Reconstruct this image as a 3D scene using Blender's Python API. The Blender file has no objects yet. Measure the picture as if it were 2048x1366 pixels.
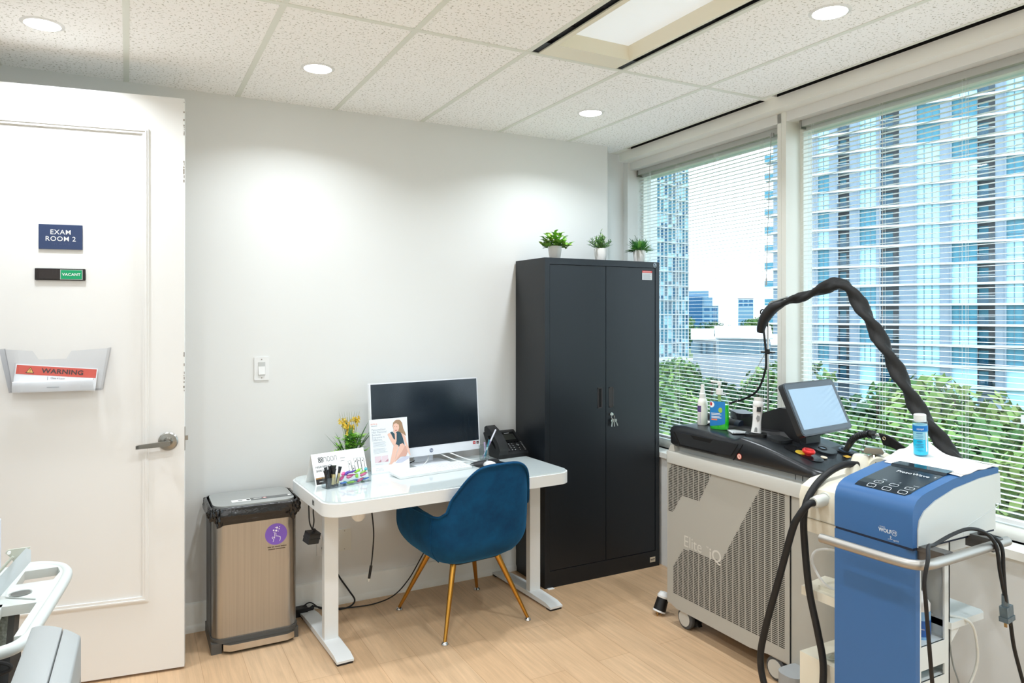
import bpy, bmesh, math, random
from mathutils import Matrix, Vector
SC = bpy.context.scene
COL = SC.collection
PI = math.pi
R = math.radians
I4 = Matrix.Identity(4)
V = Vector

# ------------------------------------------------------------------ materials
def lin(c):
    c = c / 255.0
    return c / 12.92 if c <= 0.04045 else ((c + 0.055) / 1.055) ** 2.4
def rgb(t): return (lin(t[0]), lin(t[1]), lin(t[2]), 1.0)
MATS = {}
def P(name, col, rough=0.5, metal=0.0, trans=0.0, emit=0.0, sheen=0.0, coat=0.0, alpha=1.0, ior=1.45, spec=0.5, noise=None, bump=None, aniso=0.0, sub=0.0):
    if name in MATS: return MATS[name]
    m = bpy.data.materials.new(name); m.use_nodes = True
    nt = m.node_tree; b = nt.nodes['Principled BSDF']
    b.inputs['Base Color'].default_value = rgb(col)
    b.inputs['Roughness'].default_value = rough
    b.inputs['Metallic'].default_value = metal
    b.inputs['Transmission Weight'].default_value = trans
    b.inputs['IOR'].default_value = ior
    b.inputs['Specular IOR Level'].default_value = spec
    b.inputs['Alpha'].default_value = alpha
    b.inputs['Coat Weight'].default_value = coat
    b.inputs['Coat Roughness'].default_value = 0.08
    b.inputs['Sheen Weight'].default_value = sheen
    b.inputs['Anisotropic'].default_value = aniso
    if sub: b.inputs['Subsurface Weight'].default_value = sub; b.inputs['Subsurface Scale'].default_value = 0.01
    if emit:
        b.inputs['Emission Color'].default_value = rgb(col); b.inputs['Emission Strength'].default_value = emit
    tc = None
    if noise or bump:
        tc = nt.nodes.new('ShaderNodeTexCoord')
    if noise:      # (scale, amount, stretch xyz)
        sc, am, st = noise
        mp = nt.nodes.new('ShaderNodeMapping'); mp.inputs['Scale'].default_value = st
        nz = nt.nodes.new('ShaderNodeTexNoise'); nz.inputs['Scale'].default_value = sc; nz.inputs['Detail'].default_value = 4
        mx = nt.nodes.new('ShaderNodeMix'); mx.data_type = 'RGBA'; mx.blend_type = 'MULTIPLY'; mx.inputs[0].default_value = 1.0
        mr = nt.nodes.new('ShaderNodeMapRange'); mr.inputs['From Min'].default_value = 0.3; mr.inputs['From Max'].default_value = 0.7
        mr.inputs['To Min'].default_value = 1 - am; mr.inputs['To Max'].default_value = 1 + am * 0.3
        nt.links.new(tc.outputs['Object'], mp.inputs['Vector']); nt.links.new(mp.outputs['Vector'], nz.inputs['Vector'])
        nt.links.new(nz.outputs['Fac'], mr.inputs['Value'])
        cc = nt.nodes.new('ShaderNodeCombineColor')
        for k in range(3): nt.links.new(mr.outputs['Result'], cc.inputs[k])
        mx.inputs[6].default_value = rgb(col); nt.links.new(cc.outputs['Color'], mx.inputs[7])
        nt.links.new(mx.outputs[2], b.inputs['Base Color'])
    if bump:       # (scale, strength, distance)
        nz = nt.nodes.new('ShaderNodeTexNoise'); nz.inputs['Scale'].default_value = bump[0]; nz.inputs['Detail'].default_value = 3
        bp = nt.nodes.new('ShaderNodeBump'); bp.inputs['Strength'].default_value = bump[1]; bp.inputs['Distance'].default_value = bump[2]
        nt.links.new(tc.outputs['Object'], nz.inputs['Vector']); nt.links.new(nz.outputs['Fac'], bp.inputs['Height'])
        nt.links.new(bp.outputs['Normal'], b.inputs['Normal'])
    MATS[name] = m
    return m

def thin_glass(name, tint, refl=1.0, rough=0.0):
    if name in MATS: return MATS[name]
    m = bpy.data.materials.new(name); m.use_nodes = True
    nt = m.node_tree; nt.nodes.clear()
    out = nt.nodes.new('ShaderNodeOutputMaterial')
    tr = nt.nodes.new('ShaderNodeBsdfTransparent'); tr.inputs['Color'].default_value = rgb(tint)
    gl = nt.nodes.new('ShaderNodeBsdfGlossy'); gl.inputs['Roughness'].default_value = rough
    fr = nt.nodes.new('ShaderNodeFresnel'); ge = nt.nodes.new('ShaderNodeNewGeometry'); io = nt.nodes.new('ShaderNodeMapRange')
    io.inputs['To Min'].default_value = 1.5; io.inputs['To Max'].default_value = 1 / 1.5      # same reflectance on both sides of the sheet
    nt.links.new(ge.outputs['Backfacing'], io.inputs['Value']); nt.links.new(io.outputs['Result'], fr.inputs['IOR'])
    mu = nt.nodes.new('ShaderNodeMath'); mu.operation = 'MULTIPLY'; mu.inputs[1].default_value = refl
    mx = nt.nodes.new('ShaderNodeMixShader')
    nt.links.new(fr.outputs[0], mu.inputs[0]); nt.links.new(mu.outputs[0], mx.inputs[0])
    nt.links.new(tr.outputs[0], mx.inputs[1]); nt.links.new(gl.outputs[0], mx.inputs[2])
    nt.links.new(mx.outputs[0], out.inputs['Surface'])
    MATS[name] = m
    return m

# ------------------------------------------------------------------ mesh builder
def frame(o, x, y):
    x = V(x).normalized(); y = V(y); z = x.cross(y).normalized(); y = z.cross(x)
    m = Matrix((x, y, z)).transposed().to_4x4(); m.translation = V(o)
    return m
def rot(o, rx=0, ry=0, rz=0):
    from mathutils import Euler
    m = Euler((rx, ry, rz)).to_matrix().to_4x4(); m.translation = V(o)
    return m
def rrect(cx, cy, w, h, r, n=5):
    r = min(r, w / 2 - 1e-5, h / 2 - 1e-5); pts = []
    for (sx, sy, a0) in ((1, 1, 0), (-1, 1, 90), (-1, -1, 180), (1, -1, 270)):
        for k in range(n + 1):
            a = R(a0 + 90 * k / n)
            pts.append((cx + sx * (w / 2 - r) + r * math.cos(a), cy + sy * (h / 2 - r) + r * math.sin(a)))
    return pts
def circ(cx, cy, r, n=24, ry=None):
    return [(cx + r * math.cos(2 * PI * k / n), cy + (ry or r) * math.sin(2 * PI * k / n)) for k in range(n)]
def spline(pts, n=6, closed=False):
    pts = [V(p) for p in pts]; out = []
    N = len(pts)
    for i in range(N if closed else N - 1):
        if closed: p0, p1, p2, p3 = pts[i - 1], pts[i], pts[(i + 1) % N], pts[(i + 2) % N]
        else: p0, p1, p2, p3 = pts[max(i - 1, 0)], pts[i], pts[i + 1], pts[min(i + 2, N - 1)]
        for k in range(n):
            t = k / n
            out.append(0.5 * ((2 * p1) + (-p0 + p2) * t + (2 * p0 - 5 * p1 + 4 * p2 - p3) * t * t + (-p0 + 3 * p1 - 3 * p2 + p3) * t ** 3))
    if not closed: out.append(pts[-1])
    return out

class B:
    def __init__(s, M=None):
        s.bm = bmesh.new(); s.M = M or I4; s.m = 0
    def pt(s, p, M=None): return (s.M @ (M @ V(p) if M else V(p)))
    def faces(s, vs, fs):
        bv = [s.bm.verts.new(v) for v in vs]; out = []
        for f in fs:
            try:
                q = s.bm.faces.new([bv[i] for i in f]); q.material_index = s.m; out.append(q)
            except ValueError: pass
        return bv, out
    def bev(s, fl, off, seg=2, ang=30):
        ed = set()
        for f in fl:
            for e in f.edges:
                if len(e.link_faces) == 2 and e.calc_face_angle(0) > R(ang): ed.add(e)
        if ed: bmesh.ops.bevel(s.bm, geom=list(ed), offset=off, segments=seg, affect='EDGES', profile=0.5, clamp_overlap=True)
    def box(s, a, b, bev=0, seg=2, M=None):
        x0, y0, z0 = [min(a[i], b[i]) for i in range(3)]; x1, y1, z1 = [max(a[i], b[i]) for i in range(3)]
        vs = [s.pt(p, M) for p in ((x0, y0, z0), (x1, y0, z0), (x1, y1, z0), (x0, y1, z0), (x0, y0, z1), (x1, y0, z1), (x1, y1, z1), (x0, y1, z1))]
        _, f = s.faces(vs, ((3, 2, 1, 0), (4, 5, 6, 7), (0, 1, 5, 4), (1, 2, 6, 5), (2, 3, 7, 6), (3, 0, 4, 7)))
        if bev: s.bev(f, bev, seg)
        return s
    def prism(s, poly, h0, h1, M=None, bev=0, seg=2, ax='z', ang=50, top=None):
        """poly in 2D extruded h0..h1 along ax. ax x: (y,z); y: (x,z); z: (x,y)"""
        def mk(p, h):
            if ax == 'z': return (p[0], p[1], h)
            if ax == 'y': return (p[0], h, p[1])
            return (h, p[0], p[1])
        n = len(poly); tp = top or poly
        vs = [s.pt(mk(p, h0), M) for p in poly] + [s.pt(mk(p, h1), M) for p in tp]
        area = sum(poly[i][0] * poly[(i + 1) % n][1] - poly[(i + 1) % n][0] * poly[i][1] for i in range(n))
        fl = [tuple(range(n - 1, -1, -1)), tuple(range(n, 2 * n))] + [(i, (i + 1) % n, n + (i + 1) % n, n + i) for i in range(n)]
        flip = (area < 0) ^ (ax == 'y') ^ (h1 < h0)
        if flip: fl = [tuple(reversed(f)) for f in fl]
        _, f = s.faces(vs, fl)
        if bev: s.bev(f, bev, seg, ang)
        return s
    def poly(s, pts, M=None):
        s.faces([s.pt(p, M) for p in pts], [tuple(range(len(pts)))]); return s
    def flat(s, pts2, M, z=0):
        return s.poly([(p[0], p[1], z) for p in pts2], M)
    def cyl(s, p0, p1, r0, r1=None, seg=20, cap=True, M=None, bev=0):
        r1 = r0 if r1 is None else r1
        p0, p1 = V(p0), V(p1); d = (p1 - p0).normalized()
        a = d.orthogonal().normalized(); b = d.cross(a)
        vs = [s.pt(p + (a * math.cos(2 * PI * k / seg) + b * math.sin(2 * PI * k / seg)) * r, M) for p, r in ((p0, r0), (p1, r1)) for k in range(seg)]
        fs = [(k, (k + 1) % seg, seg + (k + 1) % seg, seg + k) for k in range(seg)]
        if cap: fs += [tuple(range(seg - 1, -1, -1)), tuple(range(seg, 2 * seg))]
        _, f = s.faces(vs, fs)
        if bev: s.bev(f, bev, 2, 40)
        return s
    def tube(s, pts, r, seg=8, closed=False, M=None, cap=True, flatn=None):
        pts = [V(p) for p in pts]; n = len(pts); rings = []
        T = []
        for i in range(n):
            if closed: t = pts[(i + 1) % n] - pts[i - 1]
            else: t = pts[min(i + 1, n - 1)] - pts[max(i - 1, 0)]
            T.append(t.normalized())
        a = T[0].orthogonal().normalized(); vs = []
        for i in range(n):
            a = (a - T[i] * a.dot(T[i]))
            a = a.normalized() if a.length > 1e-6 else T[i].orthogonal().normalized()
            b = T[i].cross(a)
            rr = r[i] if isinstance(r, (list, tuple)) else r
            for k in range(seg):
                an = 2 * PI * k / seg
                vs.append(s.pt(pts[i] + (a * math.cos(an) + b * math.sin(an)) * rr, M))
        fs = []
        for i in range(n if closed else n - 1):
            j = (i + 1) % n
            for k in range(seg): fs.append((i * seg + k, i * seg + (k + 1) % seg, j * seg + (k + 1) % seg, j * seg + k))
        if cap and not closed: fs += [tuple(range(seg - 1, -1, -1)), tuple((n - 1) * seg + k for k in range(seg))]
        s.faces(vs, fs); return s
    def lathe(s, prof, c=(0, 0, 0), seg=24, M=None, cap=True, sx=1.0, sy=1.0):
        n = len(prof)
        vs = [s.pt((c[0] + r * sx * math.cos(2 * PI * k / seg), c[1] + r * sy * math.sin(2 * PI * k / seg), c[2] + z), M) for r, z in prof for k in range(seg)]
        fs = [(i * seg + k, i * seg + (k + 1) % seg, (i + 1) * seg + (k + 1) % seg, (i + 1) * seg + k) for i in range(n - 1) for k in range(seg)]
        if cap: fs += [tuple(range(seg - 1, -1, -1)), tuple((n - 1) * seg + k for k in range(seg))]
        s.faces(vs, fs); return s
    def sph(s, c, r, seg=16, M=None):
        if not isinstance(r, (tuple, list)): r = (r, r, r)
        n = seg // 2
        vs = [s.pt((c[0] + r[0] * math.sin(PI * i / n) * math.cos(2 * PI * k / seg), c[1] + r[1] * math.sin(PI * i / n) * math.sin(2 * PI * k / seg), c[2] - r[2] * math.cos(PI * i / n)), M) for i in range(1, n) for k in range(seg)]
        vs += [s.pt((c[0], c[1], c[2] - r[2]), M), s.pt((c[0], c[1], c[2] + r[2]), M)]
        fs = [(i * seg + k, i * seg + (k + 1) % seg, (i + 1) * seg + (k + 1) % seg, (i + 1) * seg + k) for i in range(n - 2) for k in range(seg)]
        b, t = len(vs) - 2, len(vs) - 1
        fs += [(b, (k + 1) % seg, k) for k in range(seg)] + [(t, (n - 2) * seg + k, (n - 2) * seg + (k + 1) % seg) for k in range(seg)]
        s.faces(vs, fs); return s
    def grid(s, fn, nu, nv, M=None, cu=False, cv=False):
        U = nu if cu else nu + 1; W = nv if cv else nv + 1
        vs = [s.pt(fn(u / nu, v / nv), M) for u in range(U) for v in range(W)]
        fs = [(u * W + v, ((u + 1) % U) * W + v, ((u + 1) % U) * W + (v + 1) % W, u * W + (v + 1) % W) for u in range(nu) for v in range(nv)]
        s.faces(vs, fs); return s
    def text(s, body, size, M, align='CENTER', bold=0.0, space=1.0, shear=0.0, ext=0.0, scx=1.0):
        cu = bpy.data.curves.new('lettering', 'FONT'); cu.body = body; cu.size = size; cu.align_x = align; cu.align_y = 'CENTER'
        cu.offset = bold * size; cu.space_character = space; cu.shear = shear; cu.resolution_u = 3; cu.extrude = ext
        o = bpy.data.objects.new('lettering', cu)
        me = o.to_mesh()
        vs = [s.pt((v.co.x * scx, v.co.y, v.co.z), M) for v in me.vertices]
        s.faces(vs, [tuple(p.vertices) for p in me.polygons])
        o.to_mesh_clear(); bpy.data.objects.remove(o); bpy.data.curves.remove(cu)
        return s

def WMAT(o):
    return (WMAT(o.parent) @ o.matrix_basis) if o.parent else o.matrix_basis.copy()
def link(name, b, mats, parent=None, smooth=True, ang=35, kind=None, label=None):
    me = bpy.data.meshes.new(name)
    b.bm.normal_update()
    b.bm.to_mesh(me); b.bm.free()
    o = bpy.data.objects.new(name, me); COL.objects.link(o)
    if not isinstance(mats, (list, tuple)): mats = [mats]
    for m in mats: me.materials.append(m)
    if parent:
        me.transform(WMAT(parent).inverted()); o.parent = parent
    else:
        xs = [v.co for v in me.vertices]
        c = V(((min(v.x for v in xs) + max(v.x for v in xs)) / 2, (min(v.y for v in xs) + max(v.y for v in xs)) / 2, min(v.z for v in xs)))
        me.transform(Matrix.Translation(-c)); o.location = c
    if smooth:
        me.polygons.foreach_set('use_smooth', [True] * len(me.polygons))
        me.set_sharp_from_angle(angle=R(ang))
    if kind: o['kind'] = kind
    if label: o['label'] = label
    return o
def struct(name, b, mats, parent=None, **k):
    return link(name, b, mats, parent, kind=None if parent else 'structure', **k)
def tag(o, label, cat, group=None):
    o['label'] = label; o['category'] = cat
    if group: o['group'] = group
    return o
def thing(name, label, cat, loc=(0, 0, 0), rz=0.0, group=None):
    o = bpy.data.objects.new(name, None); COL.objects.link(o)
    o.location = loc; o.rotation_euler = (0, 0, rz); o.empty_display_size = 0.1
    return tag(o, label, cat, group)
def dup(root, loc, rz=None, label=None, group=None, scale=None):
    r = root.copy(); COL.objects.link(r); r.location = loc
    if rz is not None: r.rotation_euler = (0, 0, rz)
    if scale: r.scale = (scale, scale, scale)
    if label: r['label'] = label
    if group: r['group'] = group
    def rec(a, c):
        for ch in list(a.children):
            k = ch.copy(); COL.objects.link(k); k.parent = c; rec(ch, k)
    rec(root, r)
    return r
def local(t): return WMAT(t)          # frame for authoring a thing in its own coordinates

# ------------------------------------------------------------------ the place: calibrated dimensions (metres)
H = 2.7316                 # ceiling height
D = 3.956                  # back wall y
CAM_H = 1.60
XL = -0.78                 # left wall
YF = -1.75                 # wall behind the camera
TH = R(2.539)
WD = V((-math.sin(TH), -math.cos(TH), 0)); WN = V((math.cos(TH), -math.sin(TH), 0))
WO = V((3.115, D, 0))
MW = Matrix((WD, WN, (0, 0, 1))).transposed().to_4x4(); MW.translation = WO    # (u along window wall towards camera, n outwards, z)
def Wp(u, n, z=0): return MW @ V((u, n, z))

cam = bpy.data.cameras.new('camera'); camo = bpy.data.objects.new('camera', cam); COL.objects.link(camo)
camo.location = (0, 0, CAM_H); camo.rotation_euler = (R(90), 0, -R(28.194))
cam.sensor_width = 36.0; cam.lens = 36.0 * 1434.5 / 2048; cam.shift_y = -54 / 2048
cam.clip_start = 0.05; cam.clip_end = 2000
SC.camera = camo
SC.view_settings.view_transform = 'Standard'; SC.view_settings.look = 'None'
SC.view_settings.gamma = 1.0; SC.view_settings.use_curve_mapping = False
SC.view_settings.exposure = 0.88
SC.cycles.use_denoising = True
SC.cycles.max_bounces = 12; SC.cycles.diffuse_bounces = 7; SC.cycles.transparent_max_bounces = 24
SC.cycles.sample_clamp_indirect = 8.0; SC.cycles.caustics_reflective = False; SC.cycles.caustics_refractive = False

# world: bright overcast sky
w = bpy.data.worlds.new('overcast_sky'); SC.world = w; w.use_nodes = True
wb = w.node_tree.nodes['Background']; wb.inputs['Color'].default_value = (0.88, 0.95, 1.0, 1); wb.inputs['Strength'].default_value = 2.2

# common materials
WHITE = P('wall_paint', (221, 222, 220), 0.6, bump=(60, 0.06, 0.002))
TRIM = P('trim_paint', (236, 236, 230), 0.38)
DOORP = P('door_paint', (226, 225, 222), 0.42)
FRAMEW = P('window_frame_paint', (228, 229, 222), 0.4)
BLACK = P('black_plastic', (22, 22, 23), 0.42)
SOFTBLACK = P('dark_grey_plastic', (40, 42, 44), 0.5)
RUBBER = P('black_rubber', (16, 16, 17), 0.55)
CHROME = P('chrome', (205, 205, 205), 0.12, 1.0)
STEEL = P('brushed_steel', (172, 168, 162), 0.3, 1.0, noise=(40, 0.12, (1, 1, 40)))
NICKEL = P('satin_nickel', (160, 158, 152), 0.28, 1.0)
WPLAS = P('white_plastic', (226, 227, 226), 0.35)
PAPER = P('white_paper', (240, 240, 238), 0.7)
INK = P('black_ink', (25, 25, 28), 0.6)
GREYINK = P('grey_ink', (150, 155, 160), 0.7)
CLEAR = thin_glass('clear_acrylic', (246, 249, 250), 0.7)
VOID = P('dark_void', (6, 6, 6), 0.9)
# ================================================================== SETTING
def ceiling_mat():
    m = bpy.data.materials.new('mineral_fibre_tile'); m.use_nodes = True
    nt = m.node_tree; b = nt.nodes['Principled BSDF']; b.inputs['Roughness'].default_value = 0.85
    tc = nt.nodes.new('ShaderNodeTexCoord')
    n1 = nt.nodes.new('ShaderNodeTexNoise'); n1.inputs['Scale'].default_value = 95; n1.inputs['Detail'].default_value = 1.5
    n2 = nt.nodes.new('ShaderNodeTexVoronoi'); n2.inputs['Scale'].default_value = 150
    r1 = nt.nodes.new('ShaderNodeMapRange'); r1.inputs['From Min'].default_value = 0.60; r1.inputs['From Max'].default_value = 0.66
    r2 = nt.nodes.new('ShaderNodeMapRange'); r2.inputs['From Min'].default_value = 0.10; r2.inputs['From Max'].default_value = 0.2
    r2.inputs['To Min'].default_value = 1; r2.inputs['To Max'].default_value = 0
    ad = nt.nodes.new('ShaderNodeMath'); ad.operation = 'MULTIPLY_ADD'; ad.inputs[1].default_value = 0.20
    mx = nt.nodes.new('ShaderNodeMix'); mx.data_type = 'RGBA'
    mx.inputs[6].default_value = rgb((249, 249, 248)); mx.inputs[7].default_value = rgb((190, 188, 181))
    for n in (n1, n2): nt.links.new(tc.outputs['Object'], n.inputs['Vector'])
    nt.links.new(n1.outputs['Fac'], r1.inputs['Value']); nt.links.new(n2.outputs['Distance'], r2.inputs['Value'])
    nt.links.new(r2.outputs['Result'], ad.inputs[0]); nt.links.new(r1.outputs['Result'], ad.inputs[2]); ad.use_clamp = True
    nt.links.new(ad.outputs[0], mx.inputs[0]); nt.links.new(mx.outputs[2], b.inputs['Base Color'])
    bp = nt.nodes.new('ShaderNodeBump'); bp.inputs['Strength'].default_value = 0.25; bp.inputs['Distance'].default_value = 0.002; bp.invert = True
    nt.links.new(ad.outputs[0], bp.inputs['Height']); nt.links.new(bp.outputs['Normal'], b.inputs['Normal'])
    return m
def floor_mat():
    m = bpy.data.materials.new('oak_plank_floor'); m.use_nodes = True
    nt = m.node_tree; b = nt.nodes['Principled BSDF']; b.inputs['Roughness'].default_value = 0.42
    tc = nt.nodes.new('ShaderNodeTexCoord')
    mp = nt.nodes.new('ShaderNodeMapping'); mp.inputs['Rotation'].default_value = (0, 0, R(90)); mp.inputs['Location'].default_value = (0.31, 0.07, 0)
    br = nt.nodes.new('ShaderNodeTexBrick'); br.inputs['Scale'].default_value = 1.0
    br.inputs['Brick Width'].default_value = 1.22; br.inputs['Row Height'].default_value = 0.18; br.inputs['Mortar Size'].default_value = 0.0012
    br.inputs['Mortar Smooth'].default_value = 0.3; br.offset = 0.37
    br.inputs['Color1'].default_value = rgb((208, 175, 139)); br.inputs['Color2'].default_value = rgb((201, 166, 129)); br.inputs['Mortar'].default_value = rgb((172, 137, 102))
    mp2 = nt.nodes.new('ShaderNodeMapping'); mp2.inputs['Scale'].default_value = (22, 1.3, 1)
    nz = nt.nodes.new('ShaderNodeTexNoise'); nz.inputs['Scale'].default_value = 2.6; nz.inputs['Detail'].default_value = 8; nz.inputs['Roughness'].default_value = 0.62; nz.inputs['Distortion'].default_value = 0.5
    mr = nt.nodes.new('ShaderNodeMapRange'); mr.inputs['From Min'].default_value = 0.25; mr.inputs['From Max'].default_value = 0.75; mr.inputs['To Min'].default_value = 0.80; mr.inputs['To Max'].default_value = 1.12
    nz2 = nt.nodes.new('ShaderNodeTexNoise'); nz2.inputs['Scale'].default_value = 1.6; nz2.inputs['Detail'].default_value = 3
    mr2 = nt.nodes.new('ShaderNodeMapRange'); mr2.inputs['From Min'].default_value = 0.3; mr2.inputs['From Max'].default_value = 0.7; mr2.inputs['To Min'].default_value = 0.93; mr2.inputs['To Max'].default_value = 1.06
    mu = nt.nodes.new('ShaderNodeMath'); mu.operation = 'MULTIPLY'
    cc = nt.nodes.new('ShaderNodeCombineColor'); mx = nt.nodes.new('ShaderNodeMix'); mx.data_type = 'RGBA'; mx.blend_type = 'MULTIPLY'; mx.inputs[0].default_value = 1
    nt.links.new(tc.outputs['Object'], mp.inputs['Vector']); nt.links.new(mp.outputs['Vector'], br.inputs['Vector'])
    nt.links.new(tc.outputs['Object'], mp2.inputs['Vector']); nt.links.new(mp2.outputs['Vector'], nz.inputs['Vector']); nt.links.new(nz.outputs['Fac'], mr.inputs['Value'])
    nt.links.new(tc.outputs['Object'], nz2.inputs['Vector']); nt.links.new(nz2.outputs['Fac'], mr2.inputs['Value'])
    nt.links.new(mr.outputs['Result'], mu.inputs[0]); nt.links.new(mr2.outputs['Result'], mu.inputs[1])
    for k in range(3): nt.links.new(mu.outputs[0], cc.inputs[k])
    nt.links.new(br.outputs['Color'], mx.inputs[6]); nt.links.new(cc.outputs['Color'], mx.inputs[7]); nt.links.new(mx.outputs[2], b.inputs['Base Color'])
    return m

XR = 3.75
b = B(); b.box((-2.3, YF - 0.2, -0.12), (XR, 4.35, 0)); FLOOR = struct('floor', b, floor_mat())

# ceiling: tiles up to the slot along the window wall, one tile left out for the light fitting
GX = [-0.005 + 0.508 * k for k in range(-5, 7)]
GY = [2.693 - 1.524 * k for k in range(0, 3)]
def slotx(y, n): return (Wp(0, n).x + (D - y) * (-math.tan(TH)))
b = B()
ys = [YF - 0.2, GY[1], GY[0], 4.2]
FX0, FX1 = GX[8], GX[9]
def strip(x0, x1, y0, y1):     # x may be None = slanted window edge
    e0 = x1 if x1 is not None else slotx(y0, -0.122); e1 = x1 if x1 is not None else slotx(y1, -0.122)
    b.prism([(x0, y0), (e0, y0), (e1, y1), (x0, y1)], H, H + 0.018)
strip(-2.3, None, ys[0], ys[1]); strip(-2.3, FX0, ys[1], ys[2]); strip(FX1, None, ys[1], ys[2]); strip(-2.3, None, ys[2], ys[3])
CEIL = struct('ceiling', b, ceiling_mat(), smooth=False)
b = B(); z0, z1 = H - 0.0025, H + 0.001
for x in GX:
    if x == FX0 or x == FX1: b.box((x - 0.012, YF, z0), (x + 0.012, ys[1], z1)); b.box((x - 0.012, ys[2], z0), (x + 0.012, D, z1))
    else: b.box((x - 0.012, YF, z0), (x + 0.012, D if x < 2.85 else slotx(0, 0), z1)) if x < 2.7 else None
for y in GY: b.prism([(-2.2, y - 0.012), (slotx(y, -0.122), y - 0.012), (slotx(y, -0.122), y + 0.012), (-2.2, y + 0.012)], z0 - 0.0006, z1 + 0.0006)
b.prism([(slotx(YF, -0.136), YF), (slotx(YF, -0.120), YF), (slotx(D, -0.120), D), (slotx(D, -0.136), D)], z0, z1)
struct('tee_grid', b, P('tee_paint', (222, 225, 216), 0.45), CEIL, smooth=False)
b = B(MW)
b.box((0.02, -0.125, H + 0.03), (5.6, -0.07, H + 0.16)); b.box((0.02, -0.125, H + 0.006), (5.6, -0.12, H + 0.16)); b.box((0.02, -0.079, H - 0.0008), (5.6, -0.05, H + 0.16))
struct('slot_void', b, VOID, CEIL, smooth=False)
b = B(MW); b.box((-0.4, -0.125, H - 0.002), (0.02, -0.06, H + 0.03)); b.box((1.245, -0.125, H - 0.002), (1.325, -0.08, H + 0.03)); b.box((2.77, -0.125, H - 0.002), (2.85, -0.08, H + 0.03))
struct('slot_plate', b, TRIM, CEIL, smooth=False)

# walls
b = B(); b.box((-2.3, D, -0.1), (2.851, D + 0.35, H + 0.2)); b.box((2.5, 4.115, -0.1), (3.26, 4.35, H + 0.2)); struct('wall_back', b, WHITE, smooth=False)
b = B(); b.box((XL - 0.12, YF - 0.15, -0.1), (XL, 2.72, H + 0.2)); b.box((XL - 0.12, 3.70, -0.1), (XL, D, H + 0.2)); b.box((XL - 0.12, 2.72, 2.6), (XL, 3.70, H + 0.2)); struct('wall_left', b, WHITE, smooth=False)
b = B(); b.box((-2.3, YF - 0.15, -0.1), (XR, YF, H + 0.2)); struct('wall_front', b, WHITE, smooth=False)
b = B(); b.box((-2.3, YF - 0.15, -0.1), (-2.15, D + 0.2, H + 0.2)); struct('wall_corridor', b, WHITE, smooth=False)
b = B(MW); b.box((-0.16, -0.085, -0.1), (5.75, 0.24, 0.69)); b.box((3.02, -0.02, 0.69), (3.10, 0.24, H + 0.2)); b.box((5.3, -0.085, 0.69), (5.75, 0.24, H + 0.2)); b.box((-0.32, -0.02, -0.1), (-0.104, 0.165, H + 0.2)); b.box((-0.2, 0.0, 2.617), (5.6, 0.24, H + 0.25))
struct('wall_right', b, WHITE, smooth=False)
b = B(MW); b.box((-0.12, -0.104, 0.69), (5.3, 0.035, 0.722), 0.006); struct('trim_sill', b, TRIM)
b = B(MW); b.box((-0.12, -0.08, 2.668), (5.7, 0.02, H - 0.001), 0.003); struct('trim_fascia', b, TRIM)
# baseboards with a quarter round
b = B()
pr = [(0, 0), (-0.022, 0), (-0.022, 0.022), (-0.016, 0.034), (-0.013, 0.04), (-0.013, 0.128), (-0.008, 0.14), (0, 0.145)]
b.prism([(D + p[0], p[1]) for p in pr], XL, 2.851, ax='x')
struct('baseboard_back', b, TRIM)
b = B(); b.prism([(XL - p[0], p[1]) for p in pr], YF, 2.70, ax='y'); struct('baseboard_left', b, TRIM)
b = B(); b.box((2.851, 4.10, 0), (3.3, 4.115, 0.145)); struct('baseboard_return', b, P('black_vinyl_base', (30, 30, 32), 0.5))
b = B(); b.box((XL - 0.13, 2.66, 0), (XL + 0.015, 2.72, 2.66), 0.004); b.box((XL - 0.13, 2.66, 2.6), (XL + 0.015, 3.74, 2.66), 0.004)
struct('trim_doorway', b, TRIM)

# windows: frame, mullion and pane
PANE = thin_glass('window_pane', (240, 247, 251), 0.75)
def window(n, u0, u1):
    b = B(MW)
    b.box((u0, 0.0, 0.69), (u1, 0.16, 0.722))
    b.prism([(0.028, 0.70), (0.028, 0.742), (0.034, 0.756), (0.046, 0.764), (0.165, 0.772), (0.165, 0.70)], u0, u1, ax='x')
    b.box((u0, 0.105, 2.565), (u1, 0.165, 2.617))
    b.box((u0 - (0.03 if n == 1 else 0), 0.10, 0.75), (u0 + 0.022, 0.165, 2.617)); b.box((u1 - 0.022, 0.10, 0.75), (u1, 0.165, 2.617))
    if n == 1: b.box((u0 - 0.03, 0.10, 0.75), (u0 + 0.005, 0.165, 2.6))
    w_ = struct('window_%d' % n, b, FRAMEW)
    b = B(MW); b.box((u0, 0.130, 0.76), (u1, 0.134, 2.61)); struct('pane', b, PANE, w_, smooth=False)
    return w_
window(1, -0.104, 1.25); window(2, 1.312, 3.02); window(3, 3.10, 5.3)  # the third is out of view, added without a blind for extra daylight
b = B(MW)
b.box((1.250, 0.0, 0.722), (1.277, 0.165, 2.668), 0.002); b.box((1.281, -0.003, 0.722), (1.312, 0.165, 2.668), 0.002); b.box((1.270, 0.006, 0.722), (1.290, 0.16, 2.66))
struct('trim_mullion', b, FRAMEW)

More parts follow.
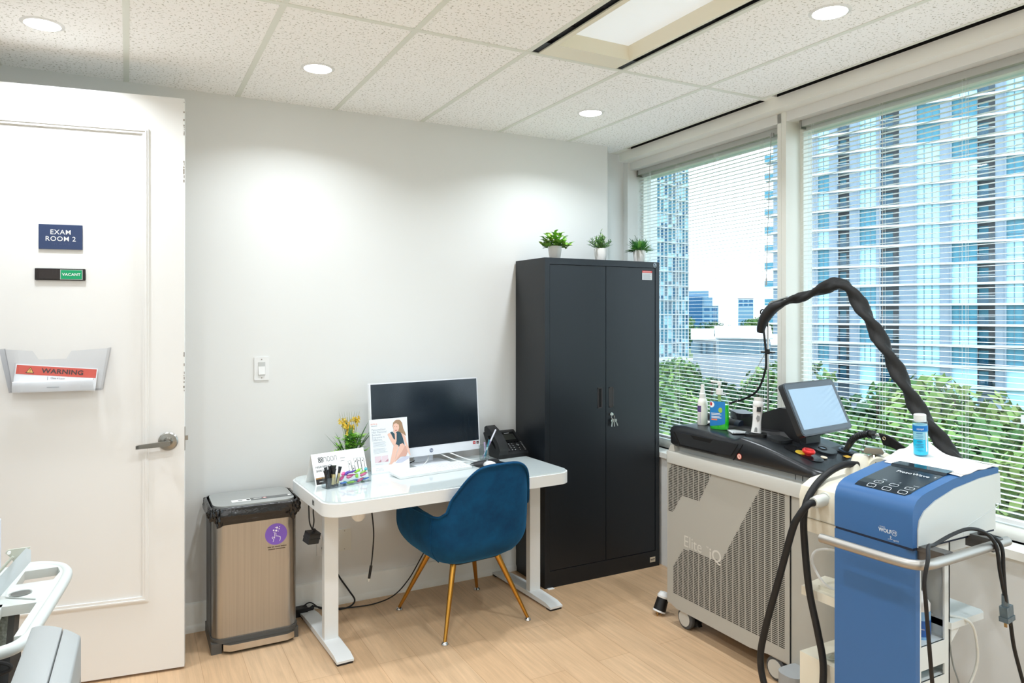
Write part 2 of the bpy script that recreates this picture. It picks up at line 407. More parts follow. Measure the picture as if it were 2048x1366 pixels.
# blinds
SLAT = P('blind_slat', (240, 243, 245), 0.35)
CORD = P('blind_cord', (220, 222, 222), 0.6)
def blind(label, u0, u1, ladders, wand):
    t = thing('venetian_blind', label, 'blind', Wp((u0 + u1) / 2, 0.07, 0.775))
    b = B(MW); b.box((u0, 0.056, 2.583), (u1, 0.086, 2.616), 0.003)
    link('headrail', b, P('headrail_metal', (178, 181, 178), 0.35), t)
    b = B(MW); z = 2.556; k = 0
    while z > 0.80:
        pf = [(0.0585, z - 0.0012), (0.064, z + 0.0004), (0.071, z + 0.001), (0.078, z + 0.0004), (0.0835, z - 0.0012)]
        vs = [b.pt((u, p[0], p[1])) for u in (u0 + 0.004, u1 - 0.004) for p in pf]
        b.faces(vs, [(i, i + 1, i + 6, i + 5) for i in range(4)])
        z -= 0.02228
    link('slats', b, SLAT, t, ang=60)
    b = B(MW); b.box((u0 + 0.004, 0.0575, 0.776), (u1 - 0.004, 0.0845, 0.792), 0.003); link('bottom_rail', b, SLAT, t)
    for u in ladders:
        b = B(MW)
        for du, n in ((-0.008, 0.0575), (0.008, 0.0575), (0.0, 0.0845)):
            b.tube([(u + du, n, 2.59), (u + du, n, 0.785)], 0.0008, 4)
        link('ladder_cord', b, CORD, t)
    for u in (u0 + 0.006, u1 - 0.006):
        b = B(MW); b.box((u - 0.006, 0.052, 2.572), (u + 0.006, 0.089, 2.6165), 0.002); link('end_bracket', b, NICKEL, t)
    if wand:
        b = B(MW); b.tube(spline([(wand, 0.05, 2.585), (wand, 0.044, 2.56), (wand - 0.012, 0.038, 2.2), (wand - 0.03, 0.04, 1.80)], 4), 0.0022, 6)
        b.cyl((wand - 0.03, 0.04, 1.80), (wand - 0.031, 0.04, 1.76), 0.004, 0.005); b.box((wand - 0.012, 0.047, 2.572), (wand + 0.012, 0.058, 2.592), 0.002)
        link('tilt_wand', b, P('wand_plastic', (170, 172, 172), 0.3), t)
    return t
blind('open white slatted blind over the narrower window, half hidden by the black cabinet', -0.098, 1.244, [0.05, 0.33, 0.70, 1.075], 1.162)
blind('open white slatted blind over the wide window, behind the two treatment machines', 1.350, 3.012, [1.43, 1.825, 2.21, 2.62], None)

# light fitting over the room
t = thing('recessed_light_fitting', 'rectangular recessed ceiling light with ribbed white lens and dark side slots', 'ceiling light', ((FX0 + FX1) / 2, (GY[0] + GY[1]) / 2, H))
ML = P('fitting_enamel', (230, 226, 208), 0.4)
b = B()
x0, x1, y0, y1 = FX0, FX1, GY[1], GY[0]
ox0, ox1, oy0, oy1 = x0 + 0.074, x1 - 0.062, y0 + 0.13, y1 - 0.13
b.box((ox0 - 0.024, y0, H - 0.002), (ox1 + 0.014, oy0, H + 0.012)); b.box((ox0 - 0.024, oy1, H - 0.002), (ox1 + 0.014, y1, H + 0.012))
b.box((ox0 - 0.024, oy0, H - 0.002), (ox0, oy1, H + 0.012)); b.box((ox1, oy0, H - 0.002), (ox1 + 0.014, oy1, H + 0.012))
lz = H + 0.05; s_ = 0.024
ring0 = [(ox0, oy0, H), (ox1, oy0, H), (ox1, oy1, H), (ox0, oy1, H)]; ring1 = [(ox0 + s_, oy0 + s_, lz), (ox1 - s_, oy0 + s_, lz), (ox1 - s_, oy1 - s_, lz), (ox0 + s_, oy1 - s_, lz)]
b.faces([V(p) for p in ring0 + ring1], [(i, (i + 1) % 4, 4 + (i + 1) % 4, 4 + i) for i in range(4)])
link('frame', b, ML, t, smooth=False)
b = B()
for xa, xb in ((x0 - 0.012, x0 + 0.012), (x1 - 0.012, x1 + 0.012)): b.box((xa, y0, H - 0.002), (xb, y1, H + 0.01))
link('rail', b, P('tee_paint', (222, 225, 216)), t, smooth=False)
b = B()
for xa, xb in ((x0 + 0.012, ox0 - 0.024), (ox1 + 0.014, x1 - 0.012)):
    b.box((xa, y0, H + 0.014), (xb, y1, H + 0.02)); b.box((xa, y0, H + 0.004), (xa + 0.002, y1, H + 0.035)); b.box((xb - 0.002, y0, H + 0.004), (xb, y1, H + 0.035))
    for yy in (y1 - 0.30, y1 - 0.62, y1 - 1.0): b.box((xa, yy, H + 0.010), (xb, yy + 0.12, H + 0.016))
    b.box((xa, y1 - 0.12, H + 0.004), (xb, y1, H + 0.012)); b.box((xa, y0, H + 0.004), (xb, y0 + 0.12, H + 0.012))
link('air_slot', b, P('slot_metal', (20, 22, 26), 0.5), t, smooth=False)
b = B(); n = 150; ya, yb = oy0 + s_, oy1 - s_
b.grid(lambda u, v: (ox0 + s_ + (ox1 - ox0 - 2 * s_) * v, ya + (yb - ya) * u, lz + (0.0022 if int(round(u * n * 2)) % 2 else 0)), n * 2, 1)
b.box((ox0, oy0, lz + 0.006), (ox1, oy1, lz + 0.01))
LENS = P('prismatic_lens', (236, 243, 248), 0.3, emit=0.12)
link('lens', b, LENS, t, smooth=False)

# downlights
DLE = P('downlight_led', (250, 252, 255), 0.4, emit=12.0)
def downlight(label, x, y):
    t = thing('downlight', label, 'ceiling light', (x, y, H), 0, 'round recessed downlights')
    b = B(); b.lathe([(0.061, -0.002), (0.062, -0.0045), (0.070, -0.0035), (0.076, 0.0)], (x, y, H), 40, cap=False); link('trim_ring', b, WPLAS, t)
    b = B(); b.lathe([(0.0, -0.004), (0.061, -0.004)], (x, y, H), 40, cap=False); link('diffuser', b, DLE, t)
    la = bpy.data.lights.new('led_lamp', 'AREA'); la.shape = 'DISK'; la.size = 0.11; la.energy = 6.1; la.spread = R(140); la.color = (0.865, 0.935, 1.0)
    lo = bpy.data.objects.new('led_lamp', la); COL.objects.link(lo); lo.parent = t; lo.location = (0, 0, -0.0065)
    return t
d0 = downlight('round downlight in the ceiling above the white door', -0.292, 3.327)
dup(d0, (0.771, 3.327, H), label='round downlight in the ceiling between the door and the desk')
dup(d0, (2.289, 3.337, H), label='round downlight in the ceiling above the black cabinet')
dup(d0, (2.316, 1.803, H), label='round downlight in the ceiling nearest the wide window')
for k, (x, y) in enumerate(((-0.29, 1.80), (0.77, 1.80), (-0.29, 0.2), (0.77, 0.2), (2.3, 0.25), (0.2, -1.2), (2.3, -1.2))):
    o = dup(d0, (x, y, H), label='round downlight in the ceiling behind the camera')
for x, y in ((-1.5, 3.2), (-1.5, 1.0)): dup(d0, (x, y, H), label='round downlight in the corridor ceiling')
# ================================================================== DOOR AND WHAT HANGS ON IT
DA = R(8.2)
MD = frame((0.222, 3.552, 0), (math.cos(DA), -math.sin(DA), 0), (math.sin(DA), math.cos(DA), 0))   # x right along the face, y into the door, z up
b = B(MD); b.box((-0.92, 0, 0.012), (0.004, 0.045, 2.574), 0.0015)
DOOR = struct('door_1', b, DOORP)
b = B(MD)
def mould(x0, x1, z0, z1, w, d):
    for (a, c) in (((x0, z0), (x1, z0 + w)), ((x0, z1 - w), (x1, z1)), ((x0, z0 + w), (x0 + w, z1 - w)), ((x1 - w, z0 + w), (x1, z1 - w))):
        b.box((a[0], -d, a[1]), (c[0], 0.001, c[1]), 0.0035, 2)
mould(-0.775, -0.1405, 0.327, 2.424, 0.024, 0.008); mould(-0.768, -0.148, 0.334, 2.417, 0.006, 0.012)
struct('moulding', b, DOORP, DOOR)
b = B(MD)
b.lathe([(0.0, 0.0), (0.040, 0.0), (0.041, 0.004), (0.036, 0.010), (0.020, 0.013), (0.017, 0.03), (0.0, 0.03)], M=frame((-0.062, 0, 1.032), (1, 0, 0), (0, 0, 1)), seg=32)
struct('rose', b, NICKEL, DOOR)
b = B(MD)
b.cyl((-0.062, -0.028, 1.032), (-0.062, -0.056, 1.032), 0.0105, bev=0.002)
b.prism([(-0.048, 1.040), (-0.048, 1.022), (-0.075, 1.018), (-0.178, 1.013), (-0.184, 1.016), (-0.184, 1.026), (-0.176, 1.030), (-0.080, 1.040)], -0.062, -0.048, ax='y', bev=0.003)
b.box((-0.184, -0.062, 1.013), (-0.172, -0.036, 1.028), 0.003)
struct('lever', b, NICKEL, DOOR)
b = B(MD); b.box((0.004, 0.010, 0.985), (0.006, 0.035, 1.09)); b.prism([(0.005, 0.016), (0.018, 0.018), (0.018, 0.026), (0.005, 0.03)], 1.03, 1.05); struct('latch', b, NICKEL, DOOR)
b = B(MD)
rnd = random.Random(3)
for k in range(34):
    z = rnd.choice([rnd.uniform(1.24, 1.36), rnd.uniform(1.36, 1.42), rnd.uniform(2.40, 2.56), rnd.uniform(2.16, 2.30)]); h = rnd.uniform(0.003, 0.014)
    b.box((0.0035 - rnd.uniform(0.001, 0.0035), -0.0004, z), (0.0045, 0.003, z + h))
struct('chipped_paint', b, P('bare_wood_chip', (120, 108, 92), 0.8), DOOR, smooth=False)
for z in (0.25, 1.25, 2.3):
    b = B(MD); b.cyl((-0.925, 0.05, z), (-0.925, 0.05, z + 0.1), 0.008); struct('hinge', b, NICKEL, DOOR)
# room sign
MDf = MD @ Matrix(((1, 0, 0, 0), (0, 0, -1, 0), (0, 1, 0, 0), (0, 0, 0, 1)))     # x right, y up, z out of the door face
NAVY = P('navy_sign', (47, 62, 96), 0.5)
t = thing('room_sign', 'navy blue plate with raised white room lettering, upper sign on the white door', 'sign', MD @ V((-0.478, -0.003, 1.879)))
b = B(MDf); b.box((-0.559, 1.879, 0.0), (-0.397, 1.984, 0.006), 0.001); link('plate', b, NAVY, t)
b = B(MDf)
b.text('EXAM', 0.0285, MDf.inverted() @ MDf @ rot((-0.478, 1.951, 0.0066)), bold=0.006, space=1.08)
b.text('ROOM 2', 0.0285, rot((-0.478, 1.9225, 0.0066)), bold=0.006, space=1.08); link('lettering', b, WPLAS, t)
b = B(MDf)
rnd = random.Random(5); x = -0.516
for k in range(11):
    if k not in (4, 9):
        for i in range(2):
            for j in range(3):
                if rnd.random() < 0.55: b.sph((x + i * 0.0023, 1.904 - j * 0.0023, 0.006), 0.0008, 6)
    x += 0.0068
link('braille', b, P('navy_braille', (90, 105, 140), 0.4), t)
# vacancy slider
t = thing('vacancy_slider', 'black sliding plate with a green vacant window, under the navy sign', 'sign', MD @ V((-0.48, -0.003, 1.745)))
b = B(MDf); b.prism(rrect(-0.479, 1.771, 0.187, 0.050, 0.003), 0, 0.008, bev=0.001); link('body', b, P('black_slider', (34, 30, 29), 0.45), t)
b = B(MDf); b.box((-0.564, 1.751, 0.008), (-0.4815, 1.791, 0.0095), 0.0006); b.box((-0.5635, 1.752, 0.009), (-0.5615, 1.790, 0.0115)); link('slide', b, P('black_slide', (44, 38, 36), 0.5), t)
b = B(MDf); b.box((-0.4795, 1.7495, 0.008), (-0.3955, 1.7925, 0.0088)); link('window_frame', b, P('slider_silver', (190, 195, 190), 0.3, 0.6), t)
b = B(MDf); b.box((-0.477, 1.752, 0.0086), (-0.398, 1.790, 0.0093)); link('green_panel', b, P('vacant_green', (10, 148, 96), 0.5), t)
b = B(MDf); b.text('VACANT', 0.0165, rot((-0.4375, 1.771, 0.0098)), bold=0.02, space=1.05); link('lettering', b, WPLAS, t)
# wall pocket
t = thing('door_pocket', 'clear acrylic file pocket fixed low on the white door', 'holder', MD @ V((-0.487, -0.04, 1.275)))
PK = thin_glass('pocket_acrylic', (248, 249, 251), 0.9)
b = B(MDf)
xl0, xl1, xr0, xr1 = -0.654, -0.683, -0.321, -0.290
out = [(xl0, 1.278), (xr0, 1.278), (xr1, 1.456), (-0.424, 1.447), (-0.445, 1.413), (-0.545, 1.413), (-0.566, 1.449), (xl1, 1.458)]
def bow(p): return 0.052 + 0.02 * (p[1] - 1.278) / 0.18
def plate3(ptsf, th):      # thin plate with thickness
    n = len(ptsf); vs = [b.pt(p) for p in ptsf] + [b.pt((p[0], p[1], p[2] - th)) for p in ptsf]
    b.faces(vs, [tuple(range(n)), tuple(range(2 * n - 1, n - 1, -1))] + [(i, n + i, n + (i + 1) % n, (i + 1) % n) for i in range(n)])
plate3([(p[0], p[1], bow(p)) for p in out], 0.003)
link('front', b, PK, t, smooth=False)
for (xa, xb) in ((xl0, xl1), (xr0, xr1)):
    b = B(MDf)
    vs = [(xa, 1.278, 0.0), (xa, 1.278, 0.05), (xb, 1.457, 0.07), (xb, 1.457, 0.0)]
    vs2 = [(x + 0.003, y, z) for x, y, z in vs]
    b.faces([b.pt(p) for p in vs + vs2], [(0, 1, 2, 3), (7, 6, 5, 4), (0, 4, 5, 1), (1, 5, 6, 2), (2, 6, 7, 3), (3, 7, 4, 0)]); link('side', b, PK, t, smooth=False)
b = B(MDf); b.box((xl0, 1.275, 0.0), (xr0 + 0.003, 1.279, 0.053)); link('bottom', b, PK, t, smooth=False)
# warning sheet leaning in the pocket
t = thing('warning_sheet', 'laminated sheet with a red WARNING header, standing in the door pocket', 'sheet', MD @ V((-0.49, -0.03, 1.28)))
MWs = MDf @ rot((-0.498, 1.2825, 0.018), R(-8), 0, R(-5.2))
b = B(MWs); b.box((-0.152, -0.0, -0.0008), (0.152, 0.098, 0.0), 0); link('paper', b, PAPER, t, smooth=False)
b = B(MWs); b.box((-0.148, 0.056, 0.0002), (0.148, 0.094, 0.0006)); link('header_band', b, P('warning_red', (214, 84, 66), 0.5), t, smooth=False)
b = B(MWs); b.text('WARNING', 0.027, rot((0.022, 0.0745, 0.0012)), bold=0.03, space=1.05, scx=1.15)
link('lettering', b, P('warning_ink', (70, 45, 42), 0.6), t)
b = B(MWs); b.text('Class 4 Laser', 0.010, rot((-0.02, 0.046, 0.0012)), 'LEFT'); link('caption', b, P('warning_ink', (70, 45, 42)), t)
b = B(MWs); b.text('!', 0.015, rot((-0.098, 0.0735, 0.0018)), bold=0.03); link('exclamation_mark', b, P('warning_ink', (70, 45, 42)), t)
b = B(MWs); b.poly([(-0.114, 0.062, 0.001), (-0.082, 0.062, 0.001), (-0.098, 0.088, 0.001)]); b.m = 1; b.poly([(-0.110, 0.0645, 0.0014), (-0.086, 0.0645, 0.0014), (-0.098, 0.0845, 0.0014)]); link('triangle', b, [P('warning_ink', (70, 45, 42)), P('warning_yellow', (240, 190, 90), 0.5)], t, smooth=False)
b = B(MWs); b.box((-0.032, 0.0, 0.0002), (-0.030, 0.052, 0.0008)); link('divider_line', b, GREYINK, t, smooth=False)
# folded leaflet lying curled in front of it
t = thing('folded_leaflet', 'white folded leaflet curled along the bottom of the door pocket', 'leaflet', MD @ V((-0.49, -0.045, 1.28)))
b = B(MDf)
b.grid(lambda u, v: (-0.645 + 0.295 * u, 1.2815 + 0.022 * math.sin(PI * (v * 1.15 - 0.1)) + 0.028 * v + 0.012 * u * v, 0.043 - 0.018 * v + 0.006 * math.sin(PI * v)), 12, 8)
b.grid(lambda u, v: (-0.645 + 0.295 * u, 1.2815 + 0.020 * v, 0.043 - 0.014 * v), 12, 2)
link('sheet', b, PAPER, t)
b = B(MDf); b.box((-0.52, 1.2925, 0.0462), (-0.475, 1.2945, 0.0466)); link('lettering', b, GREYINK, t)
# ================================================================== BACK WALL FITTINGS
def xz_frame(x, y, z): return frame((x, y, z), (1, 0, 0), (0, 0, 1))     # faces the camera side (-y): x right, y up, z towards -y
t = thing('light_switch', 'white rocker light switch on the back wall right of the door', 'switch', (0.6225, D, 1.253))
Mx = xz_frame(0.6225, D, 1.315)
b = B(Mx); b.prism(rrect(0, 0, 0.075, 0.122, 0.004), 0, 0.006, bev=0.003); link('wall_plate', b, WPLAS, t)
b = B(Mx); b.prism(rrect(0, 0, 0.036, 0.069, 0.002), 0.005, 0.0072); link('bezel', b, P('switch_shadow', (190, 192, 190), 0.5), t)
b = B(Mx); b.prism([(0.031, 0.005), (0.0, 0.0085), (-0.031, 0.014), (-0.0325, 0.006), (0.031, 0.004)], -0.0165, 0.0165, M=frame((0, 0, 0), (1, 0, 0), (0, 1, 0)), ax='x'); link('rocker', b, WPLAS, t)
for s in (-1, 1):
    b = B(Mx); b.cyl((0, s * 0.0485, 0.005), (0, s * 0.0485, 0.0068), 0.003, seg=10); link('screw', b, NICKEL, t)
# outlets under the desk
t = thing('power_outlet', 'double wall outlet behind the left desk leg, with a plug in it', 'outlet', (0.955, D, 0.281))
Mx = xz_frame(0.965, D, 0.339)
b = B(Mx); b.prism(rrect(0, 0, 0.11, 0.118, 0.004), 0, 0.006, bev=0.002); link('wall_plate', b, WPLAS, t)
b = B(Mx); b.prism(rrect(-0.018, 0.0, 0.034, 0.067, 0.003), 0.005, 0.0075); link('receptacle', b, P('receptacle_white', (222, 222, 218), 0.4), t)
b = B(Mx); b.cyl((-0.018, -0.017, 0.0075), (-0.018, -0.017, 0.03), 0.012, 0.010); b.cyl((-0.018, -0.017, 0.03), (-0.018, -0.03, 0.045), 0.005, seg=10); link('plug', b, BLACK, t)
t = thing('blank_plate', 'plain blank wall plate right of the left desk leg, above the baseboard', 'wall plate', (1.06, D, 0.285))
b = B(xz_frame(1.062, D, 0.349)); b.prism(rrect(0, 0, 0.074, 0.12, 0.004), 0, 0.006, bev=0.002); link('plate', b, P('plate_ivory', (222, 222, 214), 0.4), t)
for s in (-1, 1):
    b = B(xz_frame(1.062, D, 0.349)); b.cyl((0, s * 0.05, 0.005), (0, s * 0.05, 0.0068), 0.003, seg=10); link('screw', b, NICKEL, t)

# ================================================================== BIN
t = thing('step_bin', 'tall rectangular stainless steel step bin against the wall beside the desk', 'bin', (0.56, 3.78, 0))
BX0, BX1, BY0, BY1 = 0.352, 0.742, 3.632, 3.925
bcx, bcy = (BX0 + BX1) / 2, (BY0 + BY1) / 2
def binpoly(g=0, r=0.035):
    return rrect(bcx, bcy, BX1 - BX0 - 2 * g, BY1 - BY0 - 2 * g, r, 6)
b = B()
front = [p for p in rrect(bcx, bcy, BX1 - BX0, BY1 - BY0, 0.05, 8)]
b.prism(front, 0.062, 0.62)
link('shell', b, P('bin_steel', (176, 172, 166), 0.32, 1.0, noise=(9, 0.10, (14, 14, 0.15))), t)
b = B()      # dark back half wraps the rear and the sides
yy = BY0 + 0.062
b.prism([(BX0 - 0.004, yy), (BX0 - 0.004, BY1 - 0.04), (BX0 + 0.04, BY1 + 0.004), (BX1 - 0.04, BY1 + 0.004), (BX1 + 0.004, BY1 - 0.04), (BX1 + 0.004, yy), (BX1 - 0.01, yy), (BX1 - 0.01, BY1 - 0.01), (BX0 + 0.01, BY1 - 0.01), (BX0 + 0.01, yy)], 0.06, 0.64, bev=0.004)
link('back_panel', b, P('bin_dark_grey', (74, 74, 74), 0.45), t)
b = B()
b.prism(rrect(bcx, bcy, BX1 - BX0 + 0.012, BY1 - BY0 + 0.012, 0.052, 6), 0.045, 0.066, bev=0.003)
b.box((BX0 - 0.006, BY0 - 0.002, 0.0), (BX0 + 0.040, BY1 + 0.006, 0.05), 0.006); b.box((BX1 - 0.018, BY0 + 0.01, 0.0), (BX1 + 0.006, BY1 + 0.006, 0.05), 0.006)
b.box((BX0 + 0.03, BY0 + 0.05, 0.006), (BX1 - 0.03, BY1, 0.045))
link('base', b, P('bin_base_grey', (84, 82, 78), 0.45), t)
b = B()
b.prism([(BX0 + 0.045, BY0 + 0.03), (BX0 + 0.045, BY0 - 0.020), (BX0 + 0.075, BY0 - 0.040), (BX1 - 0.055, BY0 - 0.040), (BX1 - 0.02, BY0 - 0.020), (BX1 - 0.02, BY0 + 0.03)], 0.016, 0.046, bev=0.010, seg=3)
link('pedal', b, P('polished_steel', (206, 200, 192), 0.24, 1.0), t)
b = B(); lid = rrect(bcx, bcy + 0.004, BX1 - BX0 - 0.012, BY1 - BY0 - 0.006, 0.06, 8)
b.prism(lid, 0.672, 0.690, bev=0.006); link('lid', b, P('bin_lid_grey', (168, 170, 168), 0.4, 0.2), t)
b = B(); b.box((0.535, 3.70, 0.6902), (0.735, 3.742, 0.6912), 0.0003); link('display_strip', b, P('strip_grey', (98, 100, 100), 0.4), t)
b = B(); b.box((0.445, 3.695, 0.6902), (0.532, 3.735, 0.6911)); b.m = 1; b.prism(rrect(0.485, 3.715, 0.02, 0.008, 0.003), 0.6912, 0.6916); b.prism(circ(0.522, 3.716, 0.009, 14, 0.012), 0.6912, 0.6916); link('label', b, [PAPER, INK], t, smooth=False)
b = B(); b.m = 0; b.prism(circ(0.600, 3.722, 0.009, 16), 0.6913, 0.692); b.m = 1; b.prism(circ(0.600, 3.722, 0.006, 16), 0.692, 0.6924); link('light_dot', b, [P('dot_red', (214, 90, 90), 0.4), PAPER], t, smooth=False)
for xa, xb, ya, yb in ((0.712, 0.726, 3.715, 3.732), (0.548, 0.585, 3.718, 3.724)):
    b = B(); b.box((xa, ya, 0.6913), (xb, yb, 0.692)); link('strip_mark', b, PAPER, t, smooth=False)
b = B(xz_frame(0.64, BY0 - 0.0006, 0.528)); b.flat(circ(0, 0, 0.052, 40), I4); link('round_sticker', b, P('purple_sticker', (126, 92, 192), 0.5), t)
b = B(xz_frame(0.64, BY0 - 0.0012, 0.528))
for (x, y, r) in ((-0.012, 0.020, 0.004), (0.004, 0.031, 0.005), (0.0, 0.017, 0.005), (0.014, 0.024, 0.003), (-0.004, 0.033, 0.002), (0.010, 0.013, 0.002), (-0.010, 0.010, 0.002), (0.016, 0.034, 0.002)): b.flat(circ(x, y, r, 12), I4)
def stroke(b, pts, w, z=0.0, M=I4):
    for (x0, y0), (x1, y1) in zip(pts, pts[1:]):
        L = math.hypot(x1 - x0, y1 - y0); nx, ny = -(y1 - y0) / L * w / 2, (x1 - x0) / L * w / 2
        b.faces([b.pt((x0 - nx, y0 - ny, z), M), b.pt((x1 - nx, y1 - ny, z), M), b.pt((x1 + nx, y1 + ny, z), M), b.pt((x0 + nx, y0 + ny, z), M)], [(0, 1, 2, 3)])
stroke(b, [(-0.015, -0.036), (-0.011, -0.026), (-0.020, -0.015), (-0.016, -0.011), (-0.007, -0.020), (-0.007, 0.006), (-0.001, 0.006), (-0.001, -0.010), (0.006, -0.009), (0.007, -0.012), (0.013, -0.011), (0.014, -0.014), (0.019, -0.014), (0.020, -0.024), (0.016, -0.036)], 0.0022)
link('touch_symbol', b, P('sticker_white', (245, 240, 250), 0.5), t, smooth=False)
b = B(xz_frame(0.645, BY0 - 0.0008, 0.462)); [b.box((x, y, 0), (x + w_, y + 0.004, 0.0002)) for x, y, w_ in ((-0.045, 0.003, 0.016), (-0.026, 0.003, 0.012), (-0.011, 0.003, 0.024), (0.016, 0.003, 0.028), (-0.043, -0.008, 0.034), (-0.006, -0.008, 0.044))]; link('caption', b, P('caption_ink', (90, 80, 66), 0.6), t, smooth=False)
# liner turned over the rim
b = B()
rn = random.Random(8)
ph = [rn.uniform(0, 6.28) for _ in range(8)]
def liner(u, v):
    pl = rrect(bcx, bcy, BX1 - BX0 + 0.020, BY1 - BY0 + 0.016, 0.055, 15); k = int(u * len(pl)) % len(pl)
    x, y = pl[k]; a = u * 2 * PI
    dz = 0.63 + 0.014 * math.sin(a * 2 + ph[0]) + 0.008 * math.sin(a * 7 + ph[1])
    z = 0.690 + (dz - 0.690 - 0.02) * v
    bul = 0.009 * math.sin(PI * v) + 0.005 * math.sin(a * 9 + v * 6 + ph[2]) * (0.3 + v) + 0.0045 * math.sin(a * 22 - v * 9 + ph[3]) + 0.0035 * math.sin(a * 37 + 11 * v + ph[4]) * math.sin(a * 3 + ph[5])
    nx, ny = x - bcx, y - bcy; L = math.hypot(nx, ny)
    if v == 0: bul = -0.008; z = 0.676 + 0.008
    return (x + nx / L * bul, y + ny / L * bul * 1.0, z)
b.grid(liner, 128, 12, cu=True)
o = link('bin_liner', b, P('black_liner', (14, 14, 15), 0.2, spec=0.7, bump=(38, 0.5, 0.008)), ang=80)
md = o.modifiers.new('thickness', 'SOLIDIFY'); md.thickness = 0.0012
md = o.modifiers.new('smooth', 'SUBSURF'); md.levels = 1; md.render_levels = 1
tag(o, 'crinkled black plastic liner folded over the rim of the steel bin', 'bin liner')

# ================================================================== DESK
DY = R(3.0)
desk = thing('standing_desk', 'white height adjustable desk with a white glass top against the back wall', 'desk', (0.775, 3.19, 0), DY)
MK = WMAT(desk)       # local: x 0..1.352, y 0..0.645
DZ = 0.757
DESKW = P('desk_white', (222, 224, 223), 0.4)
b = B(MK); b.prism(rrect(0.676, 0.3225, 1.352, 0.645, 0.085, 8), DZ - 0.066, DZ - 0.007, bev=0.012, seg=3); link('frame', b, DESKW, desk)
b = B(MK); b.prism(rrect(0.676, 0.3225, 1.334, 0.627, 0.077, 8), DZ - 0.0075, DZ, bev=0.0018); link('glass_top', b, P('white_glass', (204, 213, 213), 0.05, coat=0.6), desk)
for lx in (0.105, 1.275):
    b = B(MK); b.box((lx - 0.034, 0.262, 0.022), (lx + 0.034, 0.302, DZ - 0.066), 0.003); b.box((lx - 0.029, 0.265, 0.40), (lx + 0.029, 0.299, DZ - 0.07)); link('leg', b, DESKW, desk)
    b = B(MK)
    b.prism([(0.05, 0.010), (0.05, 0.020), (0.10, 0.032), (0.24, 0.036), (0.46, 0.036), (0.62, 0.028), (0.70, 0.016), (0.70, 0.010)], lx - 0.04, lx + 0.04, ax='x', bev=0.002)
    link('foot', b, DESKW, desk)
    for ly in (0.075, 0.665):
        b = B(MK); b.prism(rrect(lx, ly, 0.076, 0.045, 0.006), 0.0, 0.010); link('foot_pad', b, BLACK, desk)
b = B(MK); b.box((0.11, 0.235, DZ - 0.12), (1.27, 0.33, DZ - 0.066), 0.004); link('crossbeam', b, DESKW, desk)
b = B(MK); b.lathe([(0.0, -0.075), (0.018, -0.073), (0.032, -0.058), (0.037, -0.03), (0.037, 0.01), (0.0, 0.01)], (0.215, 0.19, DZ - 0.075), 28); link('sensor', b, WPLAS, desk, label='rounded white knob under the desk top')
Ml = MK @ frame((0, 0.20, DZ - 0.036), (0, -1, 0), (0, 0, 1))
b = B(Ml); b.box((-0.016, -0.012, 0), (0.016, 0.012, 0.0012)); link('control_label', b, P('label_grey', (140, 142, 140), 0.4), desk)
b = B(Ml); b.box((-0.007, -0.002, 0.0012), (0.007, 0.009, 0.0016)); b.box((-0.009, -0.008, 0.0012), (0.009, -0.005, 0.0016)); link('lettering', b, INK, desk, smooth=False)

# adapter hanging beside the left leg, its two cords up to the desk
t = thing('power_adapter', 'black power brick hanging on cords under the left end of the desk', 'adapter', MK @ V((0.02, 0.32, 0.52)))
Ma = MK @ rot((0.022, 0.30, 0.535), R(12), R(8), R(20))
b = B(Ma); b.box((-0.03, -0.024, -0.03), (0.03, 0.024, 0.012), 0.003); b.box((-0.032, -0.026, -0.008), (0.032, 0.026, -0.004), 0.001); link('brick', b, SOFTBLACK, t)
b = B(Ma); b.box((-0.03, -0.024, 0.012), (0.03, 0.024, 0.022), 0.003); b.cyl((0.004, 0, 0.022), (0.004, 0, 0.036), 0.007, seg=10); link('cap', b, BLACK, t)
for dx, dy in ((-0.012, 0.0), (0.012, 0.012)):
    b = B(MK); b.tube(spline([(0.024, 0.30, 0.566), (0.024 + dx, 0.305 + dy, 0.60), (0.022 + dx, 0.31 + dy, 0.65), (0.026 + dx * 1.3, 0.315 + dy, 0.692)], 5), 0.0033, 8); link('cord', b, RUBBER, t)
# loose cable end hanging from the desk
t = thing('loose_cable', 'black cable with a plug end dangling below the desk front', 'cable', MK @ V((0.33, 0.30, 0.26)))
b = B(MK); b.tube(spline([(0.315, 0.31, 0.69), (0.325, 0.305, 0.60), (0.332, 0.30, 0.50), (0.326, 0.30, 0.40), (0.318, 0.30, 0.335)], 6), 0.0036, 8); link('cord', b, RUBBER, t)
b = B(MK); b.cyl((0.3185, 0.30, 0.340), (0.308, 0.30, 0.278), 0.0072, 0.0065, seg=12, bev=0.001); link('plug', b, BLACK, t)
b = B(MK); b.cyl((0.308, 0.30, 0.278), (0.3055, 0.30, 0.262), 0.0045, seg=10); link('tip', b, P('clear_tip', (215, 214, 205), 0.2), t)
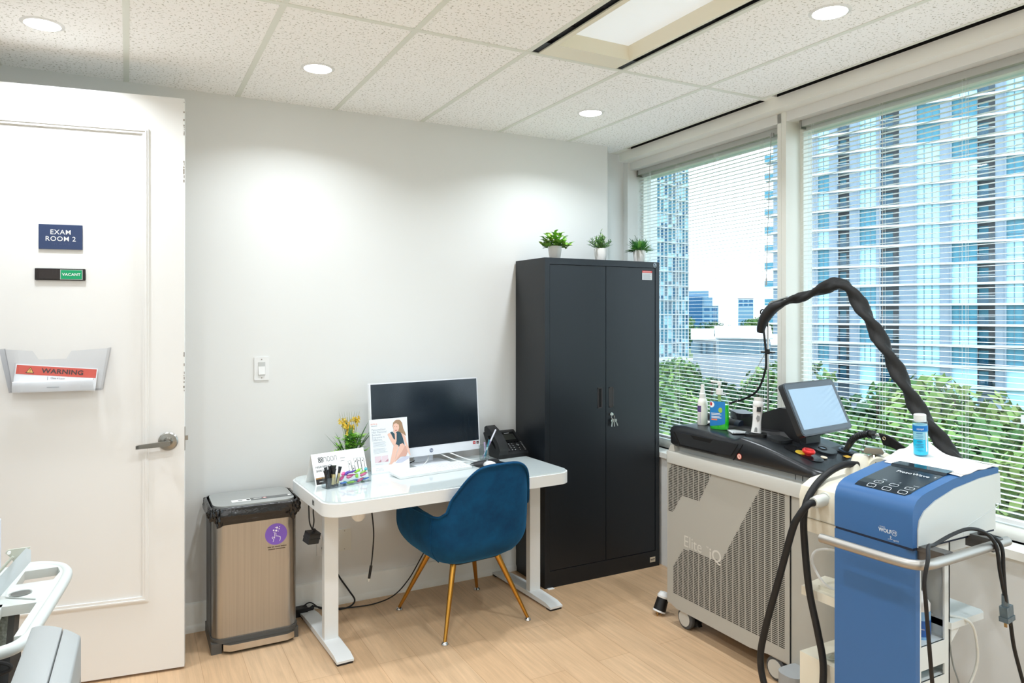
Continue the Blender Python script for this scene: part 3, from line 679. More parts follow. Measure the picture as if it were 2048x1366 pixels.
# mains cord along the floor
b = B()
pts = [(0.80, 3.90, 0.02), (0.86, 3.905, 0.055), (0.92, 3.90, 0.012), (0.985, 3.885, 0.006), (1.08, 3.855, 0.005), (1.20, 3.845, 0.005), (1.32, 3.87, 0.02), (1.42, 3.90, 0.085), (1.50, 3.925, 0.18), (1.545, 3.935, 0.235), (1.63, 3.94, 0.30), (1.72, 3.935, 0.42)]
b.tube(spline(pts, 6), 0.0034, 8)
o = link('trailing_cable', b, RUBBER); tag(o, 'thin black cable curving over the floor and up the wall under the desk', 'cable')
b = B()
b.tube(spline([(0.965, 3.918, 0.30), (1.02, 3.925, 0.17), (1.075, 3.905, 0.08), (1.10, 3.88, 0.03), (1.06, 3.865, 0.006), (0.98, 3.87, 0.006), (0.87, 3.895, 0.04)], 6), 0.0045, 8)
o = link('looped_cable', b, RUBBER); tag(o, 'short looped black cable hanging right of the left desk leg', 'cable')
t = thing('power_strip', 'black power block on the floor between the bin and the desk foot', 'power strip', (0.82, 3.90, 0))
b = B(); b.box((0.765, 3.872, 0.0), (0.845, 3.918, 0.042), 0.006); link('body', b, BLACK, t)
b = B(); b.cyl((0.845, 3.895, 0.022), (0.875, 3.897, 0.024), 0.012, 0.007); b.sph((0.872, 3.897, 0.026), 0.012, 10); link('cord_end', b, BLACK, t)

# ================================================================== CHAIR
chair = thing('shell_chair', 'blue velvet shell armchair with slim gold legs, pushed under the white desk', 'chair', (1.573, 3.495, 0), R(6.5))
MC = WMAT(chair)
VELVET = bpy.data.materials.new('blue_velvet'); VELVET.use_nodes = True
_n = VELVET.node_tree; _b = _n.nodes['Principled BSDF']; _b.inputs['Roughness'].default_value = 0.75; _b.inputs['Sheen Weight'].default_value = 0.55; _b.inputs['Sheen Roughness'].default_value = 0.35
_b.inputs['Sheen Tint'].default_value = rgb((60, 150, 205)); _b.inputs['Specular IOR Level'].default_value = 0.2
_t = _n.nodes.new('ShaderNodeTexCoord'); _z = _n.nodes.new('ShaderNodeTexNoise'); _z.inputs['Scale'].default_value = 9; _z.inputs['Detail'].default_value = 5; _z.inputs['Roughness'].default_value = 0.65
_r = _n.nodes.new('ShaderNodeValToRGB'); _r.color_ramp.elements[0].position = 0.33; _r.color_ramp.elements[0].color = rgb((0, 54, 90)); _r.color_ramp.elements[1].position = 0.70; _r.color_ramp.elements[1].color = rgb((4, 74, 116))
_n.links.new(_t.outputs['Object'], _z.inputs['Vector']); _n.links.new(_z.outputs['Fac'], _r.inputs['Fac']); _n.links.new(_r.outputs['Color'], _b.inputs['Base Color'])
GOLD = P('brass_gold', (196, 142, 62), 0.24, 1.0)
ZB = 0.345
def smooth01(t): t = max(0.0, min(1.0, t)); return t * t * (3 - 2 * t)
def planpt(f):
    """U-shaped plan, f from -1 (left arm front) through 0 (back centre) to 1; rear at -y"""
    s = 1 if f >= 0 else -1; a = abs(f)
    # superellipse half back then straight arm forward
    if a < 0.62:
        th = a / 0.62 * PI / 2
        x = 0.287 * abs(math.sin(th)) ** 0.55; y = -0.285 * abs(math.cos(th)) ** 0.42
    else:
        q = (a - 0.62) / 0.38
        x = 0.287 - 0.014 * q; y = 0.0 + 0.235 * q
    return s * x, y
def toph(f):
    a = abs(f)
    q = abs(planpt(f)[0]) / 0.246
    base = 0.610 + 0.016 * smooth01((a - 0.5) / 0.5)
    hump = 0.264 * (max(0.0, 1 - q ** 4.2)) ** 0.62 if a < 0.6 else 0.0
    return base + hump + 0.03 * math.exp(-((q - 1.0) / 0.06) ** 2) * (a < 0.6)
def outer(f, v):
    x, y = planpt(f); ht = toph(f)
    z = ZB + (ht - ZB) * v
    k = 0.70 + 0.30 * (1 - (1 - min(1.0, (z - ZB) / 0.17)) ** 2.4)            # bowl tucks in below
    if z < ZB + 0.002: k = 0.64
    a = abs(f); rear = 1 - smooth01((a - 0.15) / 0.45)
    x2 = x * k; y2 = y * k
    up = max(0.0, z - 0.50)
    y2 -= rear * up * 0.24                                               # recline
    x2 *= 1 - 0.10 * smooth01(up / 0.40)          # narrows to the top
    return V((x2, y2, z))
def inner(f, v):
    p = outer(f, max(v, 0.30)); n = V((p.x, p.y - 0.0, 0)); L = n.length or 1
    q = p - n / L * 0.052
    return V((q.x, q.y, p.z - 0.006))
b = B(MC)
NF, NV = 160, 16
def shell(u, v):
    f = -1 + 2 * u
    if v <= 0.5: return outer(f, v / 0.5)
    return inner(f, 1 - (v - 0.5) / 0.5)
b.grid(shell, NF, NV * 2)
for f, flip in ((-1, 1), (1, 0)):     # arm fronts
    for k in range(NV):
        a0, a1, c0, c1 = outer(f, k / NV), outer(f, (k + 1) / NV), inner(f, k / NV), inner(f, (k + 1) / NV)
        vs = [b.pt(p) for p in (a0, a1, c1, c0)]; b.faces(vs if not flip else vs[::-1], [(0, 1, 2, 3)])
bt = [outer(-1 + 2 * k / NF, 0.0) for k in range(NF + 1)]
b.faces([b.pt(p) for p in bt], [tuple(range(len(bt) - 1, -1, -1))])
bmesh.ops.remove_doubles(b.bm, verts=b.bm.verts, dist=0.0004)
link('shell', b, VELVET, chair, ang=65)
b = B(MC)
edge = [outer(-1 + 2 * k / 180, 0.985) * 1.0 for k in range(181)]
b.tube([V((p.x * 1.012, p.y * 1.012 - 0.001, p.z)) for p in edge], 0.0062, 8); link('piping', b, VELVET, chair, ang=80)
b = B(MC)
for s in (-1, 1):
    fs = 0.50 * s
    b.tube([outer(fs + s * 0.03 * (1 - k / 12), 0.02 + 0.95 * k / 12) * 1.004 for k in range(13)], 0.0035, 6)
link('seam', b, VELVET, chair, ang=80)
b = B(MC)
def cush(u, v):
    a = u * 2 * PI; r = math.sin(PI * min(v, 1)) ** 0.35; z = -math.cos(PI * v)
    cx, cy = abs(math.cos(a)) ** 0.6 * math.copysign(1, math.cos(a)), abs(math.sin(a)) ** 0.6 * math.copysign(1, math.sin(a))
    return (0.222 * cx * r, 0.02 + 0.225 * cy * r, 0.425 + 0.045 * z)
b.grid(cush, 40, 12, cu=True); link('seat_cushion', b, VELVET, chair, ang=80)
b = B(MC); b.prism(rrect(0, -0.01, 0.30, 0.30, 0.05), ZB - 0.012, ZB + 0.004); link('underframe', b, BLACK, chair)
for sx, sy in ((-1, -1), (1, -1), (-1, 1), (1, 1)):
    top = V((sx * 0.125, sy * 0.115 - 0.01, ZB + 0.01)); ft = V((sx * 0.248, sy * 0.252, 0.012))
    b = B(MC); b.cyl(top, ft, 0.0165, 0.0085, seg=18); lg = link('leg', b, GOLD, chair)
    b = B(MC); b.lathe([(0.0, 0.0), (0.0165, 0.0), (0.0175, 0.004), (0.014, 0.010), (0.0075, 0.016), (0.0, 0.016)], (ft.x, ft.y, 0), 18); link('glide', b, CHROME, lg)
# ================================================================== ON THE DESK
def leaf(b, base, d, L, w, droop=0.3, seg=4, tip=0.0, fold=0.15):
    base = V(base); d = V(d).normalized(); side = d.cross(V((0, 0, 1)))
    side = side.normalized() if side.length > 1e-3 else V((1, 0, 0))
    p = base.copy(); vs = []
    for k in range(seg + 1):
        t = k / seg; ww = w * (math.sin(PI * (0.12 + 0.88 * t)) ** 0.8 if t < 1 else tip) / 2
        nrm = side.cross(d)
        vs += [b.pt(p - side * ww + nrm * ww * fold), b.pt(p), b.pt(p + side * ww + nrm * ww * fold)]
        p = p + d * (L / seg); d = (d + V((0, 0, -droop / seg))).normalized()
    fs = []
    for k in range(seg):
        i = k * 3; fs += [(i, i + 1, i + 4, i + 3), (i + 1, i + 2, i + 5, i + 4)]
    b.faces(vs, fs)
# all in one computer
t = thing('desktop_computer', 'white all in one computer with a dark blank screen at the back of the desk', 'computer', (1.488, 3.80, DZ))
yw, tl = 0.136, 0.082
Xd = V((math.cos(yw), math.sin(yw), 0)); Ud = V((-math.sin(yw) * math.sin(tl), math.cos(yw) * math.sin(tl), math.cos(tl)))
MA = frame((1.488, 3.786, 1.019), Xd, Ud)
AW = P('computer_white', (228, 231, 236), 0.4)
b = B(MA); b.prism(rrect(0, 0, 0.691, 0.419, 0.006), -0.022, 0.0, bev=0.002); b.prism(rrect(0, 0.0, 0.60, 0.34, 0.03), -0.045, -0.022, bev=0.01); link('housing', b, AW, t)
b = B(MA); b.box((-0.3385, -0.157, 0.0), (0.3385, 0.2035, 0.0012)); link('screen', b, P('blank_screen', (16, 27, 36), 0.16, spec=0.6), t)
b = B(MA); b.box((-0.06, -0.25, -0.075), (0.06, 0.02, -0.060), 0.004); b.box((-0.06, -0.02, -0.075), (0.06, 0.02, -0.03), 0.004); link('stand_neck', b, AW, t)
b = B(frame((1.497, 3.83, DZ), (math.cos(yw), math.sin(yw), 0), (-math.sin(yw), math.cos(yw), 0))); b.prism(rrect(0, -0.02, 0.22, 0.15, 0.012), 0, 0.007, bev=0.002); link('stand_foot', b, AW, t)
b = B(MA); b.flat(circ(0.018, -0.184, 0.0115, 28), I4, 0.0006); b.m = 1; b.text('hp', 0.0165, rot((0.0185, -0.1835, 0.0011)), shear=0.25, bold=0.01); link('badge', b, [P('badge_blue', (86, 100, 132), 0.4), AW], t, smooth=False)
b = B(MA); b.box((0.297, -0.179, 0), (0.3145, -0.163, 0.0006)); b.m = 1; b.box((0.3215, -0.179, 0), (0.338, -0.163, 0.0006)); b.m = 2; b.box((0.3005, -0.1725, 0.0006), (0.311, -0.1705, 0.0009)); b.box((0.3245, -0.1725, 0.0006), (0.335, -0.1710, 0.0009))
link('sticker', b, [P('sticker_red', (190, 40, 48), 0.4), P('sticker_maroon', (84, 42, 50), 0.4), PAPER], t, smooth=False)
# cables behind
def cable(pts, r, mat, label, name='cable'):
    b = B(); b.tube(spline(pts, 6), r, 6); o = link(name, b, mat); return tag(o, label, 'cable')
z_ = DZ
cable([(1.50, 3.83, z_ + 0.075), (1.50, 3.80, z_ + 0.03), (1.44, 3.735, z_ + 0.004), (1.395, 3.665, z_ + 0.003)], 0.0034, WPLAS, 'leftmost white cable curling out under the dark screen onto the desk')
cable([(1.56, 3.84, z_ + 0.085), (1.62, 3.80, z_ + 0.055), (1.70, 3.745, z_ + 0.02), (1.765, 3.70, z_ + 0.003)], 0.0034, WPLAS, 'white cable arching right under the screen, the higher of two beside the keyboard')
cable([(1.545, 3.845, z_ + 0.08), (1.58, 3.795, z_ + 0.045), (1.655, 3.735, z_ + 0.012), (1.715, 3.705, z_ + 0.003)], 0.0032, WPLAS, 'white cable arching right under the screen, the lower of two beside the keyboard')
cable([(1.52, 3.85, z_ + 0.075), (1.44, 3.825, z_ + 0.025), (1.345, 3.80, z_ + 0.004), (1.325, 3.815, z_ + 0.03), (1.325, 3.85, z_ + 0.09)], 0.003, RUBBER, 'black cable bent in a hook under the left half of the dark screen')
# brochure stand
t = thing('brochure_stand', 'printed standing card showing a seated long haired woman, leaning by the screen', 'card', (1.239, 3.70, DZ))
yb, tb = 0.082, 0.124
MBr = frame((1.239, 3.700, DZ + 0.142), (math.cos(yb), math.sin(yb), 0), (-math.sin(yb) * math.sin(tb), math.cos(yb) * math.sin(tb), math.cos(tb)))
CARDW = P('card_print', (226, 230, 234), 0.45)
b = B(MBr); b.box((-0.109, -0.1425, -0.003), (0.109, 0.1425, 0.0)); link('board', b, CARDW, t, smooth=False)
b = B(MBr); b.faces([b.pt(p) for p in ((-0.05, 0.06, -0.003), (0.05, 0.06, -0.003), (0.05, -0.139, -0.058), (-0.05, -0.139, -0.058), (-0.05, 0.06, -0.005), (0.05, 0.06, -0.005), (0.05, -0.139, -0.06), (-0.05, -0.139, -0.06))], [(0, 1, 2, 3), (7, 6, 5, 4), (0, 4, 5, 1), (1, 5, 6, 2), (2, 6, 7, 3), (3, 7, 4, 0)]); link('easel_leg', b, PAPER, t, smooth=False)
def bp(x, y): return ((x - 478) / 815 * 0.218 - 0.0, (668 - y) / 1195 * 0.285)      # poster layout units
def region(pts): return [bp(*p) for p in pts]
SKIN = P('print_skin', (226, 184, 166), 0.5); SKIN2 = P('print_skin_shade', (206, 160, 144), 0.5); HAIR = P('print_hair', (158, 128, 100), 0.5); TEAL = P('print_teal', (44, 72, 84), 0.5)
b = B(MBr)
b.m = 0; b.flat(region([(80, 1110), (430, 1090), (560, 1030), (890, 960), (890, 1240), (80, 1240)]), I4, 0.0003)
b.m = 1; b.flat(region([(580, 1080), (640, 1010), (790, 950), (890, 955), (880, 1010), (720, 1085)]), I4, 0.0004)
link('print_backdrop', b, [P('print_white', (243, 245, 248), 0.45), P('print_lilac_shadow', (196, 198, 214), 0.45)], t, smooth=False)
b = B(MBr)
b.m = 2; b.flat(region([(560, 250), (575, 170), (640, 115), (720, 120), (770, 190), (790, 320), (830, 430), (845, 500), (770, 440), (700, 400), (640, 380), (575, 330)]), I4, 0.0006)
b.m = 0; b.flat(region([(570, 260), (585, 205), (640, 190), (695, 230), (700, 300), (680, 360), (640, 390), (600, 370), (575, 320)]), I4, 0.0008)
b.m = 3; b.flat(region([(500, 385), (545, 370), (600, 430), (640, 370), (720, 400), (760, 470), (800, 690), (680, 720), (560, 715), (580, 560)]), I4, 0.0007)
b.m = 0; b.flat(region([(440, 430), (480, 390), (520, 420), (560, 530), (600, 560), (595, 420), (565, 370), (575, 330), (610, 370), (640, 420), (630, 580), (600, 680), (555, 680), (500, 570)]), I4, 0.0009)
b.m = 0; b.flat(region([(740, 430), (780, 440), (830, 520), (850, 640), (900, 800), (920, 950), (880, 900), (830, 740), (780, 560)]), I4, 0.0009)
b.m = 0; b.flat(region([(560, 690), (620, 660), (670, 700), (620, 860), (560, 1040), (500, 1095), (430, 1095), (470, 1050), (520, 850)]), I4, 0.0010)
b.m = 1; b.flat(region([(650, 800), (700, 670), (760, 650), (830, 740), (860, 860), (820, 950), (700, 950), (600, 1030), (560, 1060), (590, 960)]), I4, 0.0011)
b.m = 0; b.flat(region([(655, 790), (700, 670), (760, 655), (800, 720), (740, 830), (640, 960), (560, 1060), (590, 960)]), I4, 0.0012)
b.m = 4; b.flat(region([(605, 345), (640, 345), (655, 335), (640, 365), (615, 362)]), I4, 0.0010); b.m = 2
for x0, x1, y in ((588, 610, 262), (632, 660, 270)): b.flat(region([(x0, y), (x1, y - 3), (x1, y + 7), (x0, y + 9)]), I4, 0.0010)
link('print_person', b, [SKIN, SKIN2, HAIR, TEAL, P('print_lips', (190, 90, 92), 0.5)], t, smooth=False)
b = B(MBr)
b.m = 1; b.text('ELITE iQ', 0.010, rot((bp(165, 175)[0], bp(0, 175)[1], 0.0006)), bold=0.01); b.m = 0
b.flat(region([(105, 212), (230, 206), (230, 220), (105, 226)]), I4, 0.0006)
for k, s in enumerate(('Personalized', 'Hair Removal', 'Because', 'Everyone is', 'Different.')): b.text(s, 0.0155, rot((bp(108, 0)[0], bp(0, 300 + k * 56)[1], 0.0006)), 'LEFT')
for k in range(9):
    y = 575 + k * 24 + (20 if k > 4 else 0); b.flat(region([(130, y), (390 + 20 * math.sin(k * 2.3), y), (390 + 20 * math.sin(k * 2.3), y + 6), (130, y + 6)]), I4, 0.0005)
b.flat(region([(140, 820), (430, 800), (430, 806), (140, 826)]), I4, 0.0005)
for y in (1060, 1150, 1180, 1200): b.flat(region([(160, y), (330, y), (330, y + 5), (160, y + 5)]), I4, 0.0006)
link('lettering', b, [P('print_grey', (168, 174, 180), 0.6), P('print_orange', (226, 140, 110), 0.6)], t, smooth=False)
b = B(MBr)
for x0 in (150, 298):
    b.m = 0; b.flat(region([(x0, 885), (x0 + 135, 880), (x0 + 138, 1022), (x0, 1026)]), I4, 0.0006)
    b.m = 1; b.flat(region([(x0 + 60, 1020), (x0 + 137, 960), (x0 + 138, 1020)]), I4, 0.0008)
link('print_inset', b, [P('print_inset_pink', (220, 200, 206), 0.5), P('print_inset_rose', (186, 138, 150), 0.5)], t, smooth=False)
# tent card
t = thing('tent_card', 'white folded tent card with black logo and product drawings, left end of desk', 'card', (0.95, 3.60, DZ))
yt, tt = R(14.5), R(20)
MT = frame((0.815, 3.560, DZ), (math.cos(yt), math.sin(yt), 0), (-math.sin(yt) * math.sin(tt), math.cos(yt) * math.sin(tt), math.cos(tt)))
b = B(MT); b.box((0, 0, -0.001), (0.298, 0.155, 0)); link('front', b, PAPER, t, smooth=False)
MT2 = frame((0.815 - math.sin(yt) * 0.106, 3.560 + math.cos(yt) * 0.106, DZ), (math.cos(yt), math.sin(yt), 0), (math.sin(yt) * math.sin(tt), -math.cos(yt) * math.sin(tt), math.cos(tt)))
b = B(MT2); b.box((0, 0, -0.001), (0.298, 0.155, 0)); link('back', b, PAPER, t, smooth=False)
b = B(MT)
b.m = 0
for i in (0, 1):
    for j in (0, 1): b.prism(rrect(0.040 + i * 0.014, 0.116 + j * 0.014, 0.0125, 0.0125, 0.003, 2), 0.0003, 0.0006)
b.m = 1
for i in (0, 1):
    for j in (0, 1): b.prism(circ(0.040 + i * 0.014, 0.116 + j * 0.014, 0.003, 8), 0.0006, 0.0008)
b.m = 0
def gl(x, w, h, kind):
    y = 0.112
    if kind == 'n': stroke(b, [(x, y), (x, y + h * .8), (x + w * .25, y + h), (x + w * .8, y + h), (x + w, y + h * .75), (x + w, y)], 0.0020, 0.0006)
    else: stroke(b, [(x + w * .2, y), (x, y + h * .25), (x, y + h * .75), (x + w * .2, y + h), (x + w * .8, y + h), (x + w, y + h * .75), (x + w, y + h * .25), (x + w * .8, y), (x + w * .2, y)], 0.0020, 0.0006)
for k, ch in enumerate('noon'): gl(0.064 + k * 0.0195, 0.0135, 0.022, ch)
b.text('HIGH RESULTS', 0.0145, rot((0.014, 0.088, 0.0006)), 'LEFT', bold=0.012, scx=0.95); b.text('SKIN SAFE', 0.0145, rot((0.014, 0.069, 0.0006)), 'LEFT', bold=0.012)
b.box((0.155, 0.117, 0.0004), (0.182, 0.119, 0.0006)); b.box((0.155, 0.102, 0.0004), (0.178, 0.1035, 0.0006))
link('lettering', b, [P('logo_charcoal', (52, 54, 58), 0.5), PAPER], t, smooth=False)
b = B(MT)
for k, (x, w, h) in enumerate(((0.195, 0.016, 0.062), (0.214, 0.014, 0.036), (0.230, 0.017, 0.072), (0.250, 0.017, 0.072), (0.270, 0.017, 0.070))):
    y = 0.035; b.m = 0; b.box((x, y, 0.0004), (x + w, y + h, 0.0006)); b.m = 1
    b.box((x + 0.0012, y + 0.0012, 0.0006), (x + w - 0.0012, y + h - 0.0012, 0.0008)); b.m = 0; b.box((x + w * .35, y + h - 0.02, 0.0008), (x + w * .65, y + h - 0.013, 0.001)); b.box((x + w + 0.0006, y - 0.002, 0.0003), (x + w + 0.002, y + h - 0.004, 0.0005))
link('product_drawing', b, [P('logo_charcoal', (52, 54, 58)), PAPER], t, smooth=False)
b = B(MT); b.m = 0; b.box((0.006, 0.004, 0.0004), (0.055, 0.030, 0.0006)); b.m = 1; b.box((0.006, 0.030, 0.0004), (0.055, 0.037, 0.0006)); b.m = 2; b.box((0.022, 0.0155, 0.0006), (0.044, 0.018, 0.0009)); link('dark_panel', b, [P('logo_dark', (44, 40, 40), 0.5), P('logo_amber', (170, 128, 76), 0.5), PAPER], t, smooth=False)
# acrylic organiser
yo = R(17)
MO = frame((0.849, 3.462, DZ), (math.cos(yo), math.sin(yo), 0), (-math.sin(yo), math.cos(yo), 0))
t = thing('acrylic_organiser', 'small clear acrylic box of sachets and bright key tags on the desk corner', 'box', MO @ V((0.125, 0.028, 0)))
OL, OW, OH = 0.25, 0.056, 0.052
b = B(MO)
for a, c in (((0, 0, 0), (OL, OW, 0.002)), ((0, 0, 0.002), (OL, 0.002, OH)), ((0, OW - 0.002, 0.002), (OL, OW, OH)), ((0, 0.002, 0.002), (0.002, OW - 0.002, OH)), ((OL - 0.002, 0.002, 0.002), (OL, OW - 0.002, OH))): b.box(a, c)
link('tray', b, thin_glass('organiser_acrylic', (246, 249, 250), 0.9), t, smooth=False)
b = B(MO); b.box((0.075, 0.002, 0.002), (0.077, OW - 0.002, OH)); link('divider', b, CLEAR, t, smooth=False)
rn = random.Random(12)
SACH = P('sachet_black', (28, 27, 28), 0.25); SACH2 = P('sachet_gold_print', (190, 172, 120), 0.35); SACHG = P('sachet_olive', (62, 70, 50), 0.35)
for k in range(9):
    x = 0.010 + 0.0068 * k + rn.uniform(-0.001, 0.001); y = 0.012 + 0.032 * ((k * 5) % 9) / 9
    Ms = MO @ rot((x, y, 0.003), R(rn.uniform(-8, 8)), R(rn.uniform(-9, 9) + (k - 4) * 3.0), R(rn.uniform(-25, 25)))
    tt_ = thing('sachet_stick', ('black sachet stick standing in the left bay of the clear box', 'black sachet stick with a pale gold label, rightmost in the clear box')[k >= 7] if k != 7 else 'olive green topped sachet stick standing in the clear box', 'sachet', Ms @ V((0, 0, 0)), 0, 'black sachet sticks in the clear box' if k < 7 else None)
    b = B(Ms); h = rn.uniform(0.088, 0.104)
    b.grid(lambda u, v: ((-0.010 + 0.020 * (u * 2 if u <= 0.5 else 2 - u * 2)) * (0.75 + 0.35 * abs(2 * v - 1) ** 3), (0.0045 * math.sin(2 * PI * u)) * (1 - abs(2 * v - 1) ** 4), h * v), 12, 8, cu=True)
    link('wrapper', b, SACHG if k == 7 else SACH, tt_)
    if k >= 4:
        b = B(Ms); b.box((-0.006, -0.0052, 0.012), (0.006, -0.0046, 0.062)); link('label', b, SACH2, tt_, smooth=False)
COLS = [('pink', (232, 60, 150)), ('blue', (58, 120, 214)), ('lime green', (150, 214, 70)), ('purple', (86, 66, 168)), ('teal', (40, 176, 190)), ('rose', (226, 108, 150))]
seq = [(1, 0.098, 0.020, 0.012, 20), (4, 0.118, 0.036, 0.010, 70), (2, 0.140, 0.018, 0.010, -15), (1, 0.168, 0.030, 0.012, 160), (5, 0.195, 0.020, 0.012, 10), (1, 0.225, 0.020, 0.014, 4), (2, 0.228, 0.040, 0.012, 80),
       (0, 0.095, 0.030, 0.034, 35), (5, 0.135, 0.024, 0.036, 25), (2, 0.175, 0.018, 0.036, 60), (0, 0.150, 0.040, 0.040, -30), (5, 0.215, 0.022, 0.036, 8), (2, 0.225, 0.040, 0.042, 20), (3, 0.130, 0.040, 0.052, 15), (0, 0.108, 0.036, 0.054, 50), (2, 0.190, 0.036, 0.056, 10), (3, 0.150, 0.030, 0.058, -10), (4, 0.236, 0.030, 0.060, 60)]
for k, (ci, x, y, z, a) in enumerate(seq):
    nm, c = COLS[ci]
    Mt = MO @ rot((x, y, z), R(rn.uniform(-20, 20)), R(rn.uniform(-18, 18)), R(a))
    tt_ = thing('key_tag', '%s plastic key tag, in the %s layer of the clear box' % (nm, 'bottom' if z < 0.02 else 'middle' if z < 0.045 else 'top'), 'key tag', Mt @ V((0, 0, 0)), 0, '%s key tags in the clear box' % nm)
    b = B(Mt); b.prism(rrect(0, 0, 0.036, 0.015, 0.006, 4), -0.003, 0.003, bev=0.0015); link('tag_body', b, P('tag_' + nm.replace(' ', '_'), c, 0.3, trans=0.15), tt_)
    b = B(Mt); b.tube([(0.020 + 0.006 * math.cos(q), 0.006 * math.sin(q), 0) for q in [i * PI / 5 for i in range(10)]], 0.0014, 5, closed=True); link('loop', b, P('tag_loop_' + nm.replace(' ', '_'), tuple(int(v * 0.85) for v in c), 0.35), tt_)
# yellow artificial plant
t = thing('flowering_plant', 'artificial plant with yellow blossoms and long leaves behind the tent card', 'plant', (1.043, 3.778, DZ))
px, py = 1.043, 3.778
b = B(); b.lathe([(0.030, 0), (0.040, 0.06), (0.043, 0.065), (0.039, 0.066), (0.036, 0.055), (0.0, 0.052)], (px, py, DZ), 24); link('pot', b, WPLAS, t)
G1 = P('leaf_long_green', (78, 122, 66), 0.45); G2 = P('leaf_bright_green', (150, 206, 84), 0.45); G3 = P('leaf_pale_green', (176, 206, 128), 0.5)
rn = random.Random(21)
b = B()
for k in range(16):
    a = k * 2.4; el = rn.uniform(0.9, 1.45); L = rn.uniform(0.13, 0.22)
    leaf(b, (px + 0.012 * math.cos(a), py + 0.012 * math.sin(a) * 0.6, DZ + 0.06), (math.cos(a) * math.cos(el), math.sin(a) * math.cos(el) * 0.5, math.sin(el)), L * 1.15, 0.020, rn.uniform(0.1, 0.5), 6)
leaf(b, (px - 0.02, py - 0.02, DZ + 0.075), (-0.95, -0.25, 0.42), 0.20, 0.014, 0.95, 10)
leaf(b, (px - 0.02, py - 0.01, DZ + 0.07), (-0.55, -0.1, 0.8), 0.20, 0.013, 0.25, 8)
link('long_leaves', b, G1, t, label='long narrow green leaves')
b = B()
for k in range(70):
    a = rn.uniform(0, 6.28); r = rn.uniform(0.0, 0.085); c = V((px + r * math.cos(a), py + r * math.sin(a) * 0.35 - 0.02, DZ + rn.uniform(0.105, 0.20)))
    for j in range(7):
        a2 = j * 0.9 + rn.random(); leaf(b, c, (math.cos(a2), math.sin(a2), rn.uniform(-0.1, 0.8)), rn.uniform(0.024, 0.040), 0.010, 0.3, 2)
link('tufted_leaves', b, G2, t, label='bright green tufted leaves')
b = B()
for k in range(14):
    a = PI + rn.uniform(-0.6, 0.6); c = V((px - 0.03 - 0.010 * k, py - 0.01, DZ + 0.07 + 0.004 * math.sin(k))) if k < 9 else V((px + 0.05, py, DZ + 0.08 + 0.01 * (k - 9)))
    for j in range(6): a2 = rn.uniform(0, 6.28); leaf(b, c, (math.cos(a2), 0.4 * math.sin(a2), 0.5 + rn.random()), 0.026, 0.003, 0.2, 2)
link('fine_leaves', b, G3, t)
b = B()
for cx, cy, cz, n in ((-0.030, 0.0, 0.262, 13), (0.0, -0.012, 0.236, 12), (0.038, 0.0, 0.275, 14), (-0.040, 0.0, 0.285, 6), (0.02, 0.0, 0.245, 6)):
    for k in range(n):
        c = V((px + cx + rn.gauss(0, 0.012), py + cy + rn.gauss(0, 0.008), DZ + cz + rn.gauss(0, 0.011)))
        for j in range(6):
            a = j * PI / 3 + rn.random(); leaf(b, c, (math.cos(a), -0.5 + 0.3 * rn.random(), math.sin(a)), 0.013, 0.011, 0.0, 2)
link('blossoms', b, P('yellow_blossom', (242, 218, 96), 0.5), t)
b = B()
for k in range(9):
    x = -0.045 + 0.011 * k; b.tube([(px + x * 0.3, py, DZ + 0.06), (px + x * 0.6, py - 0.005, DZ + 0.17), (px + x, py - 0.003, DZ + 0.30 - abs(x) * 0.4)], 0.0014, 5)
    leaf(b, (px + x, py, DZ + 0.28), (x * 6, 0, 1), 0.05, 0.006, 0, 3)
link('stems', b, P('stem_grey_green', (150, 160, 120), 0.6), t)
# keyboard
yk = R(8.5)
MKb = frame((1.228, 3.497, DZ), (math.cos(yk), math.sin(yk), 0), (-math.sin(yk), math.cos(yk), 0))
t = thing('keyboard', 'slim white keyboard on the glass desk top in front of the screen', 'keyboard', MKb @ V((0.22, 0.065, 0)))
b = B(MKb @ rot((0, 0, 0), R(3.5))); b.prism(rrect(0.22, 0.0675, 0.44, 0.135, 0.008), 0.001, 0.013, bev=0.003); link('body', b, WPLAS, t)
b = B(MKb @ rot((0, 0, 0), R(3.5)))
for r in range(6):
    x = 0.010
    while x < 0.425:
        w = 0.0155 if not (r == 0 and 0.09 < x < 0.10) else 0.0155
        if r == 0 and 0.085 < x < 0.1: w = 0.10
        if 0.285 < x < 0.292 or 0.343 < x < 0.35: x += 0.006
        b.box((x, 0.009 + r * 0.0198, 0.013), (x + w, 0.009 + r * 0.0198 + 0.0165, 0.0155), 0.0012, 1); x += w + 0.0035
link('keys', b, P('key_white', (228, 229, 230), 0.5), t, smooth=False)
# mouse pad and mouse
t = thing('mouse_pad', 'black mouse pad with a raised wrist rest behind the blue chair back', 'mouse pad', (1.80, 3.60, DZ))
MP = frame((1.80, 3.585, DZ), (math.cos(0.25), math.sin(0.25), 0), (-math.sin(0.25), math.cos(0.25), 0))
b = B(MP); b.prism(rrect(0, -0.02, 0.19, 0.18, 0.04), 0, 0.004); link('pad', b, BLACK, t)
b = B(MP); b.grid(lambda u, v: (-0.095 + 0.19 * u, 0.055 + 0.032 * math.cos(PI * v) * (math.sin(PI * (0.06 + 0.88 * u)) ** 0.4) + 0.012 * math.cos(6 * u), 0.003 + 0.022 * math.sin(PI * v) * (math.sin(PI * (0.04 + 0.92 * u)) ** 0.4)), 20, 8); link('wrist_rest', b, SOFTBLACK, t)
t = thing('computer_mouse', 'white computer mouse on the black pad, half hidden by the chair', 'mouse', MP @ V((-0.035, -0.02, 0.004)))
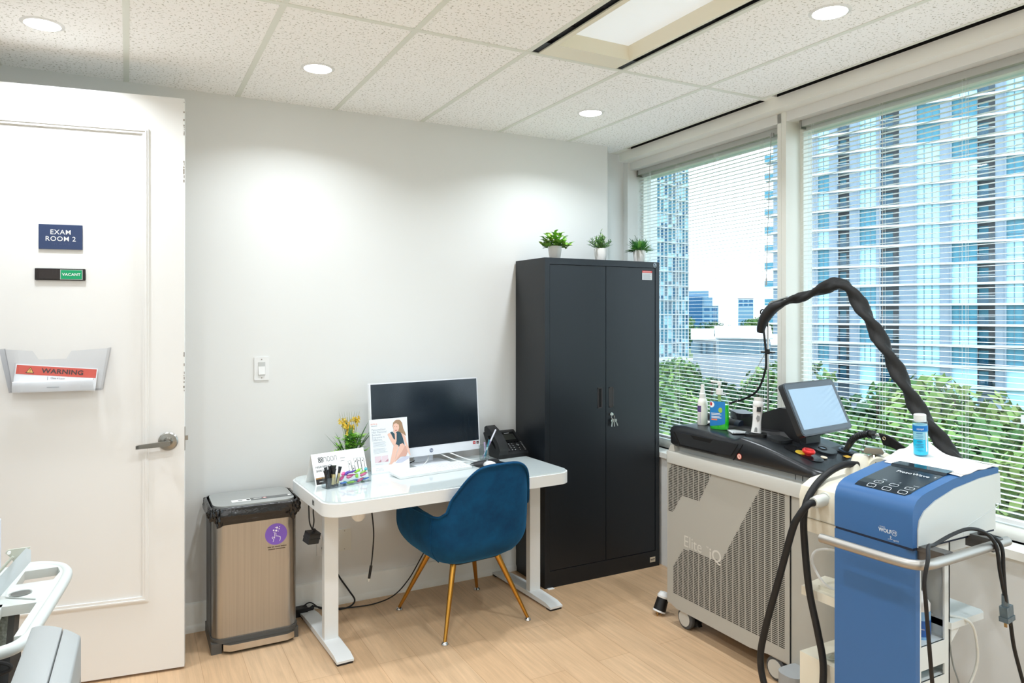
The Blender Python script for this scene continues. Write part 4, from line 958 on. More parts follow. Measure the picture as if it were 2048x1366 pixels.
b = B(MP); b.sph((-0.035, -0.02, 0.0045), (0.030, 0.052, 0.027), 20); bmesh.ops.bisect_plane(b.bm, geom=b.bm.verts[:] + b.bm.edges[:] + b.bm.faces[:], plane_co=(0, 0, DZ + 0.0045), plane_no=(0, 0, -1), clear_outer=True); link('shell', b, WPLAS, t)
b = B(MP); b.cyl((-0.038, 0.008, 0.028), (-0.032, 0.008, 0.028), 0.006, seg=12); link('wheel', b, GREYINK, t)
# cup with pens
t = thing('glass_cup', 'small clear glass of pens between the screen and the black telephone', 'glass', (1.825, 3.745, DZ))
b = B(); b.lathe([(0.0, 0.001), (0.028, 0.001), (0.032, 0.085), (0.0305, 0.085), (0.027, 0.006), (0.0, 0.006)], (1.825, 3.745, DZ), 28); link('glass', b, thin_glass('cup_glass', (244, 248, 248), 1.0), t)
for (dx, dy, tx, ty, L, c1, c2, lab) in ((0.012, 0, 0.075, 0.0, 0.17, (226, 226, 236), (176, 160, 196), 'long white and lilac pen leaning right in the clear glass'), (-0.012, 0.005, 0.006, 0.01, 0.10, (186, 166, 200), (206, 190, 214), 'short lilac pen standing in the clear glass'), (0.004, -0.01, 0.03, -0.005, 0.115, (60, 130, 150), (190, 220, 226), 'teal pen standing in the clear glass')):
    p0 = V((1.825 - dx * 0.9, 3.745 + dy, DZ + 0.008)); p1 = V((1.825 + tx, 3.745 + ty, DZ + L)); d = (p1 - p0)
    tt_ = thing('pen', lab, 'pen', p0)
    b = B(); b.cyl(p0 + d * 0.12, p1, 0.0048, seg=12, bev=0.001); link('barrel', b, P('pen_%d' % c1[0], c1, 0.3), tt_)
    b = B(); b.cyl(p0, p0 + d * 0.12, 0.0014, 0.0046, seg=12); b.cyl(p0 + d * 0.45, p0 + d * 0.6, 0.0052, seg=12); link('grip', b, P('pen_grip_%d' % c2[0], c2, 0.4), tt_)
# telephone
ph_ = R(4)
MPh = frame((1.905, 3.712, DZ), (math.cos(ph_), math.sin(ph_), 0), (-math.sin(ph_), math.cos(ph_), 0))
t = thing('desk_telephone', 'black office telephone with tilted keypad on the desk beside the cabinet', 'telephone', MPh @ V((0.10, 0.09, 0)))
PH = P('phone_black', (24, 25, 26), 0.38)
b = B(MPh); b.prism([(0, 0.0), (0.0, 0.022), (0.01, 0.03), (0.165, 0.135), (0.18, 0.135), (0.185, 0.125), (0.12, 0.03), (0.11, 0.0)], 0.0, 0.205, ax='x', bev=0.005); link('base', b, PH, t)
sl = math.atan2(0.105, 0.155)
MF = MPh @ frame((0, 0.01, 0.0305), (1, 0, 0), (0, math.cos(sl), math.sin(sl)))
b = B(MF); b.prism(rrect(0.132, 0.122, 0.105, 0.085, 0.004), 0, 0.006, bev=0.002); link('display_bezel', b, P('phone_gloss', (14, 15, 16), 0.2), t)
b = B(MF); b.box((0.090, 0.098, 0.006), (0.172, 0.146, 0.0066)); link('display', b, P('phone_lcd', (42, 44, 40), 0.25), t)
b = B(MF); b.box((0.115, 0.153, 0.006), (0.149, 0.156, 0.0067)); link('lettering', b, P('phone_print', (186, 188, 188), 0.4), t, smooth=False)
KEYM = P('phone_key', (34, 35, 36), 0.4); KEYP = P('phone_print', (186, 188, 188))
def key(x, y, w, h, s):
    b = B(MF); b.prism(rrect(x, y, w, h, 0.0025, 3), 0, 0.004, bev=0.001); k_ = link('key', b, KEYM, t)
    b = B(MF); b.text(s, h * 0.85, rot((x, y, 0.0046)), bold=0.03) if s else b.box((x - w * .3, y - 0.0008, 0.004), (x + w * .3, y + 0.0008, 0.0046)); link('legend', b, KEYP, k_, smooth=False)
for r in range(4):
    for c in range(3): key(0.082 + c * 0.0215, 0.064 - r * 0.0165, 0.016, 0.0105, ['1', '2', '3', '4', '5', '6', '7', '8', '9', '*', '0', '#'][r * 3 + c])
for r in range(7): key(0.192, 0.072 - r * 0.0105, 0.013, 0.006, '')
for (x, y) in ((0.160, 0.062), (0.153, 0.053), (0.167, 0.053), (0.160, 0.053), (0.160, 0.044), (0.158, 0.026), (0.158, 0.012)): key(x, y, 0.0085, 0.006, '')
for k in range(4): key(0.098 + k * 0.0215, 0.082, 0.014, 0.006, '')
b = B(MF)
b.prism([(-0.016, 0.002), (0.03, 0.002), (0.048, 0.022), (0.128, 0.026), (0.142, 0.004), (0.192, 0.004), (0.204, 0.026), (0.194, 0.046), (0.15, 0.056), (0.09, 0.060), (0.03, 0.052), (-0.012, 0.030)], -0.004, 0.056, ax='x', bev=0.014, seg=3)
link('handset', b, PH, t)
b = B(MPh); b.tube([(0.02 + 0.006 * math.cos(k * 1.1) - 0.0009 * k * 0.35, 0.02 - 0.0011 * k * 0.3 , 0.010 + 0.006 * math.sin(k * 1.1)) for k in range(60)], 0.0018, 5); link('coiled_cord', b, PH, t)

# ================================================================== CABINET
t = thing('steel_cabinet', 'tall matt black two door steel cabinet in the corner by the window', 'cabinet', (2.565, 3.77, 0))
KX0, KX1, KY0, KY1, KZ = 2.142, 2.990, 3.590, 3.945, 1.933
CAB = P('cabinet_black', (15, 21, 27), 0.36, bump=(300, 0.05, 0.0004))
b = B()
b.box((KX0, KY0 + 0.02, 0), (KX0 + 0.002, KY1, KZ)); b.box((KX1 - 0.002, KY0 + 0.02, 0), (KX1, KY1, KZ)); b.box((KX0, KY0 + 0.02, KZ - 0.002), (KX1, KY1, KZ)); b.box((KX0, KY1 - 0.002, 0), (KX1, KY1, KZ))
b.box((KX0, KY0, 0), (KX0 + 0.033, KY0 + 0.022, KZ), 0.0015); b.box((KX1 - 0.030, KY0, 0), (KX1, KY0 + 0.022, KZ), 0.0015)
b.box((KX0 + 0.033, KY0, KZ - 0.037), (KX1 - 0.030, KY0 + 0.022, KZ), 0.0015); b.box((KX0 + 0.033, KY0, 0.0), (KX1 - 0.030, KY0 + 0.022, 0.097), 0.0015)
link('body', b, CAB, t)
for nm, (xa, xb, hx) in (('l', (KX0 + 0.036, 2.5755, 2.5325)), ('r', (2.5795, KX1 - 0.033, 2.617))):
    b = B(); b.box((xa, KY0 + 0.003, 0.100), (xb, KY0 + 0.021, KZ - 0.040), 0.0015); d_ = link('door', b, CAB, t)
    b = B()
    for a, c in (((hx - 0.017, KY0 + 0.001, 1.030), (hx - 0.011, KY0 + 0.006, 1.155)), ((hx + 0.011, KY0 + 0.001, 1.030), (hx + 0.017, KY0 + 0.006, 1.155)), ((hx - 0.017, KY0 + 0.001, 1.149), (hx + 0.017, KY0 + 0.006, 1.155)), ((hx - 0.017, KY0 + 0.001, 1.030), (hx + 0.017, KY0 + 0.006, 1.036))): b.box(a, c, 0.001)
    h_ = link('handle', b, P('handle_rim', (52, 46, 46), 0.45), d_)
    b = B(); b.box((hx - 0.011, KY0 + 0.0022, 1.036), (hx + 0.011, KY0 + 0.0035, 1.149)); link('handle_recess', b, VOID if nm == 'l' else P('recess_brown', (40, 36, 34), 0.5), d_)
b = B(); b.cyl((2.613, KY0 + 0.004, 0.990), (2.613, KY0 - 0.008, 0.990), 0.0105, bev=0.001); link('lock', b, CHROME, t)
Mc = xz_frame(0, KY0 + 0.0018, 0)
b = B(Mc); b.box((2.855, 1.818, 0), (2.933, 1.876, 0.0006)); b.m = 1; b.box((2.855, 1.863, 0.0006), (2.933, 1.876, 0.001)); b.m = 2; b.box((2.862, 1.8685, 0.001), (2.925, 1.871, 0.0014))
for k in range(5): b.m = 3; b.box((2.862, 1.853 - k * 0.007, 0.0006), (2.922 - 0.006 * (k % 2), 1.8555 - k * 0.007, 0.0009))
link('warning_sticker', b, [P('label_grey_white', (206, 210, 212), 0.5), P('label_red', (206, 64, 58), 0.5), PAPER, GREYINK], t, smooth=False)
b = B(xz_frame(2.955, KY0 - 0.001, 1.9135)); b.flat(circ(0, 0, 0.0135, 28), I4); b.m = 1; b.flat(circ(0, 0, 0.0115, 28), I4, 0.0004); b.m = 0; stroke(b, [(-0.003, -0.005), (0.002, 0.007), (0.004, -0.004)], 0.002, 0.0009); link('emblem', b, [P('emblem_white', (210, 220, 226), 0.4), P('emblem_blue', (40, 60, 78), 0.4)], t, smooth=False)
b = B(xz_frame(0, KY0 - 0.001, 0)); b.box((2.915, 0.030, 0), (2.957, 0.062, 0.0005)); b.m = 1; b.box((2.919, 0.047, 0.0005), (2.953, 0.0505, 0.001)); b.box((2.922, 0.041, 0.0005), (2.949, 0.0435, 0.001)); link('base_label', b, [P('label_tan', (206, 196, 176), 0.5), INK], t, smooth=False)
b = B(); b.box((2.155, 3.568, 0.0), (2.195, 3.589, 0.0025)); link('shim', b, PAPER, t, label='white paper shim under the front corner')
# keys in the lock
t = thing('key_ring', 'bunch of small keys hanging from the right cabinet door lock', 'keys', (2.62, KY0 - 0.02, 0.93))
b = B(); b.tube([(2.619 + 0.012 * math.cos(a), KY0 - 0.014 + 0.003 * math.sin(a), 0.972 + 0.012 * math.sin(a)) for a in [k * PI / 9 for k in range(18)]], 0.0011, 5, closed=True); link('ring', b, CHROME, t)
for k, (dx, an) in enumerate(((-0.004, 8), (0.004, -6), (0.012, -24))):
    Mk = xz_frame(2.619 + dx, KY0 - 0.012 - 0.003 * k, 0.960) @ rot((0, 0, 0), 0, 0, R(-an))
    b = B(Mk); b.prism(circ(0, -0.009, 0.0095, 18), 0, 0.002); b.prism([(-0.0035, -0.015), (0.0035, -0.015), (0.0035, -0.044), (0.001, -0.048), (-0.0035, -0.042)], 0, 0.002); link('key', b, NICKEL if k else CHROME, t)
b = B(xz_frame(2.613, KY0 - 0.008, 0.990)); b.prism(circ(0.004, 0, 0.008, 16, 0.005), 0, 0.004); link('key', b, CHROME, t)
# potted plants on top
def pot(b, c, r=0.042, h=0.082):
    b.lathe([(0.0, 0), (r * 0.72, 0), (r * 0.86, h * 0.3), (r * 0.97, h * 0.7), (r, h), (r * 0.93, h), (r * 0.9, h * 0.86), (0, h * 0.84)], c, 28)
POTM = P('ceramic_white', (226, 224, 220), 0.3)
def plant(label, x, y, kind, seed):
    t = thing('potted_plant', label, 'plant', (x, y, KZ))
    b = B(); pot(b, (x, y, KZ)); link('pot', b, POTM, t)
    rn = random.Random(seed); z0 = KZ + 0.072
    b = B(); s = B(); top = B()
    if kind == 0:
        for k in range(30):
            a = k * 2.4 + rn.uniform(-.2, .2); el = rn.uniform(-0.1, 1.25); L = rn.uniform(0.07, 0.105)
            d = V((math.cos(a) * math.cos(el), math.sin(a) * math.cos(el), math.sin(el))); tip = V((x, y, z0)) + d * L
            s.tube([(x, y, z0), V((x, y, z0)) + d * L * 0.5 + V((0, 0, 0.006)), tip], 0.0012, 4)
            for j in range(6):
                q = V((x, y, z0)) + d * L * (0.35 + 0.13 * j); a2 = a + (1 if j % 2 else -1) * rn.uniform(0.5, 1.5)
                leaf(b if rn.random() < 0.8 else top, q, (math.cos(a2), math.sin(a2), rn.uniform(0.0, 0.9)), rn.uniform(0.032, 0.048), 0.024, 0.5, 4, fold=0.3)
    elif kind == 1:
        for k in range(44):
            a = k * 2.4; el = rn.uniform(0.3, 1.5) if k else 1.55; L = rn.uniform(0.065, 0.10) if k else 0.125
            d = V((math.cos(a) * math.cos(el), math.sin(a) * math.cos(el), math.sin(el)))
            s.tube([(x, y, z0), V((x, y, z0)) + d * L], 0.001, 4)
            for j in range(16):
                q = V((x, y, z0)) + d * L * (0.2 + 0.05 * j); a2 = j * 2.4 + k
                leaf(b if rn.random() < 0.7 else top, q, V((math.cos(a2), math.sin(a2), 0.2)) + d * 0.7, rn.uniform(0.018, 0.028), 0.0055, 0.1, 2)
    else:
        for k in range(170):
            a = rn.uniform(0, 6.28); el = rn.uniform(0.15, 1.5); L = rn.uniform(0.055, 0.10)
            leaf(b if rn.random() < 0.8 else top, (x + 0.015 * math.cos(a), y + 0.015 * math.sin(a), z0), (math.cos(a) * math.cos(el), math.sin(a) * math.cos(el), math.sin(el)), L, 0.012, 0.5, 5, fold=0.4)
        for k in range(12):
            a = PI + rn.uniform(-1.2, 1.8); el = rn.uniform(0.7, 1.3); L = rn.uniform(0.08, 0.115); d = V((math.cos(a) * math.cos(el), math.sin(a) * math.cos(el), math.sin(el)))
            s.tube([(x, y, z0), V((x, y, z0)) + d * L], 0.0008, 4)
            for j in range(4): s.sph(V((x, y, z0)) + d * L * (0.8 + 0.07 * j) + V((rn.uniform(-.003, .003), 0, 0)), 0.0026, 6)
    A = [P('plant_green_a', (112, 166, 62), 0.42), P('plant_green_b', (96, 142, 84), 0.45), P('plant_green_c', (70, 134, 62), 0.42)][kind]
    T = [P('plant_light_a', (158, 196, 72), 0.42), P('plant_light_b', (142, 182, 96), 0.45), P('plant_light_c', (120, 178, 84), 0.42)][kind]
    link('foliage', b, A, t); link('stems', s, P('stem_dark_green', (46, 76, 50), 0.5), t); link('new_growth', top, T, t)
plant('broad leaved green plant in a white pot, leftmost on top of the black cabinet', 2.290, 3.72, 0, 4)
plant('feathery upright green plant in a white pot, middle one on the black cabinet', 2.628, 3.72, 1, 5)
plant('bushy grass like green plant in a white pot, rightmost on the black cabinet', 2.930, 3.715, 2, 6)
# ================================================================== LASER MACHINE (grey cabinet with black console)
EG = P('machine_grey', (172, 170, 162), 0.42)
EG2 = P('machine_grey_light', (188, 187, 180), 0.4)
CONS = P('console_black', (32, 35, 39), 0.3, bump=(500, 0.04, 0.0003))
els = thing('laser_machine', 'large grey wheeled treatment machine with black console, tilted touch screen and fabric covered arm', 'machine', (2.68, 2.42, 0))
EX0, EX1, EYF, EYB = 2.480, 2.885, 1.925, 2.915
def plan(g, rf, rb=0.03, x0=EX0, x1=EX1, yf=EYF, yb=EYB, n=8):
    pts = []
    for (cx, cy, r, a0) in ((x1 - g - rb, yb - g - rb, rb, 0), (x0 + g + rb, yb - g - rb, rb, 90), (x0 + g + rf, yf + g + rf, rf, 180), (x1 - g - rf, yf + g + rf, rf, 270)):
        for k in range(n + 1): a = R(a0 + 90 * k / n); pts.append((cx + r * math.cos(a), cy + r * math.sin(a)))
    return pts
b = B(); b.prism(plan(0.004, 0.13), 0.105, 0.86, bev=0.006); link('body', b, EG, els)
b = B(); b.prism([(2.912, 0.108), (2.88, 0.104), (2.84, 0.092), (2.70, 0.094), (2.35, 0.094), (2.22, 0.112), (2.129, 0.112), (2.129, 0.842), (2.912, 0.842)], EX0 - 0.001, EX0 + 0.02, ax='x', bev=0.002)
link('side_panel', b, EG, els)
b = B(); b.box((EX0 + 0.0025, 2.1235, 0.11), (EX0 + 0.008, 2.1285, 0.86)); link('seam', b, VOID, els, smooth=False)
# ventilation slots in three fields
def inside(p, poly):
    c = False; n = len(poly)
    for i in range(n):
        (x0, y0), (x1, y1) = poly[i], poly[i - 1]
        if (y0 > p[1]) != (y1 > p[1]) and p[0] < (x1 - x0) * (p[1] - y0) / (y1 - y0) + x0: c = not c
    return c
FA = [(2.874, 0.835), (2.582, 0.835), (2.672, 0.681), (2.798, 0.680), (2.865, 0.580), (2.904, 0.580), (2.904, 0.780)]
FB = [(2.283, 0.838), (2.147, 0.838), (2.147, 0.165), (2.868, 0.165), (2.868, 0.300), (2.787, 0.415), (2.528, 0.428)]
b = B()
y = 2.902 - 0.0005
while y > 2.15:
    z = 0.168
    while z < 0.836:
        for F in (FA, FB):
            ya, yb = y - 0.0315, y
            if inside(((ya + yb) / 2, z), F) or (inside((ya + 0.004, z), F) or inside((yb - 0.004, z), F)):
                steps = [ya + (yb - ya) * k / 8 for k in range(9)]; ok = [s for s in steps if inside((s, z), F)]
                if len(ok) >= 2:
                    b.faces([b.pt((EX0 - 0.0014, p, q)) for p, q in ((max(ok), z), (min(ok), z), (min(ok), z + 0.0043), (max(ok), z + 0.0043))], [(0, 1, 2, 3)])
        z += 0.0083
    y -= 0.0377
link('vent_slots', b, P('vent_dark', (34, 30, 26), 0.8), els, smooth=False)
ML_ = frame((EX0 - 0.0018, 2.787, 0.455), (0, -1, 0), (0, 0, 1))
b = B(ML_); b.text('Elite', 0.082, rot((0.0, 0.0, 0)), 'LEFT', bold=-0.006, scx=0.92); b.text('iQ', 0.080, rot((0.180, -0.012, 0)), 'LEFT', bold=0.010, scx=1.0); b.text('\u2122', 0.02, rot((0.158, 0.012, 0)), 'LEFT'); link('lettering', b, P('machine_lettering', (206, 204, 196), 0.4), els, smooth=False)
b = B()
ro, ri = plan(-0.012, 0.14, 0.035), plan(0.03, 0.12, 0.03)
n = len(ro); vs = []; lev = [(ro, 0.834), (ro, 0.884), (plan(-0.008, 0.138, 0.034), 0.893), (plan(0.0, 0.135, 0.033), 0.896), (ri, 0.896), (ri, 0.87)]
for pl, z in lev: vs += [V((p[0], p[1], z)) for p in pl]
b.faces(vs, [(l * n + i, l * n + (i + 1) % n, (l + 1) * n + (i + 1) % n, (l + 1) * n + i) for l in range(len(lev) - 1) for i in range(n)] + [tuple(range(n - 1, -1, -1))])
link('rim', b, EG2, els)
b = B(); b.prism(plan(0.028, 0.12, 0.03), 0.86, 0.926); link('collar', b, P('collar_grey', (160, 163, 162), 0.35), els)
for yy in (2.122, 2.085):
    b = B(); b.box((EX0 + 0.0265, yy - 0.0012, 0.897), (EX0 + 0.03, yy + 0.0012, 0.926)); link('collar_seam', b, VOID, els, smooth=False)
b = B(); b.prism([(2.90, 0.896), (2.88, 0.93), (2.86, 0.93), (2.85, 0.896)], EX0 - 0.004, EX0 + 0.04, ax='x', bev=0.002); link('rear_bracket', b, EG2, els)
# console
def ztop(y):
    t = [(1.92, 0.952), (1.97, 0.962), (2.05, 0.977), (2.18, 1.006), (2.30, 1.026), (2.40, 1.036), (2.41, 1.036), (2.45, 1.021), (2.60, 1.029), (2.786, 1.036), (2.86, 1.034), (2.90, 1.026)]
    for (a, za), (c, zc) in zip(t, t[1:]):
        if a <= y <= c: return za + (zc - za) * (y - a) / (c - a)
    return t[0][1] if y < t[0][0] else t[-1][1]
CX, CW, CYF, CYB = (EX0 + EX1) / 2, 0.2125, 1.935, 2.892
ysec = [CYB - 0.02 * (1 - math.cos(k * PI / 12)) for k in range(6)] + [2.80, 2.70, 2.60, 2.52, 2.45, 2.43, 2.41, 2.40, 2.36, 2.28, 2.2, 2.12, 2.06] + [CYF + 0.10 * (1 - math.sin(k * PI / 20)) for k in range(0, 11)]
def hw(y, g):
    r = 0.10; rb = 0.02; w_ = CW
    if y < CYF + r: w_ = CW - r + math.sqrt(max(0, r * r - (r - (y - CYF)) ** 2))
    if y > CYB - rb: w_ = CW - rb + math.sqrt(max(0, rb * rb - (rb - (CYB - y)) ** 2))
    return max(0.001, w_ - g)
b = B(); rings = []
for g, zf in ((0.016, lambda y: 0.924), (0.003, lambda y: 0.938), (0.0, lambda y: ztop(y) - 0.030), (0.004, lambda y: ztop(y) - 0.012), (0.014, lambda y: ztop(y) - 0.002), (0.022, lambda y: ztop(y))):
    sc = lambda y: CYF + g + (y - CYF) * (CYB - CYF - 2 * g) / (CYB - CYF)
    rings.append([V((CX - hw(y, g), sc(y), zf(y))) for y in ysec] + [V((CX + hw(y, g), sc(y), zf(y))) for y in reversed(ysec)])
n = len(rings[0]); vs = [p for r in rings for p in r]; fs = [(l * n + i, (l + 1) * n + i, (l + 1) * n + (i + 1) % n, l * n + (i + 1) % n) for l in range(len(rings) - 1) for i in range(n)]
o0 = (len(rings) - 1) * n; m_ = len(ysec)
fs += [(o0 + i, o0 + n - 1 - i, o0 + n - 2 - i, o0 + i + 1) for i in range(m_ - 1)]
b.faces(vs, fs); bmesh.ops.recalc_face_normals(b.bm, faces=b.bm.faces[:]); CONSOLE = link('console', b, CONS, els, ang=50)
XS = CX - CW
b = B(); b.prism([(2.840, 1.000), (2.800, 0.942), (2.52, 0.942), (2.455, 0.945), (2.41, 1.004)], XS - 0.0025, XS + 0.01, ax='x', bev=0.002); dr_ = link('drawer', b, P('drawer_black', (26, 27, 29), 0.4), CONSOLE)
b = B(); b.prism([(2.725, 0.9995), (2.570, 0.9995), (2.588, 0.983), (2.700, 0.983)], XS - 0.0034, XS, ax='x'); link('drawer_handle', b, VOID, dr_, smooth=False)
b = B(); b.prism([(2.852, 1.0), (2.842, 1.0), (2.802, 0.939), (2.55, 0.939), (2.55, 0.934), (2.808, 0.934)], XS - 0.0028, XS, ax='x'); link('drawer_groove', b, VOID, dr_, smooth=False)
b = B(); b.prism([(2.384, 1.008), (2.380, 1.008), (2.440, 0.926), (2.444, 0.926)], XS - 0.002, XS + 0.004, ax='x')
link('console_seam', b, VOID, CONSOLE, smooth=False)
b = B(frame((XS - 0.0012, 2.402, 0.950), (0, -1, 0), (0, 0, 1))); b.prism(circ(0, 0, 0.0135, 24), 0, 0.001); b.m = 1; b.prism(circ(0, 0, 0.011, 24), 0.001, 0.0014); b.m = 0; stroke(b, [(-0.004, -0.005), (-0.003, 0.004), (0.001, 0.001), (0.004, 0.006), (0.005, -0.005)], 0.002, 0.0018); stroke(b, [(-0.008, 0.008), (0.008, -0.008)], 0.0016, 0.002)
link('warning_disc', b, [P('disc_red', (206, 84, 66), 0.5), P('disc_pale', (240, 216, 204), 0.5)], CONSOLE, smooth=False)
# screen support and touch screen
b = B()
b.prism([(2.80, 1.022), (2.80, 1.042), (2.62, 1.075), (2.50, 1.115), (2.36, 1.165), (2.29, 1.165), (2.235, 1.075), (2.21, 1.062), (2.21, 1.000), (2.28, 1.012)], 2.680, 2.775, ax='x', bev=0.004)
b.faces([V(p) for p in ((2.60, 2.76, 1.030), (2.682, 2.80, 1.030), (2.682, 2.26, 1.006), (2.650, 2.36, 1.020), (2.62, 2.76, 1.044), (2.69, 2.79, 1.046), (2.69, 2.30, 1.060), (2.665, 2.38, 1.050))], [(3, 2, 1, 0), (4, 5, 6, 7), (0, 1, 5, 4), (1, 2, 6, 5), (2, 3, 7, 6), (3, 0, 4, 7)])
link('screen_stand', b, P('stand_black', (28, 28, 30), 0.4), CONSOLE)
yl, tl_ = 0.150, 0.43
ML2 = frame((2.716, 2.175, 1.190), (math.cos(yl), math.sin(yl), 0), (-math.sin(yl) * math.sin(tl_), math.cos(yl) * math.sin(tl_), math.cos(tl_)))
b = B(ML2); b.prism(rrect(0, 0, 0.407, 0.241, 0.022, 6), -0.026, 0.0, bev=0.006, seg=3); b.prism(rrect(0.02, -0.01, 0.2, 0.13, 0.02), -0.055, -0.026, bev=0.006); mon_ = link('screen_housing', b, CONS, els)
b = B(ML2); b.prism(rrect(0, 0, 0.395, 0.229, 0.018, 6), 0.0, 0.0012); link('glass_bezel', b, P('bezel_glass', (58, 68, 78), 0.2), mon_)
b = B(ML2); b.box((-0.178, -0.092, 0.0012), (0.178, 0.090, 0.0018)); SCRM = P('touch_screen', (150, 176, 198), 0.14, emit=0.06); link('touch_screen', b, SCRM, mon_, smooth=False)
# emergency stop, indicators, connector
def ct(x, y): return rot((x, y, ztop(y)), -math.atan2(ztop(y + 0.02) - ztop(y - 0.02), 0.04) * -1 * 1.0)
Me = ct(2.585, 2.135)
b = B(Me); b.prism(rrect(0.0, 0.01, 0.075, 0.19, 0.037, 8), -0.004, 0.001, bev=0.0008); link('button_panel', b, P('panel_gloss', (16, 17, 20), 0.2), CONSOLE)
b = B(Me); b.lathe([(0.0, 0.0), (0.015, 0.0), (0.014, 0.008), (0.024, 0.010), (0.027, 0.014), (0.027, 0.020), (0.023, 0.025), (0.0, 0.0265)], (0.004, -0.01, 0), 28); b.m = 1; b.tube([(0.004 + 0.015 * math.cos(a), -0.01 + 0.015 * math.sin(a), 0.0262) for a in [k * PI / 12 for k in range(24)]], 0.0012, 5, closed=True); link('emergency_stop', b, [P('stop_red', (226, 44, 40), 0.35), P('stop_dark_red', (178, 30, 30), 0.4)], CONSOLE)
b = B(Me); b.lathe([(0.0, 0.0), (0.024, 0.0), (0.022, 0.003), (0.0, 0.003)], (-0.008, 0.018, 0.0005), 28); link('yellow_ring', b, P('stop_yellow', (226, 190, 40), 0.4), CONSOLE)
Mi = ct(2.640, 2.085)
b = B(Mi); b.prism(circ(0, 0, 0.014, 20), 0, 0.0025, bev=0.0006); link('indicator_disc', b, P('indicator_cream', (226, 210, 184), 0.35), CONSOLE)
Mk_ = ct(2.715, 2.14)
b = B(Mk_); b.prism(rrect(-0.0, 0.035, 0.095, 0.17, 0.045, 8), -0.004, 0.008, bev=0.004); link('raised_pad', b, CONS, CONSOLE)
b = B(Mk_); b.tube([(0.017 * math.cos(a), 0.012 + 0.017 * math.sin(a), 0.009) for a in [k * PI / 14 for k in range(28)]], 0.003, 6, closed=True); b.m = 1; b.prism(circ(0, 0.012, 0.015, 20), 0.006, 0.0085); link('key_switch', b, [BLACK, P('switch_silver', (150, 170, 186), 0.25, 0.8)], CONSOLE)
Mq = ct(2.812, 2.105)
b = B(Mq); b.prism([(-0.055, 0.05), (-0.03, -0.005), (0.0, -0.03), (0.03, -0.03), (0.03, 0.06)], -0.002, 0.004, bev=0.001); link('socket_plate', b, BLACK, CONSOLE)
b = B(Mq); b.lathe([(0.0, 0.0), (0.026, 0.0), (0.026, 0.008), (0.018, 0.010), (0.018, 0.004), (0.0, 0.004)], (0.002, 0.01, 0), 28); link('socket', b, P('socket_blue_grey', (84, 100, 118), 0.3, 0.5), CONSOLE)
b = B(ct(2.765, 2.065)); b.prism(rrect(0, 0, 0.032, 0.022, 0.003), 0.0, 0.001); link('yellow_label', b, P('label_yellow', (214, 168, 60), 0.5), CONSOLE)
# fibre with corrugated sleeve and black cover flap lying to the right of the console
b = B(); p0, p1 = V((2.808, 2.112, 0.985)), V((2.80, 2.075, 1.038)); b.cyl(p0, p1, 0.013, 0.0115, seg=18, bev=0.001); b.cyl(p0 + (p1 - p0) * 0.7, p1, 0.0145, seg=18); fib = link('fibre_connector', b, P('connector_grey', (96, 96, 94), 0.35, 0.7), els)
path = spline([(2.80, 2.075, 1.038), (2.795, 2.055, 1.058), (2.79, 2.026, 1.076), (2.785, 1.985, 1.090), (2.78, 1.955, 1.093)], 7)
b = B(); b.tube(path, [0.0125 + (0.003 if k % 2 else 0) for k in range(len(path))], 12); link('corrugated_sleeve', b, BLACK, fib, ang=20)
b = B(); b.lathe([(0.0, -0.014), (0.018, -0.014), (0.019, -0.006), (0.014, -0.004), (0.014, 0.004), (0.019, 0.006), (0.018, 0.014), (0.0, 0.014)], M=frame((2.78, 1.962, 1.092), (0, 0, 1), (1, 0, 0)), seg=18); link('strain_relief', b, BLACK, fib)
b = B(); b.tube(spline([(2.78, 1.955, 1.093), (2.78, 1.92, 1.092), (2.78, 1.885, 1.086)], 5), 0.006, 10); link('metal_tube', b, CHROME, fib)
b = B()
b.grid(lambda u, v: (2.768 + 0.014 * v + 0.004 * math.sin(6 * u), 1.918 - 0.125 * u - 0.012 * v, 1.106 - 0.045 * u + 0.01 * math.sin(PI * u) - 0.050 * v), 14, 8)
o = link('cover_flap', b, P('black_fabric', (24, 24, 26), 0.75), fib); md = o.modifiers.new('t', 'SOLIDIFY'); md.thickness = 0.004
b = B(); b.tube([(2.766, 1.893 + 0.006 * math.cos(a), 1.086 + 0.006 * math.sin(a)) for a in [k * PI / 8 for k in range(16)]], 0.0018, 6, closed=True); link('snap', b, P('brass_snap', (214, 196, 160), 0.3, 0.8), fib)
b = B(); b.tube(spline([(2.782, 1.962, 1.085), (2.772, 1.985, 1.05), (2.765, 2.02, 0.985), (2.76, 2.03, 0.95)], 5), 0.0014, 6); link('tether', b, P('tether_grey', (150, 156, 158), 0.4), fib)
